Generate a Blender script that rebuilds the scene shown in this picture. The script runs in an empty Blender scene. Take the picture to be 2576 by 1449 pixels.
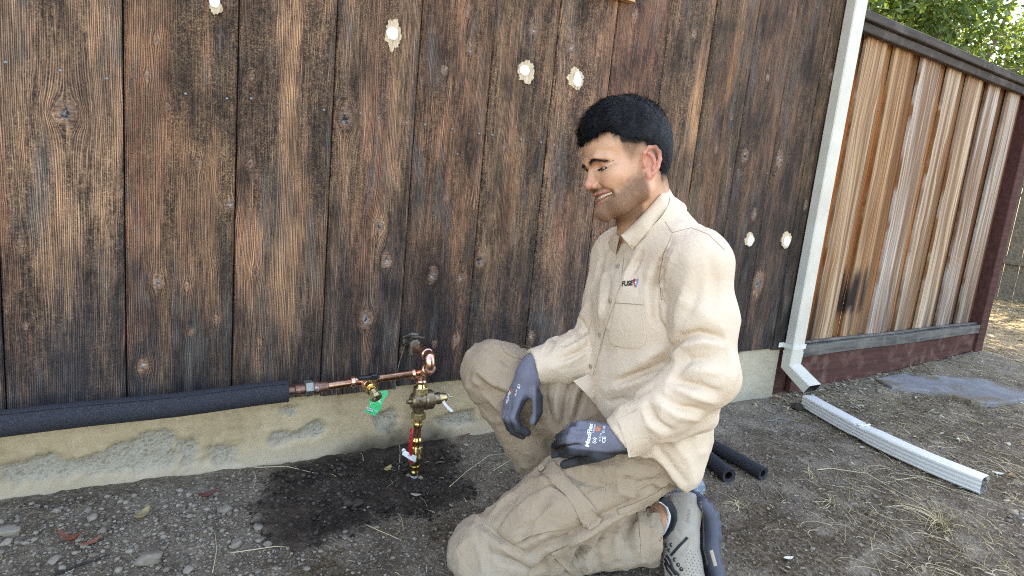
import bpy, bmesh, math, random
import numpy as np
from mathutils import Vector, Matrix
from mathutils.bvhtree import BVHTree

scene = bpy.context.scene
col = scene.collection
rng = np.random.default_rng(7)
random.seed(7)

# ------------------------------------------------------------------ camera
CAM = np.array([0.0, -1.65, 0.87])
FPX = 1555.3
YAW, PITCH, ROLL = 0.5743, 0.1725, 0.0991
CF = np.array([math.sin(YAW)*math.cos(PITCH), math.cos(YAW)*math.cos(PITCH), -math.sin(PITCH)])
_r0 = np.array([math.cos(YAW), -math.sin(YAW), 0.0]); _u0 = np.cross(_r0, CF)
CR = math.cos(ROLL)*_r0 + math.sin(ROLL)*_u0
CU = -math.sin(ROLL)*_r0 + math.cos(ROLL)*_u0
cam_data = bpy.data.cameras.new("camera")
cam_data.sensor_width = 36.0
cam_data.lens = FPX/2576.0*36.0
cam_data.clip_start = 0.02
cam_data.clip_end = 500.0
cam = bpy.data.objects.new("camera", cam_data)
col.objects.link(cam)
cam.matrix_world = Matrix(((CR[0], CU[0], -CF[0], CAM[0]), (CR[1], CU[1], -CF[1], CAM[1]), (CR[2], CU[2], -CF[2], CAM[2]), (0, 0, 0, 1)))
scene.camera = cam

# ------------------------------------------------------------------ light
SUN_EL = math.radians(52.0)
SUN_DIR = Vector((0.22, 0.97, 0)).normalized()          # horizontal direction towards the sun: behind the house
world = bpy.data.worlds.new("World")
scene.world = world
world.use_nodes = True
wn = world.node_tree
bg = wn.nodes["Background"]
sky = wn.nodes.new("ShaderNodeTexSky")
sky.sky_type = 'NISHITA'
sky.sun_disc = False
sky.sun_elevation = SUN_EL
sky.sun_rotation = math.atan2(SUN_DIR.x, SUN_DIR.y)
sky.dust_density = 2.0
wn.links.new(sky.outputs[0], bg.inputs[0])
bg.inputs[1].default_value = 0.15
sun_data = bpy.data.lights.new("sun", 'SUN')
sun_data.energy = 4.0
sun_data.angle = math.radians(0.5)
sun_data.color = (1.0, 0.93, 0.82)
sun = bpy.data.objects.new("sun", sun_data)
col.objects.link(sun)
_sd = Vector((SUN_DIR.x*math.cos(SUN_EL), SUN_DIR.y*math.cos(SUN_EL), math.sin(SUN_EL)))
sun.rotation_euler = _sd.to_track_quat('Z', 'Y').to_euler()
scene.view_settings.view_transform = 'Standard'
scene.view_settings.look = 'None'
scene.view_settings.gamma = 1.0
scene.view_settings.use_curve_mapping = False
scene.view_settings.exposure = 2.95
scene.cycles.filter_width = 1.1
scene.cycles.use_denoising = False      # keep the fine cloth, wood and soil texture; a little grain as in a phone picture
scene.view_settings.use_white_balance = True       # the photograph is balanced for open shade
scene.view_settings.white_balance_temperature = 7900
scene.view_settings.white_balance_tint = 10.0

# ------------------------------------------------------------------ sight lines used to place things
def ray(u, v):
    return (u-1288.0)/FPX*CR - (v-724.5)/FPX*CU + CF
def P(u, v, z):
    return CAM + z*ray(u, v)
def onY(u, v, y=0.0):
    d = ray(u, v); return CAM + (y-CAM[1])/d[1]*d
def onZ(u, v, z=0.0):
    d = ray(u, v); return CAM + (z-CAM[2])/d[2]*d
def px(p):
    d = np.asarray(p)-CAM; z = d@CF
    return 1288+FPX*(d@CR)/z, 724.5-FPX*(d@CU)/z

# ------------------------------------------------------------------ numpy noise
def _hash(ix, iy, iz, seed):
    h = (ix*374761393 + iy*668265263 + iz*2147483647 + seed*1274126177) & 0xffffffff
    h = ((h ^ (h >> 13))*1274126177) & 0xffffffff
    h = (h ^ (h >> 16)) & 0xffffffff
    h = (h*2246822519) & 0xffffffff
    return ((h ^ (h >> 15)) & 0xffffff)/float(0xffffff)
def vnoise(x, y, z=0.0, seed=0):
    x, y, z = np.broadcast_arrays(np.asarray(x, float), np.asarray(y, float), np.asarray(z, float))
    fx, fy, fz = np.floor(x), np.floor(y), np.floor(z)
    tx, ty, tz = x-fx, y-fy, z-fz
    tx = tx*tx*(3-2*tx); ty = ty*ty*(3-2*ty); tz = tz*tz*(3-2*tz)
    ix, iy, iz = fx.astype(np.int64), fy.astype(np.int64), fz.astype(np.int64)
    def c(a, b, d): return _hash(ix+a, iy+b, iz+d, seed)
    if np.all(tz == 0):
        return (c(0,0,0)*(1-tx)+c(1,0,0)*tx)*(1-ty) + (c(0,1,0)*(1-tx)+c(1,1,0)*tx)*ty
    a = (c(0,0,0)*(1-tx)+c(1,0,0)*tx)*(1-ty) + (c(0,1,0)*(1-tx)+c(1,1,0)*tx)*ty
    b = (c(0,0,1)*(1-tx)+c(1,0,1)*tx)*(1-ty) + (c(0,1,1)*(1-tx)+c(1,1,1)*tx)*ty
    return a*(1-tz)+b*tz
def fbm(x, y, z=0.0, seed=0, octv=4, gain=0.5):
    s = 0; a = 1.0; t = 0; f = 1.0
    for i in range(octv):
        s = s + a*vnoise(np.asarray(x)*f, np.asarray(y)*f, np.asarray(z)*f, seed+i*17); t += a; a *= gain; f *= 2.03
    return s/t
def sstep(a, b, x):
    t = np.clip((np.asarray(x, float)-a)/(b-a), 0, 1); return t*t*(3-2*t)

# ------------------------------------------------------------------ objects
def tag(o, label=None, cat=None, group=None, kind=None):
    if label: o["label"] = label
    if cat: o["category"] = cat
    if group: o["group"] = group
    if kind: o["kind"] = kind
    return o
def empty(name, loc=(0, 0, 0), label=None, cat=None, group=None):
    o = bpy.data.objects.new(name, None); col.objects.link(o); o.location = loc
    o.empty_display_size = 0.05
    return tag(o, label, cat, group)
def link(name, me, parent=None, mat=None):
    if mat is not None:
        me.materials.clear(); me.materials.append(mat)
    o = bpy.data.objects.new(name, me); col.objects.link(o)
    if parent is not None:
        o.parent = parent
        o.matrix_parent_inverse = Matrix.Translation(-Vector(root_loc(parent)))
    return o
def root_loc(o):
    if o.parent is None: return o.location.copy()
    return root_loc(o.parent) + o.matrix_parent_inverse.translation + o.location
def mesh(name, verts, faces, smooth=True):
    me = bpy.data.meshes.new(name)
    verts = np.asarray(verts, np.float32)
    if isinstance(faces, np.ndarray):
        nf, k = faces.shape
        me.vertices.add(len(verts)); me.vertices.foreach_set("co", verts.ravel())
        me.loops.add(nf*k); me.loops.foreach_set("vertex_index", faces.astype(np.int32).ravel())
        me.polygons.add(nf)
        me.polygons.foreach_set("loop_start", np.arange(0, nf*k, k, dtype=np.int32))
        me.update(calc_edges=True)
    else:
        me.from_pydata(verts.tolist(), [], [list(map(int, f)) for f in faces])
    if smooth:
        me.polygons.foreach_set("use_smooth", np.ones(len(me.polygons), bool))
    me.update()
    return me
def vattr(me, name, vals):
    vals = np.asarray(vals, np.float32)
    if vals.ndim == 1:
        a = me.attributes.new(name, 'FLOAT', 'POINT'); a.data.foreach_set("value", vals)
    else:
        a = me.attributes.new(name, 'FLOAT_COLOR', 'POINT')
        v = np.ones((len(vals), 4), np.float32); v[:, :3] = vals[:, :3]
        a.data.foreach_set("color", v.ravel())
class MB:
    """collects pieces of ONE mesh"""
    def __init__(s): s.v = []; s.f = []
    def add(s, verts, faces):
        b = len(s.v); s.v.extend([tuple(map(float, p)) for p in verts]); s.f.extend([[int(i)+b for i in f] for f in faces]); return s
    def box(s, lo, hi, rot=None, ch=0.0):
        lo = np.array(lo, float); hi = np.array(hi, float); c = (lo+hi)/2; h = (hi-lo)/2
        bm = bmesh.new(); bmesh.ops.create_cube(bm, size=2.0)
        for q in bm.verts: q.co = Vector((q.co.x*h[0], q.co.y*h[1], q.co.z*h[2]))
        if ch > 0: bmesh.ops.bevel(bm, geom=bm.edges[:], offset=ch, segments=1, affect='EDGES', profile=0.5)
        bm.verts.index_update()
        vs = [np.array(q.co) for q in bm.verts]; fs = [[q.index for q in f.verts] for f in bm.faces]; bm.free()
        if rot is not None: vs = [np.array(rot)@q for q in vs]
        return s.add([q+c for q in vs], fs)
    def tube(s, pts, rad, n=12, cap=True, up=None, ell=None):
        pts = np.asarray(pts, float); m = len(pts); rad = np.broadcast_to(np.asarray(rad, float), (m,))
        t = np.gradient(pts, axis=0); t /= np.linalg.norm(t, axis=1)[:, None]+1e-12
        a = np.array([0, 0, 1.0]) if up is None else np.array(up, float)
        if abs(t[0]@a) > 0.95*np.linalg.norm(a): a = np.array([1.0, 0, 0])
        vs = []; e = ell or (1, 1)
        x = np.cross(a, t[0]); x /= np.linalg.norm(x)
        for i in range(m):
            x = x-(x@t[i])*t[i]; x /= np.linalg.norm(x); y = np.cross(t[i], x)
            for k in range(n):
                w = 2*math.pi*k/n; vs.append(pts[i]+rad[i]*(math.cos(w)*x*e[0]+math.sin(w)*y*e[1]))
        fs = [[i*n+k, i*n+(k+1) % n, (i+1)*n+(k+1) % n, (i+1)*n+k] for i in range(m-1) for k in range(n)]
        if cap: fs += [list(range(n))[::-1], [(m-1)*n+k for k in range(n)]]
        return s.add(vs, fs)
    def lathe(s, p0, axis, prof, n=20, cap=True):
        """prof = [(distance along axis, radius), ...]"""
        ax = np.array(axis, float); ax /= np.linalg.norm(ax); p0 = np.array(p0, float)
        a = np.array([0, 0, 1.0]) if abs(ax[2]) < 0.9 else np.array([1.0, 0, 0])
        x = np.cross(a, ax); x /= np.linalg.norm(x); y = np.cross(ax, x); vs = []
        for d, r_ in prof:
            for k in range(n):
                w = 2*math.pi*k/n; vs.append(p0+ax*d+r_*(math.cos(w)*x+math.sin(w)*y))
        m = len(prof)
        fs = [[i*n+k, i*n+(k+1) % n, (i+1)*n+(k+1) % n, (i+1)*n+k] for i in range(m-1) for k in range(n)]
        if cap: fs += [list(range(n))[::-1], [(m-1)*n+k for k in range(n)]]
        return s.add(vs, fs)
    def build(s, name, mat=None, parent=None, smooth=False, autosmooth=None):
        me = mesh(name, s.v, s.f, smooth)
        if autosmooth:
            me.set_sharp_from_angle(angle=math.radians(autosmooth))
        return link(name, me, parent, mat)
def hexprof(): return 6
def rot_to(zdir, xhint=(1, 0, 0)):
    z = np.array(zdir, float); z /= np.linalg.norm(z); x = np.array(xhint, float); x = x-(x@z)*z; x /= np.linalg.norm(x)
    return np.stack([x, np.cross(z, x), z], 1)

# ------------------------------------------------------------------ materials
class G:
    def __init__(s, name, **kw):
        s.m = bpy.data.materials.new(name); s.m.use_nodes = True
        s.nt = s.m.node_tree; s.b = s.nt.nodes["Principled BSDF"]
        for k, v in kw.items(): s.set(k, v)
    def set(s, k, v):
        k = {'base': 'Base Color', 'rough': 'Roughness', 'metal': 'Metallic', 'spec': 'Specular IOR Level', 'sss': 'Subsurface Weight', 'sssr': 'Subsurface Radius', 'ssss': 'Subsurface Scale', 'normal': 'Normal', 'trans': 'Transmission Weight', 'ior': 'IOR', 'sheen': 'Sheen Weight', 'alpha': 'Alpha', 'coat': 'Coat Weight'}.get(k, k)
        s.inp(s.b, k, v); return s
    def inp(s, n, k, v):
        i = n.inputs[k]
        if isinstance(v, bpy.types.NodeSocket): s.nt.links.new(v, i)
        elif isinstance(v, (tuple, list)):
            i.default_value = tuple(v)+(1.0,) if (len(v) == 3 and i.type == 'RGBA') else tuple(v)
        else: i.default_value = v
    def n(s, typ, ins=None, **at):
        n = s.nt.nodes.new("ShaderNode"+typ)
        for k, v in at.items(): setattr(n, k, v)
        for k, v in (ins or {}).items(): s.inp(n, k, v)
        return n
    def pos(s): return s.n("NewGeometry").outputs["Position"]
    def obj(s): return s.n("TexCoord").outputs["Object"]
    def rnd(s): return s.n("ObjectInfo").outputs["Random"]
    def ocol(s): return s.n("ObjectInfo").outputs["Color"]
    def attr(s, name, c=False):
        n = s.n("Attribute", attribute_name=name); return n.outputs["Color" if c else "Fac"]
    def scale(s, v, sc): return s.n("VectorMath", {0: v, 1: sc}, operation='MULTIPLY').outputs[0]
    def vadd(s, v, w): return s.n("VectorMath", {0: v, 1: w}, operation='ADD').outputs[0]
    def comb(s, x, y, z): return s.n("CombineXYZ", {0: x, 1: y, 2: z}).outputs[0]
    def noise(s, v, sc=1.0, det=3.0, rough=0.55, dist=0.0, c=False):
        n = s.n("TexNoise", {'Scale': sc, 'Detail': det, 'Roughness': rough, 'Distortion': dist})
        if v is not None: s.inp(n, 'Vector', v)
        return n.outputs[1 if c else 0]
    def voro(s, v, sc=1.0, feat='F1', c=False, rnd=1.0):
        n = s.n("TexVoronoi", {'Scale': sc, 'Randomness': rnd}, feature=feat)
        s.inp(n, 'Vector', v); return n.outputs['Color' if c else 'Distance']
    def ramp(s, f, stops, interp='LINEAR'):
        n = s.n("ValToRGB", {0: f}); e = n.color_ramp.elements; n.color_ramp.interpolation = interp
        while len(e) < len(stops): e.new(0.5)
        for el, (p, c) in zip(e, stops):
            el.position = p; el.color = (c, c, c, 1) if isinstance(c, (int, float)) else tuple(c)+(1,)
        return n.outputs[0]
    def mix(s, f, a, b, mode='MIX'):
        n = s.n("Mix", None, data_type='RGBA', blend_type=mode); n.clamp_factor = True
        s.inp(n, 0, f); s.inp(n, 6, a); s.inp(n, 7, b); return n.outputs[2]
    def math(s, op, a, b=0.0, c=None):
        n = s.n("Math", {0: a, 1: b}, operation=op)
        if c is not None: s.inp(n, 2, c)
        return n.outputs[0]
    def mr(s, v, a, b, c=0.0, d=1.0):
        return s.n("MapRange", {0: v, 1: a, 2: b, 3: c, 4: d}).outputs[0]
    def bump(s, h, strength=0.5, dist=0.002, norm=None):
        n = s.n("Bump", {'Height': h, 'Strength': strength, 'Distance': dist})
        if norm is not None: s.inp(n, 'Normal', norm)
        s.set('normal', n.outputs[0]); return n.outputs[0]
def plain(name, base, rough=0.5, metal=0.0, var=0.15, sc=40.0, bump=0.0, **kw):
    g = G(name, rough=rough, metal=metal, **kw)
    p = g.pos(); n = g.noise(p, sc, 4.0, 0.6)
    g.set('base', g.mix(n, tuple(c*(1-var) for c in base), tuple(min(1, c*(1+var)) for c in base)))
    g.set('rough', g.mr(n, 0.3, 0.7, max(0, rough-0.08), min(1, rough+0.08)))
    if bump: g.bump(g.noise(p, sc*6, 3.0), bump, 0.001)
    return g.m
# ================================================================== SETTING: house wall, foundation, fence, ground, trees
# ---- weathered stained siding
def wood_siding_mat():
    g = G("weathered_stained_boards")
    gx, gz, knot, kr = g.attr("gx"), g.attr("gz"), g.attr("knot"), g.attr("kr")
    bare = g.attr("bare"); ot = g.n("ObjectInfo").outputs["Color"]
    worn, crust, mould, red = g.attr("worn"), g.attr("crust"), g.attr("mould"), g.attr("red")
    seed = g.math('MULTIPLY', g.rnd(), 37.0)
    def st(a, b, det=3.0, rough=0.6):
        return g.noise(g.comb(g.math('MULTIPLY', gx, a), g.math('MULTIPLY', gz, b), seed), 1.0, det, rough)
    fine = st(430, 13.0, 3.0, 0.65); med = st(120, 4.0, 4.0, 0.65); big = st(30, 1.6, 3.0)
    P3 = g.comb(gx, gz, seed)
    spk = g.noise(P3, 300, 2.0, 0.75); spk2 = g.noise(P3, 75, 4.0, 0.75); blot = g.noise(P3, 11, 5.0, 0.7)
    # annual rings standing proud as fine ridges
    ph = g.math('ADD', g.math('MULTIPLY', gx, 1650.0), g.math('MULTIPLY', st(34, 1.0, 3.0), 26.0))
    lines = g.math('ADD', g.math('MULTIPLY', g.math('SINE', ph), 0.5), 0.5)
    patch = st(44, 3.6, 6.0, 0.72); patch2 = st(11, 1.5, 4.0, 0.6)
    f = g.math('ADD', g.math('MULTIPLY', patch, 0.62), g.math('MULTIPLY', patch2, 0.38))
    f = g.math('ADD', f, g.math('MULTIPLY', g.math('SUBTRACT', lines, 0.5), 0.05))
    f = g.math('ADD', f, g.math('MULTIPLY', g.math('SUBTRACT', fine, 0.5), 0.34))
    f = g.math('ADD', f, g.math('MULTIPLY', g.math('SUBTRACT', worn, 0.35), 0.10))
    f = g.math('ADD', f, g.math('MULTIPLY', bare, 0.13))
    f = g.math('SUBTRACT', f, g.math('MULTIPLY', crust, 0.05)); f = g.math('SUBTRACT', f, g.math('MULTIPLY', mould, 0.06))
    w = g.ramp(f, [(0.43, 0.0), (0.53, 0.55), (0.63, 1.0)])
    sm_ = g.math('ADD', g.math('MULTIPLY', spk, 0.27), g.math('ADD', g.math('MULTIPLY', fine, 0.38), g.math('MULTIPLY', spk2, 0.35)))
    stain = g.ramp(sm_, [(0.39, (.016, .010, .007)), (0.47, (.056, .036, .024)), (0.54, (.150, .099, .064)), (0.64, (.33, .240, .165))])
    wv = g.math('ADD', g.math('MULTIPLY', lines, 0.40), g.math('ADD', g.math('MULTIPLY', fine, 0.45), g.math('MULTIPLY', med, 0.25)))
    wood = g.ramp(wv, [(0.30, (.050, .024, .012)), (0.46, (.172, .100, .058)), (0.62, (.345, .212, .128)), (0.80, (.53, .385, .265))])
    woodr = g.ramp(wv, [(0.30, (.040, .013, .009)), (0.46, (.130, .042, .026)), (0.62, (.260, .100, .060)), (0.80, (.44, .25, .16))])
    wood = g.mix(g.math('MULTIPLY', red, 0.9), wood, woodr)
    stain = g.mix(g.math('MULTIPLY', red, 0.35), stain, g.mix(1.0, stain, (1.15, .72, .62), 'MULTIPLY'))
    c = g.mix(g.math('MULTIPLY', w, 0.9), stain, wood)
    cf = g.math('MULTIPLY', crust, g.ramp(g.math('ADD', g.math('MULTIPLY', spk2, 0.6), g.math('MULTIPLY', blot, 0.4)), [(0.46, 0.0), (0.57, 0.62)]))
    cc = g.ramp(spk, [(0.40, (.007, .005, .004)), (0.48, (.064, .043, .026)), (0.58, (.190, .132, .080)), (0.70, (.36, .28, .19))])
    c = g.mix(cf, c, cc)
    mf = g.math('MULTIPLY', mould, g.ramp(g.math('ADD', g.math('MULTIPLY', patch, 0.6), g.math('MULTIPLY', patch2, 0.4)), [(0.45, 1.0), (0.66, 0.30)]))
    c = g.mix(g.math('MULTIPLY', mf, 0.97), c, g.ramp(g.math('ADD', g.math('MULTIPLY', fine, .6), g.math('MULTIPLY', lines, .3)), [(0.3, (.010, .011, .016)), (0.5, (.028, .028, .036)), (0.68, (.085, .076, .072)), (0.8, (.15, .13, .115))]))
    tone = g.noise(g.comb(g.math('MULTIPLY', gx, 13.0), g.math('MULTIPLY', gz, 4.5), seed), 1.0, 4.0, 0.65)
    c = g.mix(1.0, c, g.ramp(tone, [(0.32, (.34, .31, .30)), (0.50, (.94, .86, .80)), (0.66, (1.40, 1.24, 1.10))]), 'MULTIPLY')
    c = g.mix(1.0, c, ot, 'MULTIPLY'); c = g.mix(g.math('MULTIPLY', bare, 0.45), c, g.mix(1.0, c, (1.75, 1.6, 1.4), 'MULTIPLY'))
    gp = g.noise(g.comb(g.math('MULTIPLY', gx, 17.0), g.math('MULTIPLY', gz, 3.2), g.math('ADD', seed, 11.0)), 1.0, 4.0, 0.65)
    c = g.mix(g.ramp(gp, [(0.54, 0.0), (0.68, 0.55)]), c, g.ramp(g.math('ADD', g.math('MULTIPLY', fine, .6), g.math('MULTIPLY', lines, .25)), [(0.28, (.045, .038, .034)), (0.5, (.145, .128, .112)), (0.72, (.29, .265, .235))]))
    # knots: pale worn halo, grey checked heart
    krw = g.math('ADD', kr, g.math('MULTIPLY', g.math('SUBTRACT', g.noise(P3, 60, 4.0, 0.7), 0.5), 1.1))
    halo = g.math('MULTIPLY', knot, g.ramp(krw, [(0.25, 0.9), (0.9, 0.65), (1.5, 0.0)]))
    kc = g.ramp(g.math('ADD', g.math('MULTIPLY', fine, .5), g.math('MULTIPLY', spk, .5)), [(0.36, (.075, .040, .026)), (0.52, (.22, .125, .080)), (0.68, (.40, .27, .19))])
    c = g.mix(halo, c, kc)
    core = g.math('MULTIPLY', g.ramp(krw, [(0.0, 1.0), (0.30, 1.0), (0.50, 0.0)]), g.ramp(knot, [(0.05, 0.0), (0.25, 1.0)]))
    hc = g.ramp(g.noise(g.scale(P3, (1.0, .55, 1.0)), 170, 3.0, 0.75), [(0.38, (.018, .015, .014)), (0.50, (.16, .14, .13)), (0.66, (.40, .375, .355))])
    c = g.mix(core, c, hc)
    hole = g.attr("hole")
    c = g.mix(hole, c, (.006, .005, .005))
    g.set('base', c); g.set('rough', g.mr(spk, 0.3, 0.7, 0.62, 0.9)); g.set('spec', 0.32)
    h = g.math('ADD', g.math('MULTIPLY', lines, 0.35), g.math('ADD', g.math('MULTIPLY', fine, 0.8), g.math('ADD', g.math('MULTIPLY', w, -0.5), g.math('MULTIPLY', spk, 0.9))))
    g.bump(h, 0.8, 0.004)
    return g.m
M_SIDING = wood_siding_mat()
M_DARK = plain("dark_sheathing", (.02, .016, .014), 0.9)
M_NAIL = plain("galvanised_nail", (.22, .235, .25), 0.55, 0.6)
def spot_mats():
    g = G("white_filler", rough=0.7); p = g.pos()
    g.set('base', g.mix(g.noise(p, 120, 3.0), (.80, .79, .72), (.92, .92, .87)))
    g2 = G("scraped_wood", rough=0.8); p = g2.pos()
    n = g2.noise(g2.scale(p, (170, 170, 30)), 1.0, 4.0, 0.7)
    g2.set('base', g2.ramp(n, [(0.3, (.30, .20, .11)), (0.5, (.52, .40, .26)), (0.75, (.66, .55, .40))]))
    return g.m, g2.m
M_FILL, M_SCRAPE = spot_mats()

SW = 0.2266
OFF = [-.0018, .0006, .0015, .0008, .0012, -.0006, -.0026, .0013, -.0019, .0011, .0004]
def seam(i):
    o = OFF[i] if 0 <= i < 11 else 0.0
    return (0.008+0.1373*i+o)*1.65
WALL_END = 2.612
SID_Z0 = 0.228
# knots as seen: pixel u, v, half width in pixels, hole depth 0..1
KN = [(165,285,40,0),(50,605,8,0),(65,820,9,0),(420,270,13,.5),(497,412,15,.7),(578,515,17,1),(398,710,20,.2),(543,805,11,.5),(370,190,8,0),(392,103,7,0),
      (470,720,10,0),(480,835,8,0),(540,660,8,0),(633,192,9,.3),(630,413,12,0),(643,685,13,0),(653,860,10,.3),(868,298,26,1),(953,570,18,0),(970,655,18,0),(920,800,24,0),
      (1178,30,12,.2),(1183,125,11,.4),(1117,175,12,.2),(1122,497,9,.4),(1193,517,9,1),(1088,690,18,0),(1158,700,12,0),(1092,865,11,0),(1145,857,13,.3),(1343,72,14,.3),
      (1268,365,9,.2),(1206,655,18,1),(1245,570,7,0),(1433,122,14,.6),(1336,845,12,.2),(1396,635,8,0),(1597,40,11,.5),(1493,590,6,1),(1872,392,12,.9),(1962,398,12,.7),
      (1800,378,7,.3),(1930,195,6,.3),(1895,540,9,0),(1908,712,18,.8),(1838,292,7,.6),(2026,516,7,0),(2090,190,8,0),(1746,85,8,.3),(360,920,20,0),(1012,880,9,0)]
BARE = [(735,360,32,190,1.0),(765,560,25,130,.7),(70,380,16,50,.9),(95,560,12,200,.7),(140,640,60,160,.5),(250,560,30,140,.5),(640,620,25,120,.8),(700,740,40,120,.5),(950,330,9,30,.8),(960,420,25,60,.6),(1120,360,40,60,.6),(1150,560,30,90,.7),(1290,440,25,110,.9),(1255,560,20,60,.7),(1755,270,14,130,.9),(1740,430,14,90,.7),(470,300,16,130,.6),(520,130,18,70,.6),(430,700,14,90,.6),(860,380,14,60,.7),(895,120,12,60,.6),(1465,380,16,90,.5),(1850,170,12,110,.5),(1230,880,12,70,.5),(1060,600,14,80,.5),(390,560,18,120,.45)]
KW = []
for u, v, r_, hl in KN:
    p = onY(u, v); q = onY(u+r_, v)
    KW.append((p[0], p[2], max(0.007, abs(q[0]-p[0])*0.75), hl))
house = empty("house", (1.0, 0.0, 0.0), "weathered wooden house wall of dark brown vertical boards on a concrete foundation", "house")
rows = np.concatenate([np.linspace(SID_Z0, 2.0, 210), np.linspace(2.05, 2.45, 8)])
edges = [(seam(i-1), seam(i)) for i in range(-6, 12)] + [(seam(11), WALL_END)]
boards = []
for bi, (x0, x1) in enumerate(edges):
    gap = 0.0016
    a, b = x0+gap, x1-gap
    nx = 36 if x1 > -0.5 else 12
    cx = np.concatenate([[a, a, ], np.linspace(a+0.0035, b-0.0035, nx), [b, b]])
    cy = np.concatenate([[0.018, 0.0035], np.zeros(nx), [0.0035, 0.018]])
    if nx < 30: rws = rows[::6]
    else: rws = rows
    zj = SID_Z0 + 0.004*math.sin(bi*2.7)
    zz = np.concatenate([[zj], rws]); zz[1] = zj
    X, Z = np.meshgrid(cx, zz); Y = np.repeat(cy[None, :], len(zz), 0).copy()
    Y[0, :] = 0.018
    proud = 0.0016*math.sin(bi*1.9+0.4)
    gx = X.copy(); knot = np.zeros_like(X); kr = np.full_like(X, 3.0); hole = np.zeros_like(X)
    gx += 0.016*(fbm(X*5+bi*7, Z*0.9, 0, 5)-0.5) + 0.004*(fbm(X*16, Z*2.4+bi*3, 0, 8)-0.5)
    bump_y = np.zeros_like(X)
    for xk, zk, R, hl in KW:
        if not (a-0.05 < xk < b+0.05): continue
        dx = X-xk; dz = (Z-zk)/1.55
        rho = np.sqrt(dx*dx+dz*dz)/R*(1+.30*(fbm(X*55+xk*9, Z*55, 0, 13)-.5))
        e = np.exp(-(rho/2.6)**2)
        gx += -dx/np.maximum(rho*rho, 1.0)*0.9*np.minimum(1, rho)*(rho < 8)
        wob = rho*(1+0.35*(fbm(X*60, Z*40, 0, 3)-0.5))
        kr = np.minimum(kr, wob); knot = np.maximum(knot, sstep(1.7, 0.55, wob))
        bump_y -= 0.004*np.exp(-(rho/1.3)**2) - 0.003*np.exp(-(rho/0.45)**2)
        if hl > 0:
            hh = np.exp(-((dx/(R*0.55))**2+((Z-zk+0.15*dx)/(R*0.22))**2))*hl
            hole = np.maximum(hole, sstep(0.45, 0.75, hh*(0.75+0.5*fbm(X*90, Z*90, 0, 9))))
    bump_y += 0.007*hole
    bump_y += 0.0022*(fbm(gx*42, Z*1.6, bi, 11)-0.5) + 0.0016*(fbm(X*30, Z*18, bi, 12)-0.5)
    inner = (Y == 0); Y = Y + proud + np.where(inner, bump_y, 0)
    worn = sstep(0.42, 0.72, fbm(gx*22+bi*11, Z*1.7+bi, 0, 21))
    worn = np.clip(worn + 0.9*np.exp(-((X-onY(740, 380)[0])/0.05)**2-((Z-0.62)/0.30)**2) + 0.35*np.exp(-((X-onY(1290, 450)[0])/0.08)**2-((Z-0.55)/0.2)**2), 0, 1)
    bare = np.zeros_like(X)
    for u_, v_, su, sv, am in BARE:
        pc_ = onY(u_, v_); bare = np.maximum(bare, am*np.exp(-((gx-pc_[0])/(abs(onY(u_+su, v_)[0]-pc_[0])))**2-((Z-pc_[2])/(abs(onY(u_, v_+sv)[2]-pc_[2])))**2)*(a-.01 < pc_[0] < b+.01))
    bare = bare*sstep(.15, .55, fbm(gx*60+bi, Z*4, 0, 47)+.25*bare)
    crust = sstep(0.40, 0.62, fbm(X*7+bi*5, Z*3.1+bi*3, 0, 31)) * sstep(0.20, 0.55, Z)
    crust = np.clip(crust*0.95 + 0.25, 0, 1)*(1-0.6*worn)
    hz = Z-SID_Z0
    mtop = 0.30 + 0.60*fbm(gx*20+bi*9, Z*0.6, 0, 41) + 0.35*sstep(1.5, 2.4, X) - 0.22
    mould = sstep(mtop+0.16, mtop-0.16, hz)*(0.70+0.30*sstep(0.30, 0.0, hz))
    mould = np.maximum(mould, sstep(2.05, 2.5, X)*sstep(0.95, 0.5, Z)*0.9)
    mould *= (1-0.8*knot)
    redv = sstep(0.45, 0.70, fbm(gx*12+bi*13, Z*0.9+bi*2, 0, 51))
    redb = 0.30 if bi % 3 == 1 else 0.0
    if abs((a+b)/2-onY(450, 483)[0]) < 0.1: redb = 0.5
    redv = np.clip(redv*0.8+redb, 0, 1)*(1-crust*0.3)
    nz, ncx = X.shape
    idx = np.arange(nz*ncx).reshape(nz, ncx)
    F = np.stack([idx[:-1, :-1].ravel(), idx[:-1, 1:].ravel(), idx[1:, 1:].ravel(), idx[1:, :-1].ravel()], 1)
    me = mesh("siding_board", np.stack([X.ravel(), Y.ravel(), Z.ravel()], 1), F)
    me.set_sharp_from_angle(angle=math.radians(50))
    for nme, arr in (("gx", gx), ("gz", Z), ("knot", knot), ("kr", kr), ("worn", worn), ("crust", crust), ("mould", mould), ("red", redv), ("hole", hole)):
        vattr(me, nme, arr.ravel())
    vattr(me, "bare", bare.ravel())
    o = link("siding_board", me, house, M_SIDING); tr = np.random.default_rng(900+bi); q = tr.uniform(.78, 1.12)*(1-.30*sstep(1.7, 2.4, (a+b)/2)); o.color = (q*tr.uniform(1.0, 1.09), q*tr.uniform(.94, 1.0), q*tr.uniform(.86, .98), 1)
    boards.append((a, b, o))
def board_at(x):
    for a, b, o in boards:
        if a-0.004 <= x <= b+0.004: return o
    return house
MB().box((-1.6, 0.0195, SID_Z0+0.006), (WALL_END-0.004, 0.05, 2.44)).build("sheathing", M_DARK, house)
MB().box((WALL_END-0.03, 0.052, 0.1), (WALL_END-0.002, 4.5, 2.44)).build("side_wall", M_SIDING, house)
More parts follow.
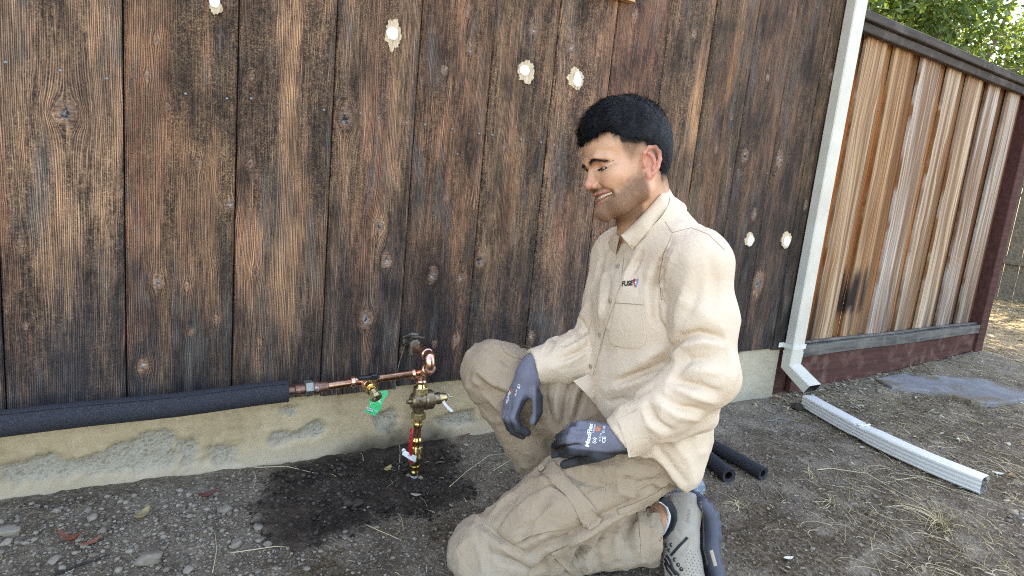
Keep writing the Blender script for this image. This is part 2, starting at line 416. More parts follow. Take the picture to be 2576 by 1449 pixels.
# low pitched roof whose shadow keeps the work area in the shade
rb = MB(); rb.add([(-3.2, -0.20, 2.46), (2.95, -0.20, 2.46), (2.95, 2.2, 2.78), (-3.2, 2.2, 2.78), (-3.2, -0.20, 2.58), (2.95, -0.20, 2.58), (2.95, 2.2, 2.92), (-3.2, 2.2, 2.92)],
                  [(0, 3, 2, 1), (4, 5, 6, 7), (0, 1, 5, 4), (1, 2, 6, 5), (2, 3, 7, 6), (3, 0, 4, 7)])
rb.build("roof", plain("roof_shingle", (.11, .10, .09), 0.9), house)
MB().box((-3.0, 0.06, 0.0), (-1.62, 0.2, 2.44)).build("wall_return", M_DARK, house)
# nails
NA = [(152,178),(269,198),(467,236),(571,248),(632,248),(724,262),(815,277),(907,285),(952,297),(1022,309),(1069,314),(1138,325),(1205,336),(1239,340),(1311,352),(1361,358),(1394,365),
      (1734,413),(1760,415),(1837,425),(1858,427),(1894,433),(1930,436),(1950,438),(14,157),(2056,20),(2087,30),(990,452),(1151,388)]
nm = None
for u, v in NA:
    p = onY(u, v, -0.001)
    if nm is None:
        nm = MB().lathe((0, 0.004, 0), (0, -1, 0), [(0, .0034), (.004, .0034), (.0052, .0024), (.0056, .0005)], 10).build("nail", M_NAIL, None, True)
        nail_src = nm; o = nm
    else:
        o = nail_src.copy(); col.objects.link(o)
    bo = board_at(p[0]); o.parent = bo; o.matrix_parent_inverse = Matrix.Translation(-Vector(root_loc(bo))); o.location = p
# filler dabs and scraped patches round them
def blob(cx, cz, rx, rz, y, seedv, n=56, jag=0.16, tall=0.0):
    v = []; 
    for k in range(n):
        w = 2*math.pi*k/n
        r_ = 1+jag*(2*vnoise(math.cos(w)*2.2+seedv, math.sin(w)*2.2, seedv)-1)+jag*0.9*(vnoise(w*7+seedv*3, 0, 0, 4)-0.5)
        v.append((cx+rx*r_*math.cos(w), y, cz+rz*r_*math.sin(w)+tall*max(0, math.sin(w))**3*rz))
    return v
def disc(verts, depth):
    n = len(verts); c = np.mean(verts, 0)
    vs = [tuple(c)]+[tuple(c+(np.array(p)-c)*0.6) for p in verts]+[tuple(p) for p in verts]+[(p[0], p[1]+depth, p[2]) for p in verts]
    fs = [(0, 1+k, 1+(k+1) % n) for k in range(n)]
    for ring in (0, 1):
        b0 = 1+ring*n; b1 = b0+n
        fs += [(b0+k, b1+k, b1+(k+1) % n, b0+(k+1) % n) for k in range(n)]
    return vs, fs
SPOT = [(539,6,13,15,541,12,17,24,0),(985,85,14,17,988,86,20,39,0),(1318,178,12,14,1322,180,20,28,0),(1450,204,10,15,1447,198,20,27,.5),(1885,606,7,13,1884,604,11,18,.2),(1977,607,8,13,1976,604,12,19,0)]
for k, (u, v, ru, rv, u2, v2, ru2, rv2, tl) in enumerate(SPOT):
    p = onY(u, v); q = onY(u+ru, v); rx = abs(q[0]-p[0]); rz = abs(onY(u, v-rv)[2]-p[2])
    p2 = onY(u2, v2); rx2 = abs(onY(u2+ru2, v2)[0]-p2[0]); rz2 = abs(onY(u2, v2-rv2)[2]-p2[2])
    bo = board_at(p[0])
    vs, fs = disc(blob(p2[0], p2[2], rx2, rz2, -0.0042, k*3.3+1, 72, 0.24), 0.005)
    o2 = MB().add(vs, fs).build("scraped_patch", M_SCRAPE, bo)
    vs, fs = disc(blob(p[0], p[2], rx, rz, -0.0064, k*5.1+2, 48, 0.07, tl), 0.004)
    o1 = MB().add(vs, fs).build("filler_spot", M_FILL, bo, True)
# window trim whose lower corner just shows at the top edge
wt = empty("window_trim", tuple(onY(1590, 0)), "dark wooden box edge with a raw yellow underside on the wall above the man", "trim")
p = onY(1598, 6, -0.03)
MB().box((p[0]-0.30, -0.03, p[2]), (p[0], -0.004, p[2]+0.016), ch=.001).build("sill_board", plain("raw_pine", (.50, .31, .13), 0.6), wt)
MB().box((p[0]-0.30, -0.034, p[2]+0.017), (p[0]+0.002, -0.003, p[2]+0.35), ch=.001).build("trim_board", plain("dark_trim", (.05, .04, .035), 0.7), wt)

# ---- ground heights
def bank(x):
    return np.interp(x, [-4, -.23, .3, 1.1, 1.9, 2.6, 3.0, 4.6, 9], [.07, .052, .04, .03, .005, -.012, .012, .05, .06])
WET = np.array([onZ(u, v)[:2] for u, v in [(640,1300),(672,1240),(690,1205),(790,1172),(880,1165),(905,1140),(1000,1112),(1100,1108),(1140,1140),(1132,1180),(1185,1225),(1195,1258),(1120,1290),(1060,1305),(900,1335),(800,1375),(700,1385),(645,1350)]])
def in_poly(X, Y, poly):
    ins = np.zeros(X.shape, bool); n = len(poly); j = n-1
    for i in range(n):
        xi, yi = poly[i]; xj, yj = poly[j]
        c = ((yi > Y) != (yj > Y)) & (X < (xj-xi)*(Y-yi)/(yj-yi+1e-12)+xi); ins ^= c; j = i
    return ins
def poly_dist(X, Y, poly):
    d = np.full(X.shape, 9.0)
    for i in range(len(poly)):
        a = poly[i]; b = poly[(i+1) % len(poly)]; ab = b-a
        t = np.clip(((X-a[0])*ab[0]+(Y-a[1])*ab[1])/(ab@ab), 0, 1)
        d = np.minimum(d, np.hypot(X-a[0]-t*ab[0], Y-a[1]-t*ab[1]))
    return np.where(in_poly(X, Y, poly), -d, d)
VALVE = onY(1038, 1206, -0.085)
def gz(X, Y, fine=True):
    X = np.asarray(X, float); Y = np.asarray(Y, float)
    d = np.maximum(0, -Y)
    z = bank(X)*np.exp(-(d/0.26)**2) + np.where(Y > 0, bank(X)-bank(X)*np.exp(-(d/0.26)**2), 0)*0
    z = np.where(Y > 0, bank(X), z)
    z = z + sstep(3.0, 5.5, X)*0.04*np.exp(-(d/1.5)**2)*(Y < 0)
    z = z - (bank(VALVE[0])*math.exp(-(0.085/0.26)**2)-VALVE[2]-0.012)*np.exp(-(((X-VALVE[0])/0.15)**2+((Y-VALVE[1]+.012)/0.072)**2)**1.3)*sstep(0.0, -0.03, Y) - 0.012*np.exp(-(((X-VALVE[0]+.03)/0.30)**2+((Y+.22)/0.14)**2))
    if fine:
        z = z + 0.018*(fbm(X*3.1, Y*3.1, 0, 61)-0.5) + 0.012*(fbm(X*13, Y*13, 0, 62)-0.5)
        z = z + 0.010*(fbm(X*45, Y*45, 0, 63, 3, 0.6)-0.5)*(0.35+0.9*sstep(0.35, 0.65, fbm(X*2.3, Y*2.3, 0, 64)))
    return z
ax = np.concatenate([[-60, -25, -10, -5, -3, -2, -1.4, -1.0, -0.7], np.arange(-0.5, 3.6, 0.0105), np.arange(3.61, 6.0, 0.03), np.arange(6.05, 10, 0.12), [10.5, 11.5, 13, 16, 22, 35, 70]])
ay = np.concatenate([[-60, -25, -12, -7, -4.5, -3.2, -2.4, -2.0, -1.7], np.arange(-1.5, 0.061, 0.0105), np.arange(0.1, 2.0, 0.06), np.arange(2.1, 5, 0.3), [6, 9, 14, 25, 60]])
GX, GY = np.meshgrid(ax, ay); GZ = gz(GX, GY)
near = (GX > -0.6) & (GX < 4) & (GY > -1.6) & (GY < 0.1)
wetd = poly_dist(GX, GY, WET) + 0.075*(fbm(GX*12, GY*12, 0, 71)-0.5) + 0.03*(fbm(GX*50, GY*50, 0, 73)-0.5)
wet = sstep(0.026, -0.036, wetd)*(0.80+0.2*sstep(.02, -.05, wetd))
GZ = GZ + np.where(near, wet*0.016*(fbm(GX*30, GY*30, 0, 72, 3, 0.65)-0.45), 0)
def blobm(u, v, ru, sd, amp=0.5):
    c = onZ(u, v); r_ = np.hypot(*(onZ(u+ru, v)[:2]-c[:2])); return np.exp(-((GX-c[0])**2+(GY-c[1])**2)/(r_*r_))
moss = np.clip(1.2*blobm(1110, 1345, 60, 1)+blobm(2150, 1330, 190, 2)+blobm(2330, 1400, 200, 3)+blobm(2050, 1440, 220, 5)+0.8*blobm(2230, 1120, 150, 4)+0.8*blobm(1950, 1330, 140, 6)+blobm(820, 1440, 120, 7)+0.7*blobm(2350, 980, 130, 8), 0, 1)
moss = np.maximum(moss, .75*sstep(1.7, 2.2, GX-.3*GY)*(GY < -.25)*(GX < 4))*sstep(0.40, 0.56, fbm(GX*9, GY*16, 0, 75)+0.10*moss)
clay = sstep(0.42, 0.62, fbm(GX*2.2+5, GY*2.2, 0, 76))
dry = sstep(4.6, 5.6, GX)*sstep(-3.5, -2.0, GY)
moss = np.maximum(moss, sstep(-1.5, -2.2, GY)*(.75+.25*fbm(GX*.7, GY*.7, 0, 77)))  # dark ground behind the camera, added out of view to cut bounced light
idx = np.arange(GX.size).reshape(GX.shape)
F = np.stack([idx[:-1, :-1].ravel(), idx[:-1, 1:].ravel(), idx[1:, 1:].ravel(), idx[1:, :-1].ravel()], 1)
gme = mesh("ground", np.stack([GX.ravel(), GY.ravel(), GZ.ravel()], 1), F)
for nme, arr in (("wet", wet), ("moss", moss), ("clay", clay), ("dry", dry)): vattr(gme, nme, arr.ravel())
def ground_mat():
    g = G("garden_soil"); p = g.pos()
    wet_, moss_, clay_, dry_ = g.attr("wet"), g.attr("moss"), g.attr("clay"), g.attr("dry")
    n1 = g.noise(p, 9, 6.0, 0.65); n2 = g.noise(p, 70, 4.0, 0.7); n3 = g.noise(p, 320, 2.0, 0.7); v = g.voro(g.vadd(p, g.scale(g.noise(p, 40, 2.0, c=True), (.02, .02, .02))), 110)
    f = g.math('ADD', g.math('MULTIPLY', n1, 0.4), g.math('ADD', g.math('MULTIPLY', n2, 0.35), g.math('MULTIPLY', n3, 0.25)))
    c = g.ramp(f, [(0.36, (.060, .046, .034)), (0.47, (.150, .117, .085)), (0.57, (.250, .203, .152)), (0.72, (.42, .36, .28))])
    c2 = g.ramp(f, [(0.36, (.042, .031, .022)), (0.47, (.110, .081, .055)), (0.58, (.200, .157, .114)), (0.74, (.38, .315, .24))])
    c = g.mix(clay_, c, c2)
    bits = g.ramp(g.voro(p, 240, c=True), [(0.80, 0.0), (0.86, 0.7)])
    c = g.mix(bits, c, (.33, .30, .25))
    c = g.mix(g.math('MULTIPLY', moss_, g.ramp(n2, [(0.38, 0.95), (0.62, 0.25)])), c, g.ramp(n3, [(0.3, (.016, .009, .004)), (0.52, (.050, .030, .012)), (0.72, (.13, .09, .04))]))
    c = g.mix(wet_, c, g.ramp(f, [(0.38, (.010, .006, .004)), (0.50, (.032, .021, .014)), (0.62, (.075, .052, .037)), (0.76, (.15, .115, .085))]))
    c = g.mix(dry_, c, g.ramp(f, [(0.36, (.12, .08, .045)), (0.52, (.30, .22, .13)), (0.7, (.50, .40, .26))]))
    g.set('base', c); g.set('rough', g.mr(wet_, 0, 1, 0.95, 0.78)); g.set('spec', 0.25)
    g.bump(g.math('ADD', g.math('MULTIPLY', n2, 0.7), g.math('ADD', g.math('MULTIPLY', n3, 0.4), g.math('MULTIPLY', v, 0.5))), 0.9, 0.008)
    return g.m
tag(link("ground", gme, None, ground_mat()), kind="structure")

# ---- concrete foundation with broken, pebbly patches
fx = np.concatenate([np.arange(-1.6, -0.3, 0.1), np.arange(-0.3, 1.5, 0.0075), np.arange(1.5, WALL_END-0.03, 0.012), [WALL_END-0.03]])
fz = np.concatenate([[-0.15], np.arange(-0.06, SID_Z0+0.001, 0.0065), [SID_Z0+0.004]])
FXg, FZg = np.meshgrid(fx, fz)
def pm(pts, soft=0.02, sd=0):
    poly = np.array([[onY(u, v)[0], onY(u, v)[2]] for u, v in pts])
    d = poly_dist(FXg, FZg, poly)+0.045*(fbm(FXg*22, FZg*22, 0, 81+sd)-0.5)+0.02*(fbm(FXg*80, FZg*80, 0, 82)-0.5)
    return sstep(0.008, -0.006, d)
agg = np.zeros_like(FXg)
for k, pl in enumerate([[(0,1190),(90,1155),(170,1165),(260,1135),(330,1110),(420,1085),(445,1100),(440,1180),(330,1190),(200,1195),(60,1215),(0,1235)],
                        [(450,1120),(500,1110),(510,1150),(470,1185),(448,1170)],[(530,1135),(590,1130),(600,1170),(540,1180)],[(670,1115),(690,1090),(750,1085),(800,1068),(815,1090),(760,1115),(700,1122)],
                        [(945,1050),(985,1030),(1000,1060),(985,1090),(950,1085)],[(1100,1060),(1190,1040),(1200,1065),(1130,1080)],[(480,1085),(510,1075),(520,1090),(490,1095)],[(690,1035),(740,1030),(730,1050)]]):
    agg = np.maximum(agg, pm(pl, sd=k))
FYg = 0.012 + 0.002*(fbm(FXg*4, FZg*4, 0, 85)-0.5) + 0.011*agg - agg*0.012*(fbm(FXg*70, FZg*70, 0, 86, 3, .6)-0.35) + 0.0012*(fbm(FXg*40, FZg*40, 0, 87)-0.5)
for hx, hz_, hr in [(onY(700,1030)[0], onY(700,1030)[2], .012), (onY(965,1060)[0], onY(965,1060)[2], .02), (onY(520,1165)[0], onY(520,1165)[2], .012), (onY(545,1165)[0], onY(545,1165)[2], .008)]:
    FYg += 0.010*np.exp(-((FXg-hx)**2+(FZg-hz_)**2)/hr**2)
cx_ = onY(440, 1150)[0]
FYg += 0.006*np.exp(-((FXg-cx_-0.004*np.sin(FZg*60))/0.0035)**2)
idx = np.arange(FXg.size).reshape(FXg.shape)
F = np.stack([idx[:-1, :-1].ravel(), idx[:-1, 1:].ravel(), idx[1:, 1:].ravel(), idx[1:, :-1].ravel()], 1)
fme = mesh("foundation", np.stack([FXg.ravel(), FYg.ravel(), FZg.ravel()], 1), F)
vattr(fme, "agg", agg.ravel())
soilh = gz(FXg, np.zeros_like(FXg)-0.01)
vattr(fme, "dust", (sstep(0.075, 0.0, FZg-soilh+0.03*(fbm(FXg*12, FZg*12, 0, 88)-0.5))).ravel())
splash = sstep(0.03, -0.04, poly_dist(FXg, FZg, np.array([[onY(u, v)[0], onY(u, v)[2]] for u, v in [(800,1175),(870,1130),(920,1105),(1000,1085),(1110,1082),(1160,1110),(1200,1200),(800,1250)]]))+0.04*(fbm(FXg*20, FZg*20, 0, 89)-0.5))
vattr(fme, "splash", splash.ravel())
def conc_mat():
    g = G("old_concrete"); p = g.pos(); a = g.attr("agg"); du = g.attr("dust"); sp = g.attr("splash")
    n1 = g.noise(p, 5, 5.0, 0.6); n2 = g.noise(p, 60, 4.0, 0.65); n3 = g.noise(p, 260, 2.0, 0.6)
    st = g.noise(g.scale(p, (6, 6, 60)), 1.0, 4.0, 0.6)
    f = g.math('ADD', g.math('MULTIPLY', n1, 0.5), g.math('ADD', g.math('MULTIPLY', n2, 0.3), g.math('MULTIPLY', st, 0.2)))
    c = g.ramp(f, [(0.35, (.28, .205, .122)), (0.5, (.405, .310, .192)), (0.66, (.50, .395, .258))])
    pv = g.voro(p, 105); pc = g.voro(p, 105, c=True)
    peb = g.ramp(pc, [(0.15, (.17, .145, .11)), (0.4, (.26, .235, .19)), (0.65, (.34, .30, .24)), (0.9, (.20, .175, .14))])
    peb = g.mix(g.ramp(pv, [(0.25, 0.0), (0.5, 1.0)]), peb, g.ramp(n3, [(0.3, (.22, .20, .165)), (0.7, (.38, .355, .30))]))
    c = g.mix(g.math('MULTIPLY', a, .8), c, peb)
    pit = g.ramp(g.voro(p, 42), [(0.05, 0.8), (0.11, 0.0)])
    c = g.mix(g.math('MULTIPLY', pit, g.ramp(n2, [(0.5, 0.0), (0.6, 1.0)])), c, (.14, .11, .08))
    c = g.mix(g.math('MULTIPLY', du, 0.6), c, (.40, .345, .27))
    c = g.mix(g.math('MULTIPLY', sp, 0.9), c, g.ramp(n2, [(0.35, (.035, .026, .018)), (0.65, (.085, .065, .048))]))
    right = g.ramp(g.n("SeparateXYZ", {0: p}).outputs[0], [(0.0, 0.0), (1.0, 1.0)])
    c = g.mix(g.math('MULTIPLY', g.mr(g.n("SeparateXYZ", {0: p}).outputs[0], 1.4, 2.4, 0, 1), 0.6), c, g.ramp(f, [(0.35, (.26, .24, .19)), (0.66, (.46, .43, .35))]))
    g.set('base', c); g.set('rough', 0.92); g.set('spec', 0.25)
    g.bump(g.math('ADD', g.math('MULTIPLY', n2, 0.4), g.math('ADD', g.math('MULTIPLY', n3, 0.3), g.math('MULTIPLY', g.math('MULTIPLY', pv, a), -0.9))), 0.6, 0.006)
    return g.m
M_CONC = conc_mat()
link("foundation", fme, house, M_CONC)
# ================================================================== fence, downspout, background fence, trees
def cedar_mat():
    g = G("weathered_cedar"); p = g.obj(); seed = g.math('MULTIPLY', g.rnd(), 53.0); oc = g.ocol()
    q = g.n("SeparateXYZ", {0: p})
    warp = g.noise(g.comb(g.math('MULTIPLY', q.outputs[0], 7.0), seed, g.math('MULTIPLY', q.outputs[2], 1.6)), 1.0, 2.0)
    xx = g.math('ADD', g.math('MULTIPLY', q.outputs[0], 1.0), g.math('MULTIPLY', warp, 0.10))
    ringn = g.noise(g.comb(g.math('MULTIPLY', xx, 150.0), seed, g.math('MULTIPLY', q.outputs[2], 1.2)), 1.0, 2.0, 0.5)
    fine = g.noise(g.comb(g.math('MULTIPLY', xx, 420.0), seed, g.math('MULTIPLY', q.outputs[2], 4.0)), 1.0, 3.0, 0.6)
    band = g.noise(g.comb(g.math('MULTIPLY', q.outputs[0], 22.0), seed, g.math('MULTIPLY', q.outputs[2], 0.7)), 1.0, 3.0, 0.6)
    saw = g.noise(g.comb(g.math('MULTIPLY', q.outputs[0], 6.0), seed, g.math('MULTIPLY', q.outputs[2], 160.0)), 1.0, 2.0)
    c = g.mix(g.ramp(ringn, [(0.42, 0.0), (0.62, 1.0)]), oc, g.mix(1.0, oc, (.52, .34, .20), 'MULTIPLY'))
    c = g.mix(g.math('MULTIPLY', g.ramp(band, [(0.45, 0.0), (0.62, 1.0)]), 0.75), c, g.mix(0.5, (.20, .10, .045), oc, 'MULTIPLY'))
    c = g.mix(0.35, c, g.mix(1.0, c, g.ramp(fine, [(0.3, .45), (0.7, 1.25)]), 'MULTIPLY'))
    z = q.outputs[2]
    low = g.math('MULTIPLY', g.mr(z, 0.62, 0.24), g.ramp(g.noise(g.comb(g.math('MULTIPLY', q.outputs[0], 26.0), seed, g.math('MULTIPLY', z, 2.0)), 1.0, 3.0), [(0.38, 1.0), (0.58, 0.1)]))
    c = g.mix(g.math('MULTIPLY', low, 0.8), c, (.055, .045, .040))
    st = g.attr("stain")
    c = g.mix(st, c, (.018, .010, .008))
    g.set('base', c); g.set('rough', 0.82); g.set('spec', 0.25)
    g.bump(g.math('ADD', g.math('MULTIPLY', fine, 0.6), g.math('ADD', ringn, g.math('MULTIPLY', saw, 0.3))), 0.45, 0.002)
    return g.m
M_CEDAR = cedar_mat()
def paintwood(name, a, b, wear=None):
    g = G(name); p = g.obj(); n = g.noise(g.scale(p, (3, 40, 40)), 1.0, 4.0, 0.65); n2 = g.noise(p, 9, 4.0, 0.6); n3 = g.noise(g.scale(p, (14, 260, 260)), 1.0, 2.0)
    c = g.mix(g.ramp(n, [(0.35, 0.0), (0.65, 1.0)]), a, b)
    if wear: c = g.mix(g.ramp(n2, [(0.5, 0.0), (0.66, 0.8)]), c, wear)
    g.set('base', c); g.set('rough', 0.85); g.set('spec', 0.25); g.bump(g.math('ADD', n, n3), 0.5, 0.002)
    return g.m
M_CAP = paintwood("dark_weathered_cap", (.030, .025, .022), (.075, .062, .054), (.11, .095, .085))
M_RED = paintwood("red_brown_stain", (.050, .020, .016), (.098, .038, .031), (.16, .095, .075))
M_REDP = paintwood("red_brown_post", (.048, .018, .015), (.088, .034, .028))
M_GREYRAIL = paintwood("grey_rail", (.060, .055, .050), (.145, .132, .118), (.19, .165, .135))

fence = empty("board_fence", (3.7, 0.03, 0.0), "board on board cedar fence with dark cap and red brown kickboard beyond the downspout", "fence")
FR = [(2.845,3.020,(.50,.36,.235),0),(3.092,3.252,(.46,.30,.17),1),(3.360,3.545,(.50,.44,.39),0),(3.632,3.768,(.47,.375,.285),0),(3.858,4.032,(.53,.42,.31),0),(4.108,4.266,(.46,.41,.365),0),(4.370,4.533,(.42,.375,.33),0)]
BK = [(2.735,2.862,(.30,.165,.075),0),(3.002,3.110,(.30,.165,.075),1),(3.235,3.378,(.31,.17,.08),1),(3.515,3.660,(.36,.215,.12),0),(3.740,3.890,(.28,.16,.085),0),(4.000,4.140,(.25,.135,.07),0),(4.230,4.400,(.20,.10,.055),0),(4.500,4.630,(.20,.095,.06),0)]
def picket(x0, x1, y, c, st):
    nx = 6; zz = np.linspace(0.20+0.03*(x0-2.8)/1.8, 1.685, 50)
    cx = np.concatenate([[x0, x0], np.linspace(x0+.002, x1-.002, nx), [x1, x1]])
    cup = 0.002*np.sin(np.linspace(0, math.pi, nx))*random.choice([-1, 1])
    cy = np.concatenate([[y+.016, y+.002], y+cup, [y+.002, y+.016]])
    X, Z = np.meshgrid(cx, zz); Y = np.repeat(cy[None], len(zz), 0) + 0.002*np.sin(Z*1.7+x0*9)
    idx = np.arange(X.size).reshape(X.shape)
    F = np.stack([idx[:-1, :-1].ravel(), idx[:-1, 1:].ravel(), idx[1:, 1:].ravel(), idx[1:, :-1].ravel()], 1)
    me = mesh("picket", np.stack([X.ravel(), Y.ravel(), Z.ravel()], 1), F); me.set_sharp_from_angle(angle=math.radians(40))
    s = np.zeros(X.shape)
    if st:
        jag = 0.10*fbm(X*60, Z*4, 0, 91)
        top = 0.50+0.22*fbm(X*35, Z*0.5, 0, 92)-0.05; bot = 0.30+jag
        s = sstep(top+0.05, top-0.03, Z)*sstep(bot-0.01, bot+0.04, Z)*sstep(2.99, 3.03, X)*sstep(3.30, 3.22, X)*sstep(.35, .6, fbm(X*22, Z*1.5, 0, 93)+.18)
    vattr(me, "stain", s.ravel())
    o = link("picket", me, fence, M_CEDAR); o.color = tuple(c)+(1,)
for x0, x1, c, st in BK: picket(x0, x1, 0.050, c, st)
for x0, x1, c, st in FR: picket(x0, x1, 0.026, c, st)
def beam(name, x0, x1, y0, y1, za0, za1, zb0, zb1, mat_, par, ch=0.003, n=14):
    """horizontal timber running along the wall, its two ends at different heights"""
    mb = MB(); xs = np.linspace(x0, x1, n)
    prof = lambda a, b: [(y0+ch, a), (y1-ch, a), (y1, a+ch), (y1, b-ch), (y1-ch, b), (y0+ch, b), (y0, b-ch), (y0, a+ch)]
    vs = []
    for i, x in enumerate(xs):
        t = (x-x0)/(x1-x0); a = za0+(zb0-za0)*t; b = za1+(zb1-za1)*t; w = 0.0015*math.sin(x*5.3+za0*20)
        vs += [(x, yy+w, zz_+w) for yy, zz_ in prof(a, b)]
    fs = [[i*8+k, (i+1)*8+k, (i+1)*8+(k+1) % 8, i*8+(k+1) % 8] for i in range(n-1) for k in range(8)]+[list(range(8)), [(n-1)*8+k for k in range(8)][::-1]]
    return mb.add(vs, fs).build(name, mat_, par)
beam("cap_rail", 2.70, 4.80, -0.030, 0.115, 1.697, 1.735, 1.694, 1.732, M_CAP, fence)
beam("top_trim", 2.70, 4.74, -0.012, 0.020, 1.655, 1.6935, 1.652, 1.6905, M_CAP, fence)
beam("rear_rail", 2.70, 4.6, 0.070, 0.105, 1.58, 1.67, 1.58, 1.67, M_GREYRAIL, fence)
beam("bottom_rail", 2.70, 4.612, -0.016, 0.0245, 0.178, 0.232, 0.200, 0.254, M_GREYRAIL, fence)
beam("rail_ledge", 2.70, 4.612, 0.006, 0.0235, 0.234, 0.246, 0.256, 0.268, M_GREYRAIL, fence)
beam("kickboard", 2.70, 4.612, 0.000, 0.024, -0.05, 0.175, 0.0, 0.197, M_RED, fence)
MB().box((4.616, -0.018, -0.1), (4.716, 0.082, 1.69), ch=.004).build("fence_post", M_REDP, fence)
MB().box((2.614, 0.03, -0.1), (2.735, 0.10, 1.69), ch=.004).build("fence_post", M_REDP, fence)  # corner post added and widened to close a gap that leaked sunlight
for z in (1.45, 1.02, 0.62, 0.36): MB().lathe((4.60, 0.0495, z), (0, -1, 0), [(0, .004), (.002, .004), (.003, .001)], 8).build("nail", M_NAIL, fence)

# ---- downspout on the house corner
def spout_mat():
    g = G("cream_enamel"); p = g.pos(); n = g.noise(p, 9, 4.0, 0.6); n2 = g.noise(g.scale(p, (60, 60, 12)), 1.0, 4.0, 0.7)
    c = g.mix(g.ramp(n, [(0.35, 0.0), (0.7, 1.0)]), (.50, .465, .39), (.58, .55, .475))
    c = g.mix(g.ramp(n2, [(0.60, 0.0), (0.72, 0.55)]), c, (.38, .33, .27))
    g.set('base', c); g.set('rough', 0.42); g.set('spec', 0.4); return g.m
M_SPOUT = spout_mat()
M_BLACKISH = plain("dark_inside", (.03, .02, .018), 0.9)
dsp = empty("downspout", (2.625, -0.027, 0.0), "cream painted metal downspout running down the house corner beside the cedar fence", "downspout")
def rect_path(pts, rights, w, d, up2):
    """rectangular tube: each ring = centre +- right*w/2 +- up2[i]*d/2"""
    vs = []
    for p_, r_, q_ in zip(pts, rights, up2):
        p_, r_, q_ = map(np.array, (p_, r_, q_))
        c = 0.004
        for sx, sy, cx_, cy_ in [(-1, -1, 1, 0), (1, -1, -1, 0), (1, -1, 0, 1), (1, 1, 0, -1), (1, 1, -1, 0), (-1, 1, 1, 0), (-1, 1, 0, -1), (-1, -1, 0, 1)]:
            vs.append(p_+r_*(sx*w/2+cx_*c)+q_*(sy*d/2+cy_*c))
    n = len(pts); fs = [[i*8+k, i*8+(k+1) % 8, (i+1)*8+(k+1) % 8, (i+1)*8+k] for i in range(n-1) for k in range(8)]
    return vs, fs
R_ = (1, 0, 0)
v_, f_ = rect_path([(2.625, -.029, 2.45), (2.625, -.029, 1.5), (2.625, -.029, 0.215)], [R_]*3, .086, .046, [(0, 1, 0)]*3)
MB().add(v_, f_).build("pipe_run", M_SPOUT, dsp)
s2 = math.sqrt(.5)
v_, f_ = rect_path([(2.625, -.029, 0.222), (2.625, -.029, 0.150), (2.625, -.150, 0.080)], [R_]*3, .090, .050, [(0, 1, 0), (0, .89, -.46), (0, .5, -.866)])
v2, f2 = rect_path([(2.625, -.1505, 0.0795), (2.625, -.105, 0.106)], [R_]*2, .084, .044, [(0, .5, -.866)]*2)
mb = MB().add(v_, f_); mb.build("elbow", M_SPOUT, dsp)
MB().add(v2, [f[::-1] for f in f2]).build("elbow_lining", M_BLACKISH, dsp)
st = MB(); st.box((2.5775, -.0555, .236), (2.6725, -.0535, .258)); st.box((2.5755, -.0555, .236), (2.5775, -.002, .258)); st.box((2.6725, -.0555, .236), (2.6745, -.002, .258)); st.box((2.545, -.004, .236), (2.5755, -.002, .258))
st.build("strap", plain("strap_metal", (.62, .61, .56), 0.4), dsp)

# ---- weathered fence far behind
bgf = empty("grey_fence", (8.8, 0.5, 0.0), "old grey board fence far behind beyond the red brown post", "fence")
M_GREYB = paintwood("old_grey_board", (.10, .085, .065), (.20, .175, .14))
src = None
for k in range(50):
    y = -3.2+k*0.150
    if src is None:
        src = MB().box((8.795, -.071, -.05), (8.815, .071, 1.80), ch=.002).build("fence_board", M_GREYB, None); o = src
    else: o = src.copy(); col.objects.link(o)
    o.parent = bgf; o.matrix_parent_inverse = Matrix.Translation(-Vector(bgf.location)); o.location = (0.004*math.sin(k*2.1), y, 0.01*math.sin(k*1.3))
MB().box((8.75, -3.3, .47), (8.792, 4.3, .56), ch=.003).build("fence_rail", M_GREYB, bgf)
MB().box((8.75, -3.3, 1.55), (8.792, 4.3, 1.64), ch=.003).build("fence_rail", M_GREYB, bgf)

# ---- trees behind the fence
def leaf_mat(name, a, b, cc):
    m = bpy.data.materials.new(name); m.use_nodes = True; nt = m.node_tree; g = G.__new__(G); g.m = m; g.nt = nt; g.b = nt.nodes["Principled BSDF"]
    t = g.attr("tone")
    c = g.ramp(t, [(0.0, a), (0.55, b), (1.0, cc)])
    g.set('base', c); g.set('rough', 0.38); g.set('spec', 0.45)
    tr = g.n("BsdfTranslucent"); g.inp(tr, 0, g.mix(0.35, c, (.42, .50, .06)))
    mx = g.n("MixShader", {0: 0.32}); nt.links.new(g.b.outputs[0], mx.inputs[1]); nt.links.new(tr.outputs[0], mx.inputs[2])
    nt.links.new(mx.outputs[0], nt.nodes["Material Output"].inputs[0]); return m
M_LEAF = leaf_mat("shrub_leaf", (.022, .055, .012), (.056, .120, .024), (.14, .21, .05))
M_LEAF2 = leaf_mat("dark_leaf", (.020, .055, .014), (.050, .115, .025), (.11, .18, .045))
M_BARK = plain("grey_bark", (.12, .095, .075), 0.9, var=0.4, sc=25, bump=0.5)
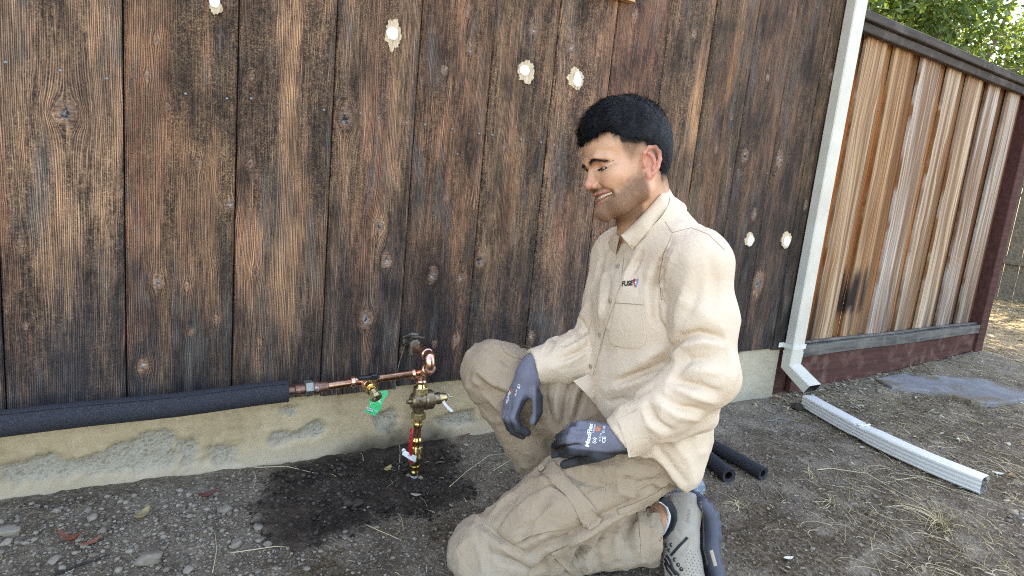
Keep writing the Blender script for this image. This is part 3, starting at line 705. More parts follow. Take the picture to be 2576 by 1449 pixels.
def leaves_mesh(name, C_, D_, size, seedv):
    """C_ leaf centres, D_ outward directions: folded pointed-oval leaves"""
    r = np.random.default_rng(seedv); n = len(C_)
    d = D_+r.normal(0, .75, (n, 3)); d[:, 2] -= 0.15; d /= np.linalg.norm(d, axis=1)[:, None]
    s = np.cross(d, r.normal(0, 1, (n, 3))+np.array([0, 0, 1.2])); s /= np.linalg.norm(s, axis=1)[:, None]
    u_ = np.cross(s, d); L = size*r.uniform(.65, 1.3, n)[:, None]; W = L*r.uniform(.40, .56, n)[:, None]
    pts = [C_-d*L*.5, C_-d*L*.12+s*W*.5+u_*W*.18, C_+d*L*.25+s*W*.42+u_*W*.15, C_+d*L*.5-u_*L*.08, C_+d*L*.25-s*W*.42+u_*W*.15, C_-d*L*.12-s*W*.5+u_*W*.18]
    V = np.stack(pts, 1).reshape(-1, 3); b = np.arange(n)[:, None]*6
    F = np.concatenate([b+np.array([[0, 1, 2, 3]]), b+np.array([[0, 3, 4, 5]])], 0)
    me = mesh(name, V, F, False)
    return me, np.repeat(r.random(n), 6)
def tree(base, clumps, size, per, mat_, label, seedv, group=None, lean=(0, 0, 0)):
    r = np.random.default_rng(seedv)
    t = empty("evergreen_tree", tuple(base), label, "tree", group)
    base = np.array(base, float); cc = np.array([c[:3] for c in clumps]); top = cc.mean(0)
    tb = MB(); mid = base+(top-base)*.45+np.array([.1, .05, 0])
    tb.tube([base-np.array([0, 0, .2]), base+(mid-base)*.5+r.normal(0, .04, 3), mid, top], [.13, .10, .08, .04], 10)
    for c in clumps[::2]:
        c = np.array(c[:3]); s0 = mid+(top-mid)*r.uniform(-.3, .7); q = (s0+c)/2+r.normal(0, .12, 3)
        tb.tube([s0, q, c], [.045, .028, .010], 6)
    tb.build("trunk", M_BARK, t, True)
    Cs = []; Ds = []
    for c in clumps:
        n = int(per*c[3]**2/.16); d = r.normal(0, 1, (n, 3)); d /= np.linalg.norm(d, axis=1)[:, None]
        rad = c[3]*np.clip(r.normal(.8, .22, n), .1, 1.25)*(0.8+.5*vnoise(d[:, 0]*2.1+c[0], d[:, 1]*2.1+c[1], d[:, 2]*2.1))
        Cs.append(np.array(c[:3])+d*rad[:, None]*np.array([1.1, 1.0, .85])); Ds.append(d)
    me, tone = leaves_mesh("crown", np.concatenate(Cs), np.concatenate(Ds), size, seedv)
    vattr(me, "tone", tone); link("crown", me, t, mat_)
def clump_cloud(lo, hi, n, rr, seedv):
    r = np.random.default_rng(seedv); return [tuple(r.uniform(lo, hi))+(r.uniform(*rr),) for _ in range(n)]
tree((5.6, 1.9, 0), clump_cloud((4.3, .9, 1.75), (6.5, 2.9, 3.9), 34, (.30, .52), 3), .066, 520, M_LEAF, "bright green evergreen tree leaning over the cedar fence at its near end", 31)
tree((8.1, 2.0, 0), clump_cloud((6.6, 1.0, 1.5), (9.4, 3.2, 4.6), 30, (.38, .62), 5), .072, 420, M_LEAF, "green evergreen tree behind the far end of the cedar fence", 32)
tree((6.8, 4.6, 0), clump_cloud((4.2, 4.0, 1.8), (9.0, 5.6, 4.8), 26, (.45, .75), 9), .095, 190, M_LEAF2, "darker green tree standing farther back behind the two evergreens", 33)
tree((12.5, 1.0, 0), clump_cloud((11, -2.5, 1.0), (14, 5.0, 4.2), 30, (.5, .9), 12), .12, 100, M_LEAF2, "shady green tree beyond the old grey fence", 34)
# ================================================================== pipework on the wall
def metal_mat(name, a, b, rough, sc=60, dirt=None, metal=1.0):
    g = G(name, metal=metal); p = g.pos(); n = g.noise(p, sc, 4.0, 0.65); n2 = g.noise(p, sc*6, 2.0)
    c = g.mix(g.ramp(n, [(0.35, 0.0), (0.68, 1.0)]), a, b)
    if dirt: 
        f = g.ramp(g.noise(p, sc*.6, 5.0, 0.7), [(0.52, 0.0), (0.66, 0.9)]); c = g.mix(f, c, dirt); g.set('metal', g.math('SUBTRACT', 1.0, g.math('MULTIPLY', f, 0.8)))
    g.set('base', c); g.set('rough', g.mr(n2, 0.3, 0.7, rough*0.7, rough*1.35)); g.bump(n2, 0.08, 0.0006); return g.m
M_COPPER = metal_mat("bright_copper", (.64, .34, .23), (.90, .58, .44), 0.25)
M_COPOLD = metal_mat("aged_copper", (.33, .18, .115), (.55, .31, .21), 0.3)
M_COPDIRT = metal_mat("oxidised_copper", (.20, .11, .08), (.33, .19, .14), 0.5, dirt=(.34, .38, .40))
M_BRASS = metal_mat("bright_brass", (.62, .44, .17), (.82, .64, .30), 0.22)
M_BRONZE = metal_mat("cast_bronze", (.26, .20, .135), (.42, .33, .225), 0.42, sc=200)
M_BRASSD = metal_mat("dull_brass", (.42, .33, .17), (.58, .47, .26), 0.36)
M_ZINC = metal_mat("old_zinc", (.25, .24, .22), (.40, .38, .34), 0.55, dirt=(.30, .27, .22))
M_RUBBER = plain("black_plastic", (.012, .012, .013), 0.35)
M_FOAM = None
def foam_mat():
    g = G("black_pipe_foam", rough=0.85); p = g.pos(); v = g.noise(p, 420, 2.0, 0.7); n = g.noise(p, 12, 3.0)
    g.set('base', g.ramp(v, [(0.3, (.010, .010, .014)), (0.55, (.030, .030, .038)), (0.75, (.075, .075, .088))])); g.set('spec', 0.3)
    g.bump(v, 0.8, 0.002); return g.m
M_FOAM = foam_mat()
M_REDPL = plain("red_vinyl", (.42, .015, .020), 0.35)
M_WHITE = plain("white_card", (.78, .78, .77), 0.6, var=0.04)
M_GREEN = plain("green_card", (.018, .45, .16), 0.4, var=0.06)
M_PVC = plain("grey_white_plastic_pipe", (.55, .53, .47), 0.55)
M_PRINTW = plain("white_print", (.80, .80, .80), 0.6, var=0.03)
M_PRINTK = plain("black_print", (.015, .015, .018), 0.6, var=0.03)

def text_tris(body, size=1.0, bold=0.0, shear=0.0):
    cu = bpy.data.curves.new("lettering", 'FONT'); cu.body = body; cu.size = size; cu.align_x = 'CENTER'; cu.align_y = 'CENTER'; cu.offset = bold; cu.shear = shear; cu.resolution_u = 3
    ob = bpy.data.objects.new("lettering", cu); col.objects.link(ob)
    dg = bpy.context.evaluated_depsgraph_get(); me = ob.evaluated_get(dg).to_mesh()
    vs = np.array([v.co[:] for v in me.vertices]); fs = [list(p.vertices) for p in me.polygons]
    ob.evaluated_get(dg).to_mesh_clear(); bpy.data.objects.remove(ob); bpy.data.curves.remove(cu)
    return vs, fs
def lettering(name, body, o, xd, yd, h, mat_, parent, bvh=None, lift=0.0006, bold=0.02, width=None, shear=0.0):
    """flat print of cap height h at o, running along xd, or laid onto a surface (bvh)"""
    vs, fs = text_tris(body, 1.0, bold, shear); 
    if len(vs) == 0: return None
    ch = vs[:, 1].max()-vs[:, 1].min(); vs = vs-(vs.max(0)+vs.min(0))/2; sx = h/ch if width is None else width/(vs[:, 0].max()-vs[:, 0].min())
    xd = np.array(xd, float); yd = np.array(yd, float); nd = np.cross(xd, yd); nd /= np.linalg.norm(nd)
    out = []
    for v in vs:
        q = np.array(o)+xd*v[0]*sx+yd*v[1]*h/ch
        if bvh is not None:
            hit = bvh.ray_cast(Vector(q+nd*0.06), Vector(-nd), 0.14)
            q = np.array(hit[0])+nd*lift if hit[0] is not None else q
        else: q = q+nd*lift
        out.append(q)
    return MB().add(out, fs).build(name, mat_, parent)

PY = -0.085
def onX(u, v, x):
    d = ray(u, v); return CAM + (x-CAM[0])/d[0]*d
TC = onY(1061, 937, PY); XE = TC[0]
fa, fb = onY(-60, 1073, PY), onY(722, 985, PY)
fdir = (fb-fa)/np.linalg.norm(fb-fa); fa = fa-fdir*0.9
pipe = empty("water_pipe", tuple(TC), "copper and brass water pipe along the wall, partly sleeved in black foam", "pipe")
def along(p, q, n): return [p+(q-p)*t for t in np.linspace(0, 1, n)]
# black foam sleeve with a seam
mb = MB(); pts = [p+np.array([0, .002*math.sin(i*1.1), .0015*math.sin(i*.8+1)]) for i, p in enumerate(along(fa, fb, 26))]
mb.tube(pts, .0285, 22, cap=False); mb.tube([fb, fb-fdir*.004], [.0285, .0125], 22, cap=False); mb.tube([fb, fb-fdir*.05], .0125, 22, cap=False)
mb.build("foam_sleeve", M_FOAM, pipe, True, 50)
sm = MB(); up = np.array([0, -.55, .835])
sm.tube([p+up*.0283 for p in pts], .0011, 5); sm.build("sleeve_seam", M_RUBBER, pipe)
# copper line
MB().tube(along(fb-fdir*.03, onY(790, 974, PY), 3), .0112, 16).build("aged_pipe", M_COPDIRT, pipe, True, 40)
nutc = onY(779, 976.5, PY)
MB().lathe(nutc-fdir*.013, fdir, [(0, .019), (.002, .0215), (.018, .0215), (.021, .019)], 6).build("union_nut", M_ZINC, pipe)
MB().lathe(nutc+fdir*.009, fdir, [(0, .0165), (.012, .0165), (.013, .0145), (.036, .0140), (.038, .0115)], 20).build("union_tail", M_COPDIRT, pipe, True, 40)
MB().lathe(nutc-fdir*.040, fdir, [(0, .0118), (.002, .0140), (.026, .0140)], 20).build("union_tail", M_COPDIRT, pipe, True, 40)
TEE = onY(915, 957, PY)
MB().tube(along(nutc+fdir*.03, TEE, 3), .0111, 16).build("copper_pipe", M_COPOLD, pipe, True, 40)
MB().tube(along(TEE, TC-np.array([.02, 0, 0]), 3), .0111, 16).build("copper_pipe", M_COPOLD, pipe, True, 40)
def press(mb, p, d, flip=1):
    """press-fitting socket with raised bead; p = mouth, d points into the fitting"""
    mb.lathe(p, d, [(x, y*flip) for x, y in [(0, .0120), (.001, .0138), (.004, .0142), (.006, .0158), (.0085, .0166), (.011, .0158), (.013, .0136), (.020, .0130), (.028, .0134)]], 22)
mb = MB(); ed = (TC-TEE)/np.linalg.norm(TC-TEE)
press(mb, TEE-fdir*.038, fdir); press(mb, TEE+ed*.034, -ed); mb.tube([TEE-fdir*.012, TEE+ed*.010], .0134, 20)
mb.tube([TEE, TEE+np.array([0, -.02, 0])], .0134, 20); press(mb, TEE+np.array([0, -.042, 0]), (0, 1, 0))
mb.build("tee_fitting", M_COPPER, pipe, True, 35)
# offset to the wall tap
A = onX(1040, 873, XE); B = onX(1086, 893, XE)
A = np.array([XE, A[1], (A[2]+B[2])/2]); B = np.array([XE, B[1], A[2]])
mb = MB(); press(mb, TC-ed*.034, ed); mb.tube([TC-ed*.01, TC+ed*.004], .0136, 20)
def arc(p, d0, d1, r_, n=8):
    d0 = np.array(d0, float); d1 = np.array(d1, float); d0 /= np.linalg.norm(d0); d1 /= np.linalg.norm(d1)
    a = math.acos(np.clip(d0@d1, -1, 1)); nrm = d1-(d1@d0)*d0; nrm /= np.linalg.norm(nrm); c = p+nrm*r_
    return [c-nrm*r_*math.cos(w)+d0*r_*math.sin(w) for w in np.linspace(0, a, n)]
off = B-TC; od = off/np.linalg.norm(off)
a1 = arc(B+np.array([0, .030, 0]), (0, -1, 0), (0, .62, -.79), .023)
mb.tube([A]+a1+[TC+np.array([0, 0, .002])], .0150, 20)
mb.tube([TC+np.array([0, 0, .004]), TC-np.array([0, 0, .03])], .0138, 20)
press(mb, A, (B-A), 1.13); press(mb, a1[0]-np.array([0, -.006, 0]), (0, -1, 0), 1.13); press(mb, a1[-1]+(TC-a1[-1])*.28, (a1[-1]-TC), 1.13); press(mb, TC-np.array([0, 0, .034]), (0, 0, 1))
mb.tube([TC+od*.045, TC+od*.045+np.array([-.012, .0, .004])], [.0105, .0085], 10)
mb.build("offset_elbow", M_COPPER, pipe, True, 35)
# old wall tap behind it
mb = MB(); w0 = np.array([XE-.012, -.001, A[2]+.012])
mb.lathe(w0, (0, -1, 0), [(0, .019), (.003, .019), (.004, .013), (.03, .0125), (.034, .0155), (.05, .0155), (.052, .011)], 10)
mb.tube([w0+np.array([.0, -.028, 0]), w0+np.array([-.004, -.034, .018]), w0+np.array([.012, -.036, .020]), w0+np.array([.034, -.036, .014])], [.006, .006, .0048, .004], 8)
mb.tube([w0+np.array([0, -.03, -.002]), w0+np.array([-.004, -.034, -.022]), w0+np.array([-.002, -.034, -.035])], [.009, .0085, .006], 8)
mb.tube([w0+np.array([-.02, -.012, .012]), w0+np.array([-.004, -.03, .026]), w0+np.array([.016, -.03, .024])], [.005, .006, .004], 8)
mb.tube([w0+np.array([0, -.045, -.002]), A+np.array([0, .004, 0])], .0105, 10)
mb.build("wall_tap", metal_mat("grimy_tap", (.10, .088, .072), (.22, .20, .17), 0.55, dirt=(.16, .13, .10)), pipe, True, 40)
MB().tube([w0+np.array([-.014, -.012, -.01]), w0+np.array([-.026, -.008, -.06]), w0+np.array([-.034, -.006, -.12]), w0+np.array([-.035, -.006, -.15])], .0013, 5).build("thin_wire", M_ZINC, pipe)
# vertical stack: heights read down the photograph
def ZV(v, u=1045): return onY(u, v, PY)[2]
BX = np.array([XE, PY, 0])
def stack(name, mat_, prof, n=22, smooth=True, dx=0.0):
    return MB().lathe((XE+dx, PY, 0), (0, 0, 1), [(z, r_) for z, r_ in prof], n).build(name, mat_, pipe, smooth, 35)
z1 = TC[2]-.034; zn = ZV(979, 1054); zb = ZV(1008, 1050)
stack("brass_nipple", M_BRASS, [(zn, .0125), (z1-.016, .0125), (z1-.013, .0150), (z1-.008, .0150), (z1-.005, .0130), (z1+.01, .0130)])
MB().lathe((XE, PY, zn-.012), (0, 0, 1), [(0, .0205), (.001, .0215), (.016, .0215), (.018, .020)], 6).build("hex_nut", M_BRASSD, pipe)
mb = MB(); pc = np.array([XE+.002, PY, zb])
mb.lathe(pc-np.array([.042, 0, 0]), (1, 0, 0), [(0, .006), (.012, .0075), (.013, .017), (.018, .0235), (.040, .0250), (.052, .0235), (.054, .0275), (.056, .0290), (.076, .0290), (.080, .0265), (.082, .018), (.096, .0165), (.098, .0185)], 26)
mb.lathe(pc+np.array([-.004, 0, -.046]), (0, 0, 1), [(0, .016), (.012, .0155), (.022, .019), (.07, .019), (.080, .0175), (.085, .017)], 22)
mb.tube([pc+np.array([-.01, -.022, .004]), pc+np.array([-.01, -.029, .004])], .006, 10)
mb.build("pressure_regulator", M_BRONZE, pipe, True, 30)
MB().lathe(pc+np.array([.056, 0, 0]), (1, 0, 0), [(0, .0175), (.006, .0172), (.026, .0125), (.028, .008)], 18).build("regulator_cap", M_BRASSD, pipe, True, 30)
MB().lathe(pc+np.array([.083, 0, 0]), (1, 0, 0), [(0, .006), (.010, .006)], 6).build("lock_nut", M_RUBBER, pipe)
MB().lathe(pc+np.array([.092, 0, 0]), (1, 0, 0), [(0, .0032), (.012, .0032), (.013, .002)], 10).build("adjusting_screw", M_BRASS, pipe, True, 30)
zq = ZV(1046, 1048)
MB().lathe((XE, PY, zq-.009), (0, 0, 1), [(0, .0200), (.001, .0212), (.017, .0212), (.018, .020)], 6).build("hex_nut", M_BRASSD, pipe)
zc1, zc0 = ZV(1072, 1047), ZV(1100, 1045)
stack("brass_nipple", M_BRASS, [(zc1-.002, .0128), (zc1, .0140), (zc1+.006, .0150), (zc1+.010, .0135), (zc1+.016, .0128), (zq-.008, .0128)])
stack("copper_pipe", M_COPOLD, [(zc0-.01, .0111), (zc1+.01, .0111)])
zv = ZV(1135, 1043); ze = ZV(1181, 1040)
stack("ball_valve", M_BRASS, [(ze+.012, .0130), (ze+.022, .0130), (ze+.026, .0155), (ze+.032, .0160), (ze+.036, .0195), (zv-.016, .0200), (zv-.010, .0165), (zv+.012, .0180), (zv+.016, .0160), (zv+.026, .0150), (zv+.030, .0168), (zc0-.008, .0168), (zc0-.004, .0150), (zc0, .0135)])
MB().lathe((XE, PY, zv-.004), (0, 0, 1), [(0, .0185), (.001, .0195), (.018, .0195), (.019, .0185)], 6).build("valve_hex", M_BRASSD, pipe)
stack("brass_coupling", M_BRASS, [(ze-.016, .0128), (ze-.012, .0150), (ze-.005, .0150), (ze-.002, .0130), (ze+.005, .0130), (ze+.008, .0152), (ze+.013, .0152)])
stack("plastic_riser", M_PVC, [(-.12, .0125), (ze-.012, .0125)])
# red lever and its stem
hv = onX(1007, 1140, XE-.026); 
mb = MB(); hs = np.array([XE-.004, PY-.018, ZV(1150, 1026)])
mb.lathe((XE, PY, hs[2]), np.array([-.7, -.7, 0]), [(0, .010), (.020, .010), (.022, .013), (.027, .013), (.029, .007), (.034, .007)], 14).build("valve_stem", M_ZINC, pipe, True, 30)
h0 = np.array([XE, PY, hs[2]])+np.array([-.7, -.7, 0])*.030
tz = onY(1011, 1077, h0[1])[2]
mb = MB(); lv = [h0+np.array([-.004, -.002, -.006]), h0+np.array([-.006, -.004, .018]), h0+np.array([-.013, -.012, .030]), np.array([h0[0]-.012, h0[1]-.012, tz-.006]), np.array([h0[0]-.011, h0[1]-.011, tz])]
mb.tube(lv, [.0082, .0090, .0092, .0085, .0060], 10, ell=(1.0, .45), up=(1, 0, 0)); mb.build("red_lever", M_REDPL, pipe, True, 50)
lettering("lever_print", ". . . . . .", (lv[3]+lv[2])/2+np.array([-.0024, -.0028, 0]), (0, 0, 1), (-.7, .7, 0), .004, plain("faded_print", (.55, .20, .18), .5), pipe, width=.06)
# hose bibb valve on the tee branch
vd = np.array([0, -1.0, 0]); t0 = TEE+vd*.040
bz = onX(974, 1012, TEE[0]+.004)
ln = max(.06, TEE[1]-bz[1]); drop = np.array([0, -1, -.10])
MB().lathe(t0, drop, [(0, .0125), (.01, .0125), (.012, .0165), (.026, .0165), (.028, .0115)], 16).lathe(t0+drop*.028, drop, [(0, .011), (.010, .0105)], 14).build("bibb_body", M_BRASS, pipe, True, 30)
nz_ = t0+drop*.036
mb = MB(); mb.lathe(nz_, np.array([.15, -.8, -.55]), [(0, .0110), (.012, .0110), (.014, .0150), (.016, .0162), (.024, .0162), (.025, .0150), (.024, .0118), (.006, .0112)], 8, cap=False); mb.build("bibb_outlet", M_BRASSD, pipe)
hc = t0+drop*.020+np.array([0, 0, .017])
MB().lathe(hc, (0, 0, 1), [(0, .0062), (.008, .0062), (.009, .004), (.014, .004)], 10).build("bibb_stem", M_BRASS, pipe, True, 30)
mb = MB(); k0 = hc+np.array([0, 0, .012])
mb.box(k0+np.array([-.038, -.0085, -.003]), k0+np.array([.020, .0085, .008]), ch=.003); mb.box(k0+np.array([-.005, -.010, -.005]), k0+np.array([.014, .010, .0115]), ch=.003); mb.build("black_handle", M_RUBBER, pipe)
# tags (they hang on the pipe: things of their own)
def card(name, pts, mat_, th, parent, nsub=6):
    """ribbon card: list of (left, right) edge pairs, given thickness"""
    L = np.array([p[0] for p in pts], float); R = np.array([p[1] for p in pts], float); n = len(L)
    t = np.gradient((L+R)/2, axis=0); s_ = R-L; nn = np.cross(s_, t); nn /= np.linalg.norm(nn, axis=1)[:, None]+1e-9
    vs = np.concatenate([L, R, L+nn*th, R+nn*th]); fs = []
    for i in range(n-1):
        fs += [(i, n+i, n+i+1, i+1), (2*n+i, 2*n+i+1, 3*n+i+1, 3*n+i), (i, i+1, 2*n+i+1, 2*n+i), (n+i, 3*n+i, 3*n+i+1, n+i+1)]
    fs += [(0, 2*n, 3*n, n), (n-1, 2*n-1, 4*n-1, 3*n-1)]
    return MB().add(vs, fs).build(name, mat_, parent)
def c5(x, y): return 1350*.6708+x*.3008, 1200*.6708+y*.3008
gy = hc[1]
gt = empty("green_tag", tuple(onY(*c5(150, 660), gy-.012)), "folded green card tag with white print hanging on the black-handled brass valve", "tag")
q = lambda x, y, yy: onY(*c5(x, y), yy)
gp = [(q(118, 600, gy-.004), q(232, 588, gy-.004)), (q(105, 622, gy-.014), q(232, 622, gy-.014)), (q(76, 655, gy-.022), q(198, 668, gy-.022)), (q(78, 700, gy-.026), q(180, 712, gy-.026)), (q(84, 722, gy-.026), q(178, 742, gy-.026)), (q(60, 742, gy-.040), q(150, 772, gy-.040)), (q(36, 764, gy-.056), q(126, 803, gy-.056))]
card("tag_card", gp, M_GREEN, .0005, gt)
ax_ = q(152, 700, gy-.024)-q(162, 640, gy-.020); ax_ /= np.linalg.norm(ax_)
sx_ = q(200, 640, gy-.02)-q(110, 640, gy-.02); sx_ /= np.linalg.norm(sx_); ax2 = ax_-(ax_@sx_)*sx_; ax2 /= np.linalg.norm(ax2)
lettering("tag_print", '3/4"', q(160, 668, gy-.0245), ax2, sx_, .0085, M_PRINTW, gt, lift=-.0004 if np.cross(ax2, sx_)[1] > 0 else .0014, bold=.03)
for k in range(4):
    lettering("tag_print", "brass ball valve" if k % 2 == 0 else "for hot & cold", q(92+k*12, 676-k*9, gy-.0245), ax2, sx_, .0026, M_PRINTW, gt, lift=.0014, bold=.0)
e1 = q(118, 745, gy-.036)-q(75, 732, gy-.034); e1 /= np.linalg.norm(e1); e2 = q(90, 783, gy-.056)-q(118, 752, gy-.034); e2 = e2-(e2@e1)*e1; e2 /= np.linalg.norm(e2)
nn_ = np.cross(e1, e2); nn_ = nn_ if nn_@(CAM-q(90, 760, gy-.04)) > 0 else -nn_
bc = q(80, 752, gy-.043)
def flat(name, o, a, b, w, h, mat_, parent, lift):
    o = np.array(o)+nn_*lift; v = [o-a*w/2-b*h/2, o+a*w/2-b*h/2, o+a*w/2+b*h/2, o-a*w/2+b*h/2]
    v2_ = [p+nn_*.0002 for p in v]
    return MB().add(v+v2_, [(0, 1, 2, 3), (4, 5, 6, 7), (0, 1, 5, 4), (1, 2, 6, 5), (2, 3, 7, 6), (3, 0, 4, 7)]).build(name, mat_, parent)
flat("barcode_label", bc, e1, e2, .016, .014, M_WHITE, gt, .0012)
for k in range(7): flat("barcode_bar", bc+e1*(-.006+k*.002), e1, e2, .0007 if k % 3 else .0012, .009, M_PRINTK, gt, .0016)
lettering("tag_print", "LF", q(130, 765, gy-.043), e2, e1, .007, M_PRINTW, gt, lift=.0016, bold=.03)
wt_ = empty("white_tag", tuple(onY(*c5(720, 700), PY-.02)), "white paper strip tag hanging on the regulator screw", "tag")
tp = [(595, 0)]
sp = [(684, 640), (690, 668), (700, 692), (718, 716), (742, 742), (772, 768)]
pc_ = [(q(x-8, y+4, PY-.012-.002*i), q(x+12, y-8, PY-.012-.002*i)) for i, (x, y) in enumerate(sp)]
card("tag_strip", pc_, M_WHITE, .0004, wt_)
ring = MB(); rc = pc+np.array([.088, 0, 0]); ring.tube([rc+.0088*np.array([0, math.cos(w), math.sin(w)])+np.array([.002*math.sin(w), 0, 0]) for w in np.linspace(0, 2*math.pi, 17)], .0011, 6); ring.build("tag_loop", M_WHITE, wt_, True)
pt_ = empty("paper_tag", tuple(onY(*c5(415, 1140), PY-.03)), "small white printed paper tag tied round the brass valve under the red lever", "tag")
card("tag_card", [(q(352, 1125, PY-.030), q(362, 1082, PY-.030)), (q(398, 1156, PY-.036), q(408, 1108, PY-.036)), (q(432, 1176, PY-.036), q(445, 1128, PY-.036)), (q(462, 1190, PY-.030), q(474, 1140, PY-.030))], M_WHITE, .0005, pt_)
lettering("tag_print", "(R) - - -", q(415, 1140, PY-.0375), (q(452, 1158, PY-.036)-q(372, 1116, PY-.036))/np.linalg.norm(q(452, 1158, PY-.036)-q(372, 1116, PY-.036)), (0, 0, 1), .005, plain("blue_print", (.25, .32, .50), .5), pt_, lift=.0008, bold=0)
mb = MB(); mb.tube([q(356, 1095, PY-.029), q(362, 1080, PY-.03), q(380, 1090, PY-.028)], .0035, 8); mb.build("tag_tie", M_WHITE, pt_, True)
# ================================================================== things on the ground
def gpt(u, v, lift=0.0):
    p = onZ(u, v, 0.0)
    for _ in range(6): p = onZ(u, v, float(gz(p[0], p[1]))+lift)
    return p
# slab
sl = [(2200,957),(2265,941),(2324,931),(2394,935),(2458,946),(2522,973),(2576,988),(2580,1013),(2496,1025),(2442,1019),(2394,1004),(2308,988),(2243,980)]
sp_ = np.array([gpt(u, v)[:2] for u, v in sl]); sc_ = sp_.mean(0); sp_ = np.concatenate([[sp_[i]*(1-t)+sp_[(i+1) % len(sp_)]*t for t in (0, .33, .66)] for i in range(len(sp_))])
sp_ = sp_+np.array([[.012*(vnoise(p[0]*31, p[1]*31, 0, 5)-.5), .012*(vnoise(p[0]*31, p[1]*31, 0, 6)-.5)] for p in sp_])
zt = float(gz(*sc_, fine=False))+.016
n = len(sp_); vs = [(sc_[0], sc_[1], zt)]; fs = []
for r_ in (.3, .6, .85, .985, 1.0):
    vs += [(sc_[0]+(p[0]-sc_[0])*r_, sc_[1]+(p[1]-sc_[1])*r_, zt+.003*(vnoise(p[0]*20*r_, p[1]*20*r_, 0, 8)-.5)-(.005 if r_ == 1 else 0)) for p in sp_]
vs += [(p[0], p[1], zt-.06) for p in sp_]
fs += [(0, 1+k, 1+(k+1) % n) for k in range(n)]
for i in range(5): fs += [(1+i*n+k, 1+(i+1)*n+k, 1+(i+1)*n+(k+1) % n, 1+i*n+(k+1) % n) for k in range(n)]
g = G("grey_slab"); p_ = g.pos(); n1 = g.noise(p_, 7, 5.0, .65); n2 = g.noise(p_, 150, 3.0, .7)
c_ = g.ramp(g.math('ADD', g.math('MULTIPLY', n1, .6), g.math('MULTIPLY', n2, .4)), [(0.35, (.12, .115, .12)), (0.55, (.21, .205, .21)), (0.7, (.30, .29, .28))])
c_ = g.mix(g.ramp(g.noise(p_, 3.4, 4.0, .7), [(0.50, 0.0), (0.58, .9)]), c_, g.ramp(n2, [(0.3, (.05, .035, .02)), (0.7, (.24, .18, .10))]))
g.set('base', c_); g.set('rough', .9); g.bump(n2, .4, .003)
o = MB().add(vs, fs).build("stepping_slab", g.m, None); tag(o, "flat grey concrete slab sunk in the soil in front of the red brown kickboard", "slab")

# foam tubes behind the man
def foam_tube(u0, v0, u1, v1, r_, label):
    a = gpt(u0, v0, r_); b = gpt(u1, v1, r_); d = (a-b)/np.linalg.norm(a-b); b2 = a-d*.62
    b2[2] = float(gz(b2[0], b2[1], False))+r_
    t = empty("foam_tube", tuple(a), label, "foam tube", "offcuts of black pipe foam")
    pts = [a+(b2-a)*s+np.array([0, 0, .003*math.sin(s*5)]) for s in np.linspace(0, 1, 14)]
    mb = MB(); mb.tube(pts, r_, 20, cap=False); mb.tube([a, a-d*.003], [r_, r_*.52], 20, cap=False); mb.tube([b2, b2+d*.003], [r_, r_*.52], 20, cap=False)
    mb.build("foam_wall", M_FOAM, t, True, 45)
    mb = MB(); mb.tube([a-d*.002, a-d*.30, b2+d*.002], r_*.53, 16, cap=False); mb.build("tube_bore", M_RUBBER, t, True, 45)
foam_tube(1834, 1197, 1752, 1128, .0235, "black foam tube offcut, the nearer one to the shoe, its hollow end showing")
foam_tube(1921, 1192, 1790, 1122, .0215, "black foam tube offcut, the farther one from the shoe, lying on bare soil")

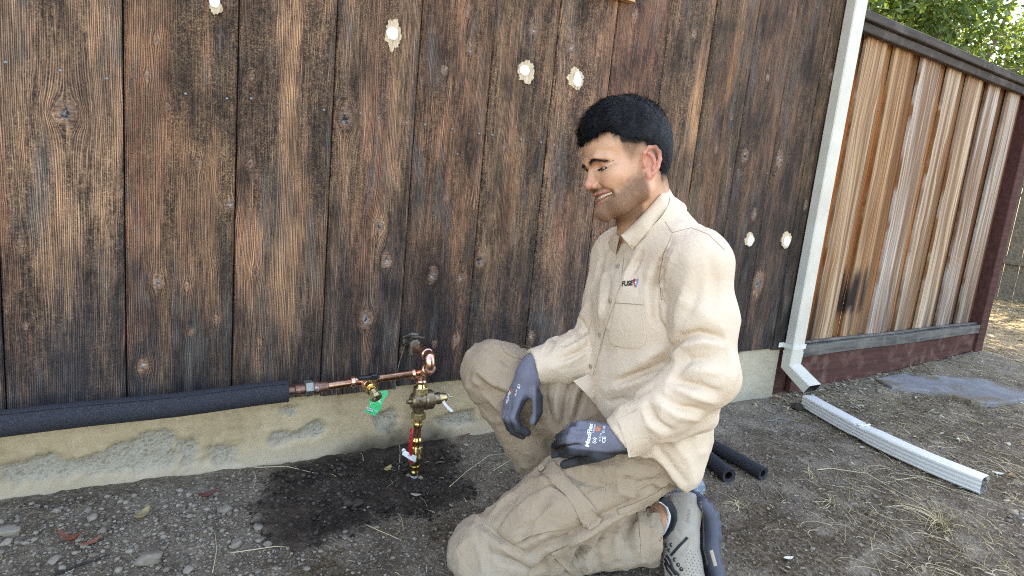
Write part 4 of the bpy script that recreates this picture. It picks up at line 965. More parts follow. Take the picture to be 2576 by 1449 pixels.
# loose white downspout piece, bent in the middle, ribbed sides
def loose_spout():
    a, m_, b = gpt(2030, 1030), gpt(2200, 1128), gpt(2470, 1244)
    w, h = .064, .058
    t = empty("loose_downspout", tuple(m_), "length of white ribbed downspout lying bent on the soil by the slab", "downspout")
    def ctr(s):
        p = (1-s)*(1-s)*a+2*s*(1-s)*(m_*1.0+(m_-(a+b)/2)*.55)+s*s*b
        return np.array([p[0], p[1], float(gz(p[0], p[1], False))+h/2+.006])
    S = np.linspace(0, 1, 40); pts = np.array([ctr(s) for s in S]); tg = np.gradient(pts, axis=0); tg /= np.linalg.norm(tg, axis=1)[:, None]
    # profile with three grooves in each side wall
    prof = []
    def side(x, sgn):
        out = []
        for k, yy in enumerate(np.linspace(-.36, .36, 13)): out.append((x-sgn*(.0018 if k % 4 in (1, 2) else 0), yy*h))
        return out
    R = side(w/2, 1); Lf = side(-w/2, -1)[::-1]
    prof = [(-w/2+.009, -h/2), (w/2-.009, -h/2), (w/2-.002, -h/2+.004)]+R+[(w/2-.002, h/2-.004), (w/2-.009, h/2), (-w/2+.009, h/2), (-w/2+.002, h/2-.004)]+Lf+[(-w/2+.002, -h/2+.004)]
    k = len(prof)
    def rings(sc): 
        vs = []
        for p, d, s in zip(pts, tg, S):
            sd = np.cross(d, (0, 0, 1)); sd /= np.linalg.norm(sd); up = np.cross(sd, d); sq = 1-.16*math.exp(-((s-.42)/.035)**2)
            vs += [p+sd*x*sc+up*z*sc*sq for x, z in prof]
        return vs
    fs = [(i*k+j, i*k+(j+1) % k, (i+1)*k+(j+1) % k, (i+1)*k+j) for i in range(len(S)-1) for j in range(k)]
    gm = G("white_enamel"); pp = gm.pos(); nn = gm.noise(pp, 22, 4.0, .7); d2 = gm.noise(pp, 160, 3.0, .7)
    cc = gm.mix(gm.ramp(nn, [(0.5, 0.0), (0.75, .35)]), (.66, .655, .63), (.47, .45, .41)); cc = gm.mix(gm.ramp(d2, [(0.66, 0.0), (0.72, .6)]), cc, (.35, .31, .26))
    gm.set('base', cc); gm.set('rough', .35)
    o1 = MB().add(rings(1.0), fs).build("spout_shell", gm.m, t, True, 28)
    gi = G("dirty_white_inside"); pp = gi.pos(); nn = gi.noise(pp, 60, 4.0, .7); gi.set('rough', .7)
    gi.set('base', gi.ramp(nn, [(0.38, (.05, .04, .03)), (0.5, (.25, .22, .18)), (0.62, (.62, .62, .62))]))
    MB().add(rings(.955), [f[::-1] for f in fs]).build("spout_lining", gi.m, t, True, 28)
    e = rings(1.0)[-k:]; e2 = rings(.955)[-k:]; s_ = rings(1.0)[:k]; s2_ = rings(.955)[:k]
    MB().add(e+e2, [(j, (j+1) % k, k+(j+1) % k, k+j) for j in range(k)]).add(s_+s2_, [(j, k+j, k+(j+1) % k, (j+1) % k) for j in range(k)]).build("cut_edge", gm.m, t)
    # crumpled lap where it was bent
    c = ctr(.40); d = tg[16]; sd = np.cross(d, (0, 0, 1)); sd /= np.linalg.norm(sd)
    mb = MB(); mb.tube([c+sd*w*s*.5+np.array([0, 0, h*.5-.001])+d*.012*math.cos(s*1.4) for s in np.linspace(-.95, .95, 8)], .0035, 8, ell=(1.6, .8)); mb.build("fold_lip", gm.m, t, True)
loose_spout()

# stones and clods
def stone_mat(name, lo, hi):
    g = G(name, rough=.95); p = g.obj(); a = g.attr("tone"); n1 = g.noise(p, 60, 5.0, .7); n2 = g.noise(p, 300, 2.0)
    c = g.ramp(g.math('ADD', g.math('MULTIPLY', n1, .5), g.math('MULTIPLY', a, .5)), [(0.2, lo), (0.8, hi)])
    g.set('base', c); g.set('spec', .2); g.bump(g.math('ADD', n1, g.math('MULTIPLY', n2, .4)), .6, .003); return g.m
M_CLOD = stone_mat("dry_clod", (.100, .082, .065), (.285, .240, .192))
M_CLODW = stone_mat("damp_clod", (.012, .009, .007), (.080, .062, .050))
def ico(sub):
    bm = bmesh.new(); bmesh.ops.create_icosphere(bm, subdivisions=sub, radius=1.0); v = np.array([q.co[:] for q in bm.verts]); f = np.array([[q.index for q in p.verts] for p in bm.faces]); bm.free(); return v, f
I1, I2, I3 = ico(1), ico(2), ico(3)
def rock_verts(V, rad, seedv, flat=.72):
    r = np.random.default_rng(seedv); d = V*(1+.55*(vnoise(V[:, 0]*1.7+seedv*.37, V[:, 1]*1.7, V[:, 2]*1.7, 3)-.5)+.22*(vnoise(V[:, 0]*5+seedv, V[:, 1]*5, V[:, 2]*5, 4)-.5))[:, None]
    for _ in range(5):
        nn_ = r.normal(0, 1, 3); nn_ /= np.linalg.norm(nn_); k = d@nn_; cut = r.uniform(.45, .78); d = d-np.outer(np.maximum(0, k-cut)*.85, nn_)
    w = r.uniform(0, 6.28); c, s = math.cos(w), math.sin(w); d = d*np.array([r.uniform(.9, 1.25), r.uniform(.8, 1.05), flat*r.uniform(.85, 1.15)])
    return (d@np.array([[c, -s, 0], [s, c, 0], [0, 0, 1]]))*rad
ST = [(370,1398,29,"largest clod of dry soil, pale brown, at the bottom left among grey pebbles",0),(26,1334,25,"rough brown clod at the left edge just below the concrete foundation",0),(15,1362,15,"small grey-brown stone at the left edge under the rough clod",0),
      (565,1280,17,"rounded grey clod beside the edge of the dark wet soil",0),(647,1324,13,"pale angular stone at the very edge of the wet soil",0),(231,1300,13,"flat grey stone lying alone below the foundation on the left",0),(255,1333,12,"grey clod left of the curled tan leaf",0),
      (593,1364,15,"broad grey clod above the pale straw stems",0),(133,1408,15,"grey stone below the red brown bark curl",0),(470,1431,14,"whitish stone at the bottom edge beside small gravel",0),(352,1286,11,"grey stone just behind the curled tan leaf",0),
      (673,1368,11,"pale stone at the lower corner of the wet soil",0),(1058,1202,7,"small white stone touching the plastic riser on its right",0),(1026,1194,6,"small tan stone touching the plastic riser on its left",0),(1172,1118,7,"round pale pebble at the foot of the wall between valve and knee",0),
      (1141,1372,9,"smooth grey pebble on the soil left of the kneeling knee",0),(2546,1285,11,"smooth round pebble at the right edge below the loose white spout",0),(2006,1024,17,"dark clod under the upper end of the loose white spout",1),(2208,981,8,"tan pebble beside the concrete slab",0),(900,1264,17,"dark damp clod in the middle of the wet soil",1),(874,1265,14,"damp brown clod beside the darker clod in the wet soil",1)]
for k, (u, v, r_, lab, wetk) in enumerate(ST):
    p = gpt(u, v+r_*.5); z = (p-CAM)@CF; rad = r_*z/FPX
    V = rock_verts(I3[0], rad, 100+k); me = mesh("stone", V, I3[1], True); vattr(me, "tone", np.full(len(V), .35+.4*rng.random()) if k not in (12, 13, 14, 16) else np.full(len(V), 1.0))
    o = link("stone", me, None, M_CLODW if wetk else M_CLOD); o.location = p+np.array([0, 0, rad*.38]); tag(o, lab, "stone", "stones and clods on the soil")
def scatter(num, dens, box, seedv):
    r = np.random.default_rng(seedv); out = np.zeros((0, 2))
    while len(out) < num:
        q = np.stack([r.uniform(box[0], box[1], num), r.uniform(box[2], box[3], num)], 1); out = np.concatenate([out, q[r.random(num) < dens(q[:, 0], q[:, 1])]])
    return out[:num]
def uvf(x, y):
    d = np.stack([x-CAM[0], y-CAM[1], np.zeros_like(x)-CAM[2]], 1); z = d@CF; return 1288+FPX*(d@CR)/z, 724.5-FPX*(d@CU)/z, z
def gravel(name, num, rmin, rmax, dens, seedv, mat_, V0, kind="stuff", powr=2.4):
    r = np.random.default_rng(seedv); XY = scatter(num, dens, (-.5, 3.6, -1.45, -.03), seedv); Z = gz(XY[:, 0], XY[:, 1])
    rad = rmin+(rmax-rmin)*r.random(num)**powr
    base = [rock_verts(V0[0], 1.0, 500+i) for i in range(12)]; kk = r.integers(0, 12, num); V = np.stack([base[i] for i in kk])*rad[:, None, None]
    w = r.uniform(0, 6.28, num); c, s = np.cos(w)[:, None], np.sin(w)[:, None]
    V = np.stack([V[..., 0]*c-V[..., 1]*s, V[..., 0]*s+V[..., 1]*c, V[..., 2]], -1)
    V += np.stack([XY[:, 0], XY[:, 1], Z+rad*.25], 1)[:, None, :]
    F = (V0[1][None]+(np.arange(num)*len(V0[0]))[:, None, None]).reshape(-1, 3)
    me = mesh(name, V.reshape(-1, 3), F, False)
    vattr(me, "tone", np.repeat(r.random(num), len(V0[0]))); return tag(link(name, me, None, mat_), kind=kind)
def wetness(x, y): return sstep(0.02, -0.01, poly_dist(x, y, WET)+.075*(fbm(x*12, y*12, 0, 71)-.5)+.03*(fbm(x*50, y*50, 0, 73)-.5))
def d_left(x, y):
    u, v, z = uvf(x, y); a = np.exp(-((u-330)/420.)**2-((v-1390)/95.)**2)+.8*np.exp(-((u-560)/140.)**2-((v-1330)/60.)**2)+.10
    return np.clip(a*(1-.95*wetness(x, y))*(.4+.8*fbm(x*7, y*7, 0, 201)), 0, 1)
def d_all(x, y): return np.clip((.25+.6*sstep(.45, .65, fbm(x*3, y*3, 0, 202)))*(1-.9*wetness(x, y)), 0, 1)
def d_wet(x, y): return wetness(x, y)*(.3+.7*fbm(x*9, y*9, 0, 203))
gravel("gravel", 2500, .0020, .0095, d_left, 41, M_CLOD, I1)
gravel("gravel", 9000, .0012, .0052, d_left, 42, M_CLOD, I1)
gravel("gravel", 6500, .0010, .0062, d_all, 43, M_CLOD, I1, powr=4)
gravel("wet_soil_crumbs", 2200, .0012, .0085, d_wet, 44, M_CLODW, I1)

# dry straw
M_STRAW = leaf_mat("dry_straw", (.30, .22, .11), (.54, .43, .25), (.78, .68, .46))
def straw_mesh(name, roots, dirs, lens, wid, curl, seedv, rise=0.05, seg=5):
    r = np.random.default_rng(seedv); n = len(roots); p = roots.copy(); d = dirs.copy(); L = []; s_ = np.cross(d, (0, 0, 1)); 
    ax_ = r.normal(0, curl, n); up = r.normal(rise, rise, n)
    for i in range(seg+1):
        t = i/seg; w = wid*(1-.65*t); sd = np.cross(d, (0, 0, 1)); sd /= np.linalg.norm(sd, axis=1)[:, None]+1e-9
        L.append(np.stack([p-sd*w[:, None], p+sd*w[:, None]+np.array([0, 0, .0006])], 1))
        a = ax_*(0.6+t)/seg; c, s = np.cos(a), np.sin(a); d = np.stack([d[:, 0]*c-d[:, 1]*s, d[:, 0]*s+d[:, 1]*c, up*(1-2.2*t)], 1); d /= np.linalg.norm(d, axis=1)[:, None]
        p = p+d*(lens/seg)[:, None]
        g_ = gz(p[:, 0], p[:, 1])+.0015; p[:, 2] = np.maximum(p[:, 2], g_)
    V = np.stack(L, 1).reshape(n, -1, 3); k = 2*(seg+1); F = np.array([[2*i, 2*i+1, 2*i+3, 2*i+2] for i in range(seg)])[None]+(np.arange(n)*k)[:, None, None]
    me = mesh(name, V.reshape(-1, 3), F.reshape(-1, 4), False); vattr(me, "tone", np.repeat(r.random(n), k)); return me
def d_straw(x, y):
    u, v, z = uvf(x, y); a = 1.0*sstep(1950, 2350, u)+.30*sstep(1700, 2000, u)+.6*np.exp(-((u-1150)/220.)**2-((v-1230)/90.)**2)+.10
    return np.clip(a*(.25+.9*sstep(.4, .7, fbm(x*4, y*4, 0, 211))), 0, 1)
def flat_straw(name, num, dens, seedv, l0, l1, box=(-.4, 5.2, -1.45, -.03), wid=(.0004, .0012)):
    r = np.random.default_rng(seedv); XY = scatter(num, dens, box, seedv); Z = gz(XY[:, 0], XY[:, 1])+.003; w = r.normal(.6, .9, num)
    D = np.stack([np.cos(w), np.sin(w), np.zeros(num)], 1)
    return straw_mesh(name, np.stack([XY[:, 0], XY[:, 1], Z], 1), D, l0+(l1-l0)*r.random(num)**2, r.uniform(*wid, num), .9, seedv)
tag(link("dry_straw", flat_straw("dry_straw", 4300, d_straw, 51, .02, .13), None, M_STRAW), kind="stuff")
tag(link("straw_chaff", flat_straw("straw_chaff", 7000, lambda x, y: np.clip(d_straw(x, y)+.08, 0, 1), 52, .006, .03, wid=(.0004, .0010)), None, M_STRAW), kind="stuff")
tag(link("dry_litter", flat_straw("dry_litter", 5000, lambda x, y: np.clip(.35+sstep(4.7, 5.5, x), 0, 1), 53, .03, .12, box=(4.4, 9.5, -1.5, 3.0), wid=(.001, .006)), None, M_STRAW), kind="stuff")
def tuft(u, v, n_, ln, label, seedv, spread=.9):
    r = np.random.default_rng(seedv); p = gpt(u, v); w = r.uniform(0, 6.28, n_) if spread > .8 else r.normal(.9, spread, n_); el = r.uniform(.15, .9, n_)
    D = np.stack([np.cos(w)*np.cos(el), np.sin(w)*np.cos(el), np.sin(el)], 1); R0 = p+np.stack([r.normal(0, .008, n_), r.normal(0, .008, n_), np.zeros(n_)], 1)
    me = straw_mesh("grass_tuft", R0, D, ln*r.uniform(.4, 1.1, n_), r.uniform(.0006, .0013, n_), .8, seedv, rise=.35); tag(link("grass_tuft", me, None, M_STRAW), label, "dry grass", "tufts of dry grass")
tuft(2365, 1318, 70, .16, "largest tuft of dead yellow grass, spread flat below the loose white spout", 61)
tuft(2040, 1192, 26, .05, "small dry tuft on the soil to the left of the loose white spout", 62)
tuft(2440, 1110, 16, .08, "sparse dry tuft to the right of the loose white spout", 63)
tuft(2090, 1268, 20, .06, "low straw tuft on the brown moss right of the foam tubes", 64)
tuft(1860, 1275, 22, .07, "small pale green tuft beside the dark shoe sole", 65)
def stem(pix, rad, label, seedv):
    pts = [gpt(u, v, .004) for u, v in pix]; pts[len(pts)//2][2] += .006
    q = []
    for i in range(len(pts)-1): q += [pts[i]*(1-t)+pts[i+1]*t for t in np.linspace(0, 1, 5)[:-1]]
    q.append(pts[-1]); me_o = MB().tube(q, np.linspace(rad, rad*.45, len(q)), 6).build("straw_stem", M_STRAW, None, True); vattr(me_o.data, "tone", np.full(len(me_o.data.vertices), .75)); tag(me_o, label, "straw", "single straw stems")
stem([(2055,1182),(2090,1178),(2180,1195),(2250,1232),(2330,1275)], .0019, "long bent straw stem arching over the soil below the loose white spout", 1)
stem([(2250,1208),(2310,1200),(2400,1238),(2500,1262)], .0014, "pale straw stem lying along the lower edge of the loose white spout", 2)
stem([(1130,1225),(1175,1185),(1230,1150),(1300,1138)], .0013, "bent straw stem between the wet soil and the raised knee", 3)
stem([(1240,1185),(1290,1158),(1345,1140)], .0011, "thin straw stem leaning up to the shin of the raised leg", 4)
stem([(580,1391),(690,1381),(722,1376)], .0013, "pale straw stem on the gravel at the bottom, left of the wet soil", 5)
stem([(535,1440),(545,1390),(540,1330)], .0010, "upright thin straw stem in the gravel on the left", 6)
stem([(640,1176),(720,1178),(800,1192)], .0013, "dry stem lying on the soil ledge against the foundation", 7)
stem([(920,1320),(1010,1365)], .0012, "short straw stem at the front of the wet soil", 8)
def stick(pix, rad, base, label):
    pts = [gpt(u, v, rad) for u, v in pix]; q = []
    for i in range(len(pts)-1): q += [pts[i]*(1-t)+pts[i+1]*t+np.array([0, 0, .002*math.sin(9*t+i)]) for t in np.linspace(0, 1, 5)[:-1]]
    q.append(pts[-1]); tag(MB().tube(q, np.linspace(rad, rad*.6, len(q)), 7).build("stick", plain("stick_bark", base, .9), None, True), label, "stick")
stick([(135,1446),(200,1422),(275,1397)], .0030, (.022, .016, .016), "thin dark stick lying at the bottom left on the gravel")
stick([(1920,1061),(1965,1053),(2005,1062)], .0032, (.16, .15, .15), "grey curved twig on the soil above the foam tubes")
stick([(1160,1098),(1180,1092),(1182,1084)], .0035, (.15, .06, .035), "short red brown twig at the foot of the wall beside the raised knee")
# fallen leaves
def leaf_obj(u, v, L, W, ang, curl, base, label, name="dry_leaf", lift=.004):
    p = gpt(u, v, lift); mb = []; n_, m_ = 9, 5; vs = []
    for i in range(n_):
        t = i/(n_-1); w = W*math.sin(math.pi*min(1, t*.96+.02))**.8
        for j in range(m_):
            s = j/(m_-1)*2-1; x = L*(t-.5); y = w*s*.5; z = curl*L*(t-.5)**2*1.6+abs(s)*w*.28*curl*2
            vs.append(p+np.array([x*math.cos(ang)-y*math.sin(ang), x*math.sin(ang)+y*math.cos(ang), z]))
    fs = [(i*m_+j, i*m_+j+1, (i+1)*m_+j+1, (i+1)*m_+j) for i in range(n_-1) for j in range(m_-1)]
    o = MB().add(vs, fs).build(name, plain("dead_leaf", base, .7, var=.4, sc=80), None, True); md = o.modifiers.new("thickness", 'SOLIDIFY'); md.thickness = .0008
    tag(o, label, "leaf", "fallen leaves")
leaf_obj(358, 1303, .050, .022, .9, .9, (.27, .20, .10), "curled tan leaf standing among the pebbles on the left")
leaf_obj(175, 1362, .055, .014, 2.6, 1.3, (.17, .045, .022), "red brown bark curl bent like a hook on the left gravel", "bark_curl")
leaf_obj(228, 1368, .050, .012, .5, .6, (.24, .085, .045), "orange brown bark strip right of the hooked bark curl", "bark_curl")
leaf_obj(522, 1250, .050, .018, .2, .8, (.11, .030, .022), "dark red leaf on the soil ledge above the gravel")
leaf_obj(1315, 1140, .060, .028, .1, .8, (.19, .085, .045), "brown curled leaf by the shin of the raised leg")
leaf_obj(1046, 1246, .030, .011, -.5, .3, (.33, .29, .22), "pale grey leaf on the wet soil below the plastic riser")
leaf_obj(975, 1185, .035, .018, .6, .9, (.36, .25, .11), "yellowish curled leaf left of the plastic riser")
leaf_obj(2232, 1137, .05, .016, .1, .8, (.24, .13, .055), "brown leaf tucked against the side of the loose white spout")
leaf_obj(2510, 1192, .040, .020, -.7, .3, (.52, .55, .44), "pale green leaf beside the open end of the loose white spout")
leaf_obj(2545, 1200, .045, .022, .3, .6, (.26, .17, .09), "brown leaf at the right edge beside the open spout end")
leaf_obj(1983, 1405, .030, .012, -.3, .3, (.62, .60, .52), "whitish leaf on the dark moss near the bottom edge")
leaf_obj(2410, 1105, .028, .012, .3, .3, (.56, .58, .44), "small pale green leaf on the straw right of the loose white spout")
def litter(name, num, dens, seedv, L0, L1, box=(-.4, 4.8, -1.45, -.02)):
    r = np.random.default_rng(seedv); XY = scatter(num, dens, box, seedv); Z = gz(XY[:, 0], XY[:, 1]); L = r.uniform(L0, L1, num); W = L*r.uniform(.3, .55, num); w = r.uniform(0, 6.28, num); tl = r.normal(0, .25, (num, 2))
    tx = np.array([-.5, -.2, .2, .5, .2, -.2]); ty = np.array([0, .45, .4, 0, -.4, -.45]); X = tx[None]*L[:, None]; Y = ty[None]*W[:, None]; ZZ = X*tl[:, :1]+Y*tl[:, 1:]+np.abs(Y)*.3
    c, s = np.cos(w)[:, None], np.sin(w)[:, None]; V = np.stack([XY[:, :1]+X*c-Y*s, XY[:, 1:]+X*s+Y*c, (Z+.004)[:, None]+ZZ], -1)
    F = (np.array([[0, 1, 2, 3], [0, 3, 4, 5]])[None]+(np.arange(num)*6)[:, None, None]).reshape(-1, 4)
    me = mesh(name, V.reshape(-1, 3), F, False); vattr(me, "tone", np.repeat(r.random(num), 6)); return me
M_LITT = leaf_mat("leaf_litter", (.12, .07, .04), (.34, .27, .16), (.62, .60, .48))
tag(link("leaf_litter", litter("leaf_litter", 520, lambda x, y: np.clip(sstep(1700, 2300, uvf(x, y)[0])*.8+.08, 0, 1), 71, .010, .030), None, M_LITT), kind="stuff")
tag(link("leaf_litter", litter("leaf_litter", 420, lambda x, y: np.clip(np.exp(-((x-2.75)/.25)**2-((y+.12)/.14)**2)+.5*np.exp(-((x-3.6)/.8)**2-((y+.06)/.06)**2), 0, 1), 72, .012, .035, box=(2.3, 4.6, -.5, 0)), None, M_LITT), kind="stuff")
tag(link("leaf_litter", litter("leaf_litter", 3500, lambda x, y: x*0+.8, 73, .03, .07, box=(4.75, 9.5, -1.0, 3.5)), None, M_LITT), kind="stuff")
# clear blue crumpled bottle behind the shoe
# ================================================================== implicit-surface toolkit (cloth, skin, gloves, shoes)
def smin(a, b, k):
    if k <= 0: return np.minimum(a, b)
    h = np.clip(.5+.5*(b-a)/k, 0, 1); return b*(1-h)+a*h-k*h*(1-h)
class Field:
    def __init__(s, ax, ay, az):
        s.a = [np.asarray(t, np.float32) for t in (ax, ay, az)]; s.D = np.full([len(t) for t in s.a], .25, np.float32)
    def sl(s, lo, hi):
        r = []
        for t, l, h in zip(s.a, lo, hi): r.append(slice(max(0, np.searchsorted(t, l)-1), min(len(t), np.searchsorted(t, h)+1)))
        return tuple(r)
    def grid(s, sl): return np.stack(np.meshgrid(s.a[0][sl[0]], s.a[1][sl[1]], s.a[2][sl[2]], indexing='ij'), -1)
    def op(s, fn, c, rad, k=0.0, mode='add'):
        """fn(points)->distance, evaluated in a box of half size rad about c"""
        rad = np.broadcast_to(rad, 3); c = np.asarray(c, float); sl = s.sl(c-rad, c+rad)
        if any(q.stop-q.start < 1 for q in sl): return
        d = fn(s.grid(sl)).astype(np.float32); A = s.D[sl]
        if mode == 'add': s.D[sl] = smin(A, d, k)
        elif mode == 'cut': s.D[sl] = -smin(-A, d, k)
        elif mode == 'disp': s.D[sl] = A+d
    def cap(s, a, b, ra, rb=None, k=.02, mode='add'):
        a = np.array(a, float); b = np.array(b, float); rb = ra if rb is None else rb; ba = b-a; L2 = max(ba@ba, 1e-9)
        def fn(X):
            p = X-a; h = np.clip((p@ba)/L2, 0, 1); return np.linalg.norm(p-h[..., None]*ba, axis=-1)-(ra+(rb-ra)*h)
        s.op(fn, (a+b)/2, np.abs(ba)/2+max(ra, rb)+k+.012, k, mode)
    def chain(s, pts, rads, k=.01, mode='add'):
        rads = np.broadcast_to(rads, len(pts))
        for i in range(len(pts)-1): s.cap(pts[i], pts[i+1], rads[i], rads[i+1], k, mode)
    def ell(s, c, r, R=None, k=.02, mode='add'):
        c = np.array(c, float); r = np.array(r, float); R = np.eye(3) if R is None else np.array(R)
        def fn(X):
            p = (X-c)@R; k0 = np.linalg.norm(p/r, axis=-1); k1 = np.linalg.norm(p/(r*r), axis=-1)+1e-9; return k0*(k0-1)/k1
        s.op(fn, c, np.abs(R)@r+k+.015, k, mode)
    def body(s, a, b, lat, wa, da, wb, db, k=.03):
        """trunk segment: elliptical section, half width w along lat, half depth d"""
        a = np.array(a, float); b = np.array(b, float); ba = b-a; L = np.linalg.norm(ba); ax_ = ba/L; lat = lat-(lat@ax_)*ax_; lat /= np.linalg.norm(lat); fr = np.cross(lat, ax_)
        def fn(X):
            p = X-a; t = p@ax_; h = np.clip(t/L, 0, 1); w = wa+(wb-wa)*h; d = da+(db-da)*h; e = t-h*L; m = np.minimum(w, d)
            return (np.sqrt((p@lat/w)**2+(p@fr/d)**2+(e/m)**2+1e-9)-1)*m
        s.op(fn, (a+b)/2, np.abs(ba)/2+max(wa, wb, da, db)+k+.02, k)
    def halfspace(s, p, n, k=.004):
        """remove what lies on the n side of the plane"""
        p = np.array(p, float); n = np.array(n, float); n /= np.linalg.norm(n); G_ = s.grid((slice(None),)*3); s.D = -smin(-s.D, ((p-G_)@n).astype(np.float32), k)
    def line(s, pts, w, amp, closed=False, fade=True, sharp=0.0, nrm=None):
        """raised (amp>0) or sunk (amp<0) crease along a polyline"""
        pts = np.array(pts, float); ex = max(3*w, .022 if nrm is not None else 0); lo = pts.min(0)-ex; hi = pts.max(0)+ex; n = len(pts)
        seg = np.linalg.norm(np.diff(pts, axis=0), axis=1); T = np.concatenate([[0], np.cumsum(seg)]); tot = T[-1]+1e-9
        def fn(X):
            best = np.full(X.shape[:-1], 9.0); par = np.zeros(X.shape[:-1])
            for i in range(n-1):
                ba = pts[i+1]-pts[i]; p = X-pts[i]; h = np.clip((p@ba)/(ba@ba+1e-12), 0, 1); r_ = p-h[..., None]*ba
                if nrm is not None:
                    k_ = r_@nrm[i]; r_ = r_-(k_*.85)[..., None]*nrm[i]
                d = np.linalg.norm(r_, axis=-1)
                m = d < best; best = np.where(m, d, best); par = np.where(m, (T[i]+h*seg[i])/tot, par)
            f = np.sin(np.pi*np.clip(par*.9+.05, 0, 1))**.6 if fade else 1.0
            return -amp*f*(np.exp(-(best/w)**2)*(1-sharp)+sharp*np.exp(-best/(.75*w)))
        s.op(fn, (lo+hi)/2, (hi-lo)/2, mode='disp')
    def val(s, p):
        p = np.atleast_2d(p); I = []; T = []
        for q, t in zip(p.T, s.a):
            i = np.clip(np.searchsorted(t, q)-1, 0, len(t)-2); I.append(i); T.append(np.clip((q-t[i])/(t[i+1]-t[i]), 0, 1))
        r = 0
        for c in range(8):
            w = 1; ix = []
            for k in range(3):
                b = (c >> k) & 1; w = w*(T[k] if b else 1-T[k]); ix.append(I[k]+b)
            r = r+w*s.D[tuple(ix)]
        return r
    def hit(s, u, v, z0=.95, z1=1.75):
        z = np.arange(z0, z1, .002); d = ray(u, v); pts = CAM+z[:, None]*d; f = s.val(pts); k = np.nonzero(f < 0)[0]
        if len(k) == 0: return pts[np.argmin(f)]
        i = k[0]; 
        if i == 0: return pts[0]
        t = f[i-1]/(f[i-1]-f[i]); return pts[i-1]+(pts[i]-pts[i-1])*t
    def crease(s, uv, w, amp, sub=3, **kw):
        q = []
        for i in range(len(uv)-1): q += [(uv[i][0]*(1-t)+uv[i+1][0]*t, uv[i][1]*(1-t)+uv[i+1][1]*t) for t in np.linspace(0, 1, sub+1)[:-1]]
        q.append(uv[-1]); H = np.array([s.hit(*p) for p in q]); e = .004; N = np.stack([s.val(H+np.eye(3)[k]*e)-s.val(H-np.eye(3)[k]*e) for k in range(3)], 1); N /= np.linalg.norm(N, axis=1)[:, None]+1e-9
        s.line(H, w, amp, nrm=(N[:-1]+N[1:])/2, **kw)
    def mesh(s, smooth=2):
        D = s.D; ins = D < 0; ax, ay, az = s.a
        c = np.zeros([n-1 for n in D.shape], np.uint8)
        for i in (0, 1):
            for j in (0, 1):
                for k in (0, 1): c += ins[i:D.shape[0]-1+i, j:D.shape[1]-1+j, k:D.shape[2]-1+k]
        act = np.argwhere((c > 0) & (c < 8)); vid = np.full(c.shape, -1, np.int64); vid[tuple(act.T)] = np.arange(len(act))
        acc = np.zeros((len(act), 3)); cnt = np.zeros(len(act)); co = [ax, ay, az]
        for axis in range(3):
            o = [k for k in range(3) if k != axis]
            for b0 in (0, 1):
                for b1 in (0, 1):
                    i0 = act.copy(); i0[:, o[0]] += b0; i0[:, o[1]] += b1; i1 = i0.copy(); i1[:, axis] += 1
                    f0 = D[tuple(i0.T)]; f1 = D[tuple(i1.T)]; m = (f0 < 0) != (f1 < 0); t = f0[m]/(f0[m]-f1[m])
                    p = np.stack([co[k][i0[m, k]] for k in range(3)], 1).astype(float); p[:, axis] += t*(co[axis][i1[m, axis]]-co[axis][i0[m, axis]])
                    acc[m] += p; cnt[m] += 1
        V = acc/cnt[:, None]; Fs = []
        for axis in range(3):
            o = [(axis+1) % 3, (axis+2) % 3]; a_ = [slice(None)]*3; b_ = [slice(None)]*3; a_[axis] = slice(0, -1); b_[axis] = slice(1, None)
            e = ins[tuple(a_)] != ins[tuple(b_)]; E = np.argwhere(e); E = E[(E[:, o[0]] > 0) & (E[:, o[1]] > 0) & (E[:, o[0]] < D.shape[o[0]]-1) & (E[:, o[1]] < D.shape[o[1]]-1)]
            q = []
            for d0, d1 in ((-1, -1), (0, -1), (0, 0), (-1, 0)):
                t = E.copy(); t[:, o[0]] += d0; t[:, o[1]] += d1; q.append(vid[tuple(t.T)])
            q = np.stack(q, 1); fl = ~ins[tuple(E.T)]; q[fl] = q[fl][:, ::-1]; Fs.append(q)
        F = np.concatenate(Fs)
        for _ in range(smooth):
            S = np.zeros_like(V); n = np.zeros(len(V))
            for k in range(4): 
                a = F[:, k]; b = F[:, (k+1) % 4]
                for d in range(3): S[:, d] += np.bincount(a, V[b, d], len(V))+np.bincount(b, V[a, d], len(V))
                n += np.bincount(a, minlength=len(V))+np.bincount(b, minlength=len(V))
            V = V*.5+.5*S/np.maximum(n, 1)[:, None]
        return V, F
def fine(lo, hi, *zones, base=.012):
    """axis that is base-spaced, finer inside the zones (a, b, step)"""
    out = []; p = lo
    while p < hi:
        out.append(p); st = base
        for a, b, h in zones:
            if a-1e-6 <= p < b: st = min(st, h)
            elif p < a < p+st: st = a-p if a-p > .001 else st
        p += st
    return np.array(out)
def vnormals(V, F):
    n = np.cross(V[F[:, 2]]-V[F[:, 0]], V[F[:, 3]]-V[F[:, 1]]); N = np.zeros_like(V)
    for k in range(4):
        for d in range(3): N[:, d] += np.bincount(F[:, k], n[:, d], len(V))
    return N/(np.linalg.norm(N, axis=1)[:, None]+1e-12)
def bvh_of(V, F): return BVHTree.FromPolygons([tuple(v) for v in V], [tuple(f) for f in F])

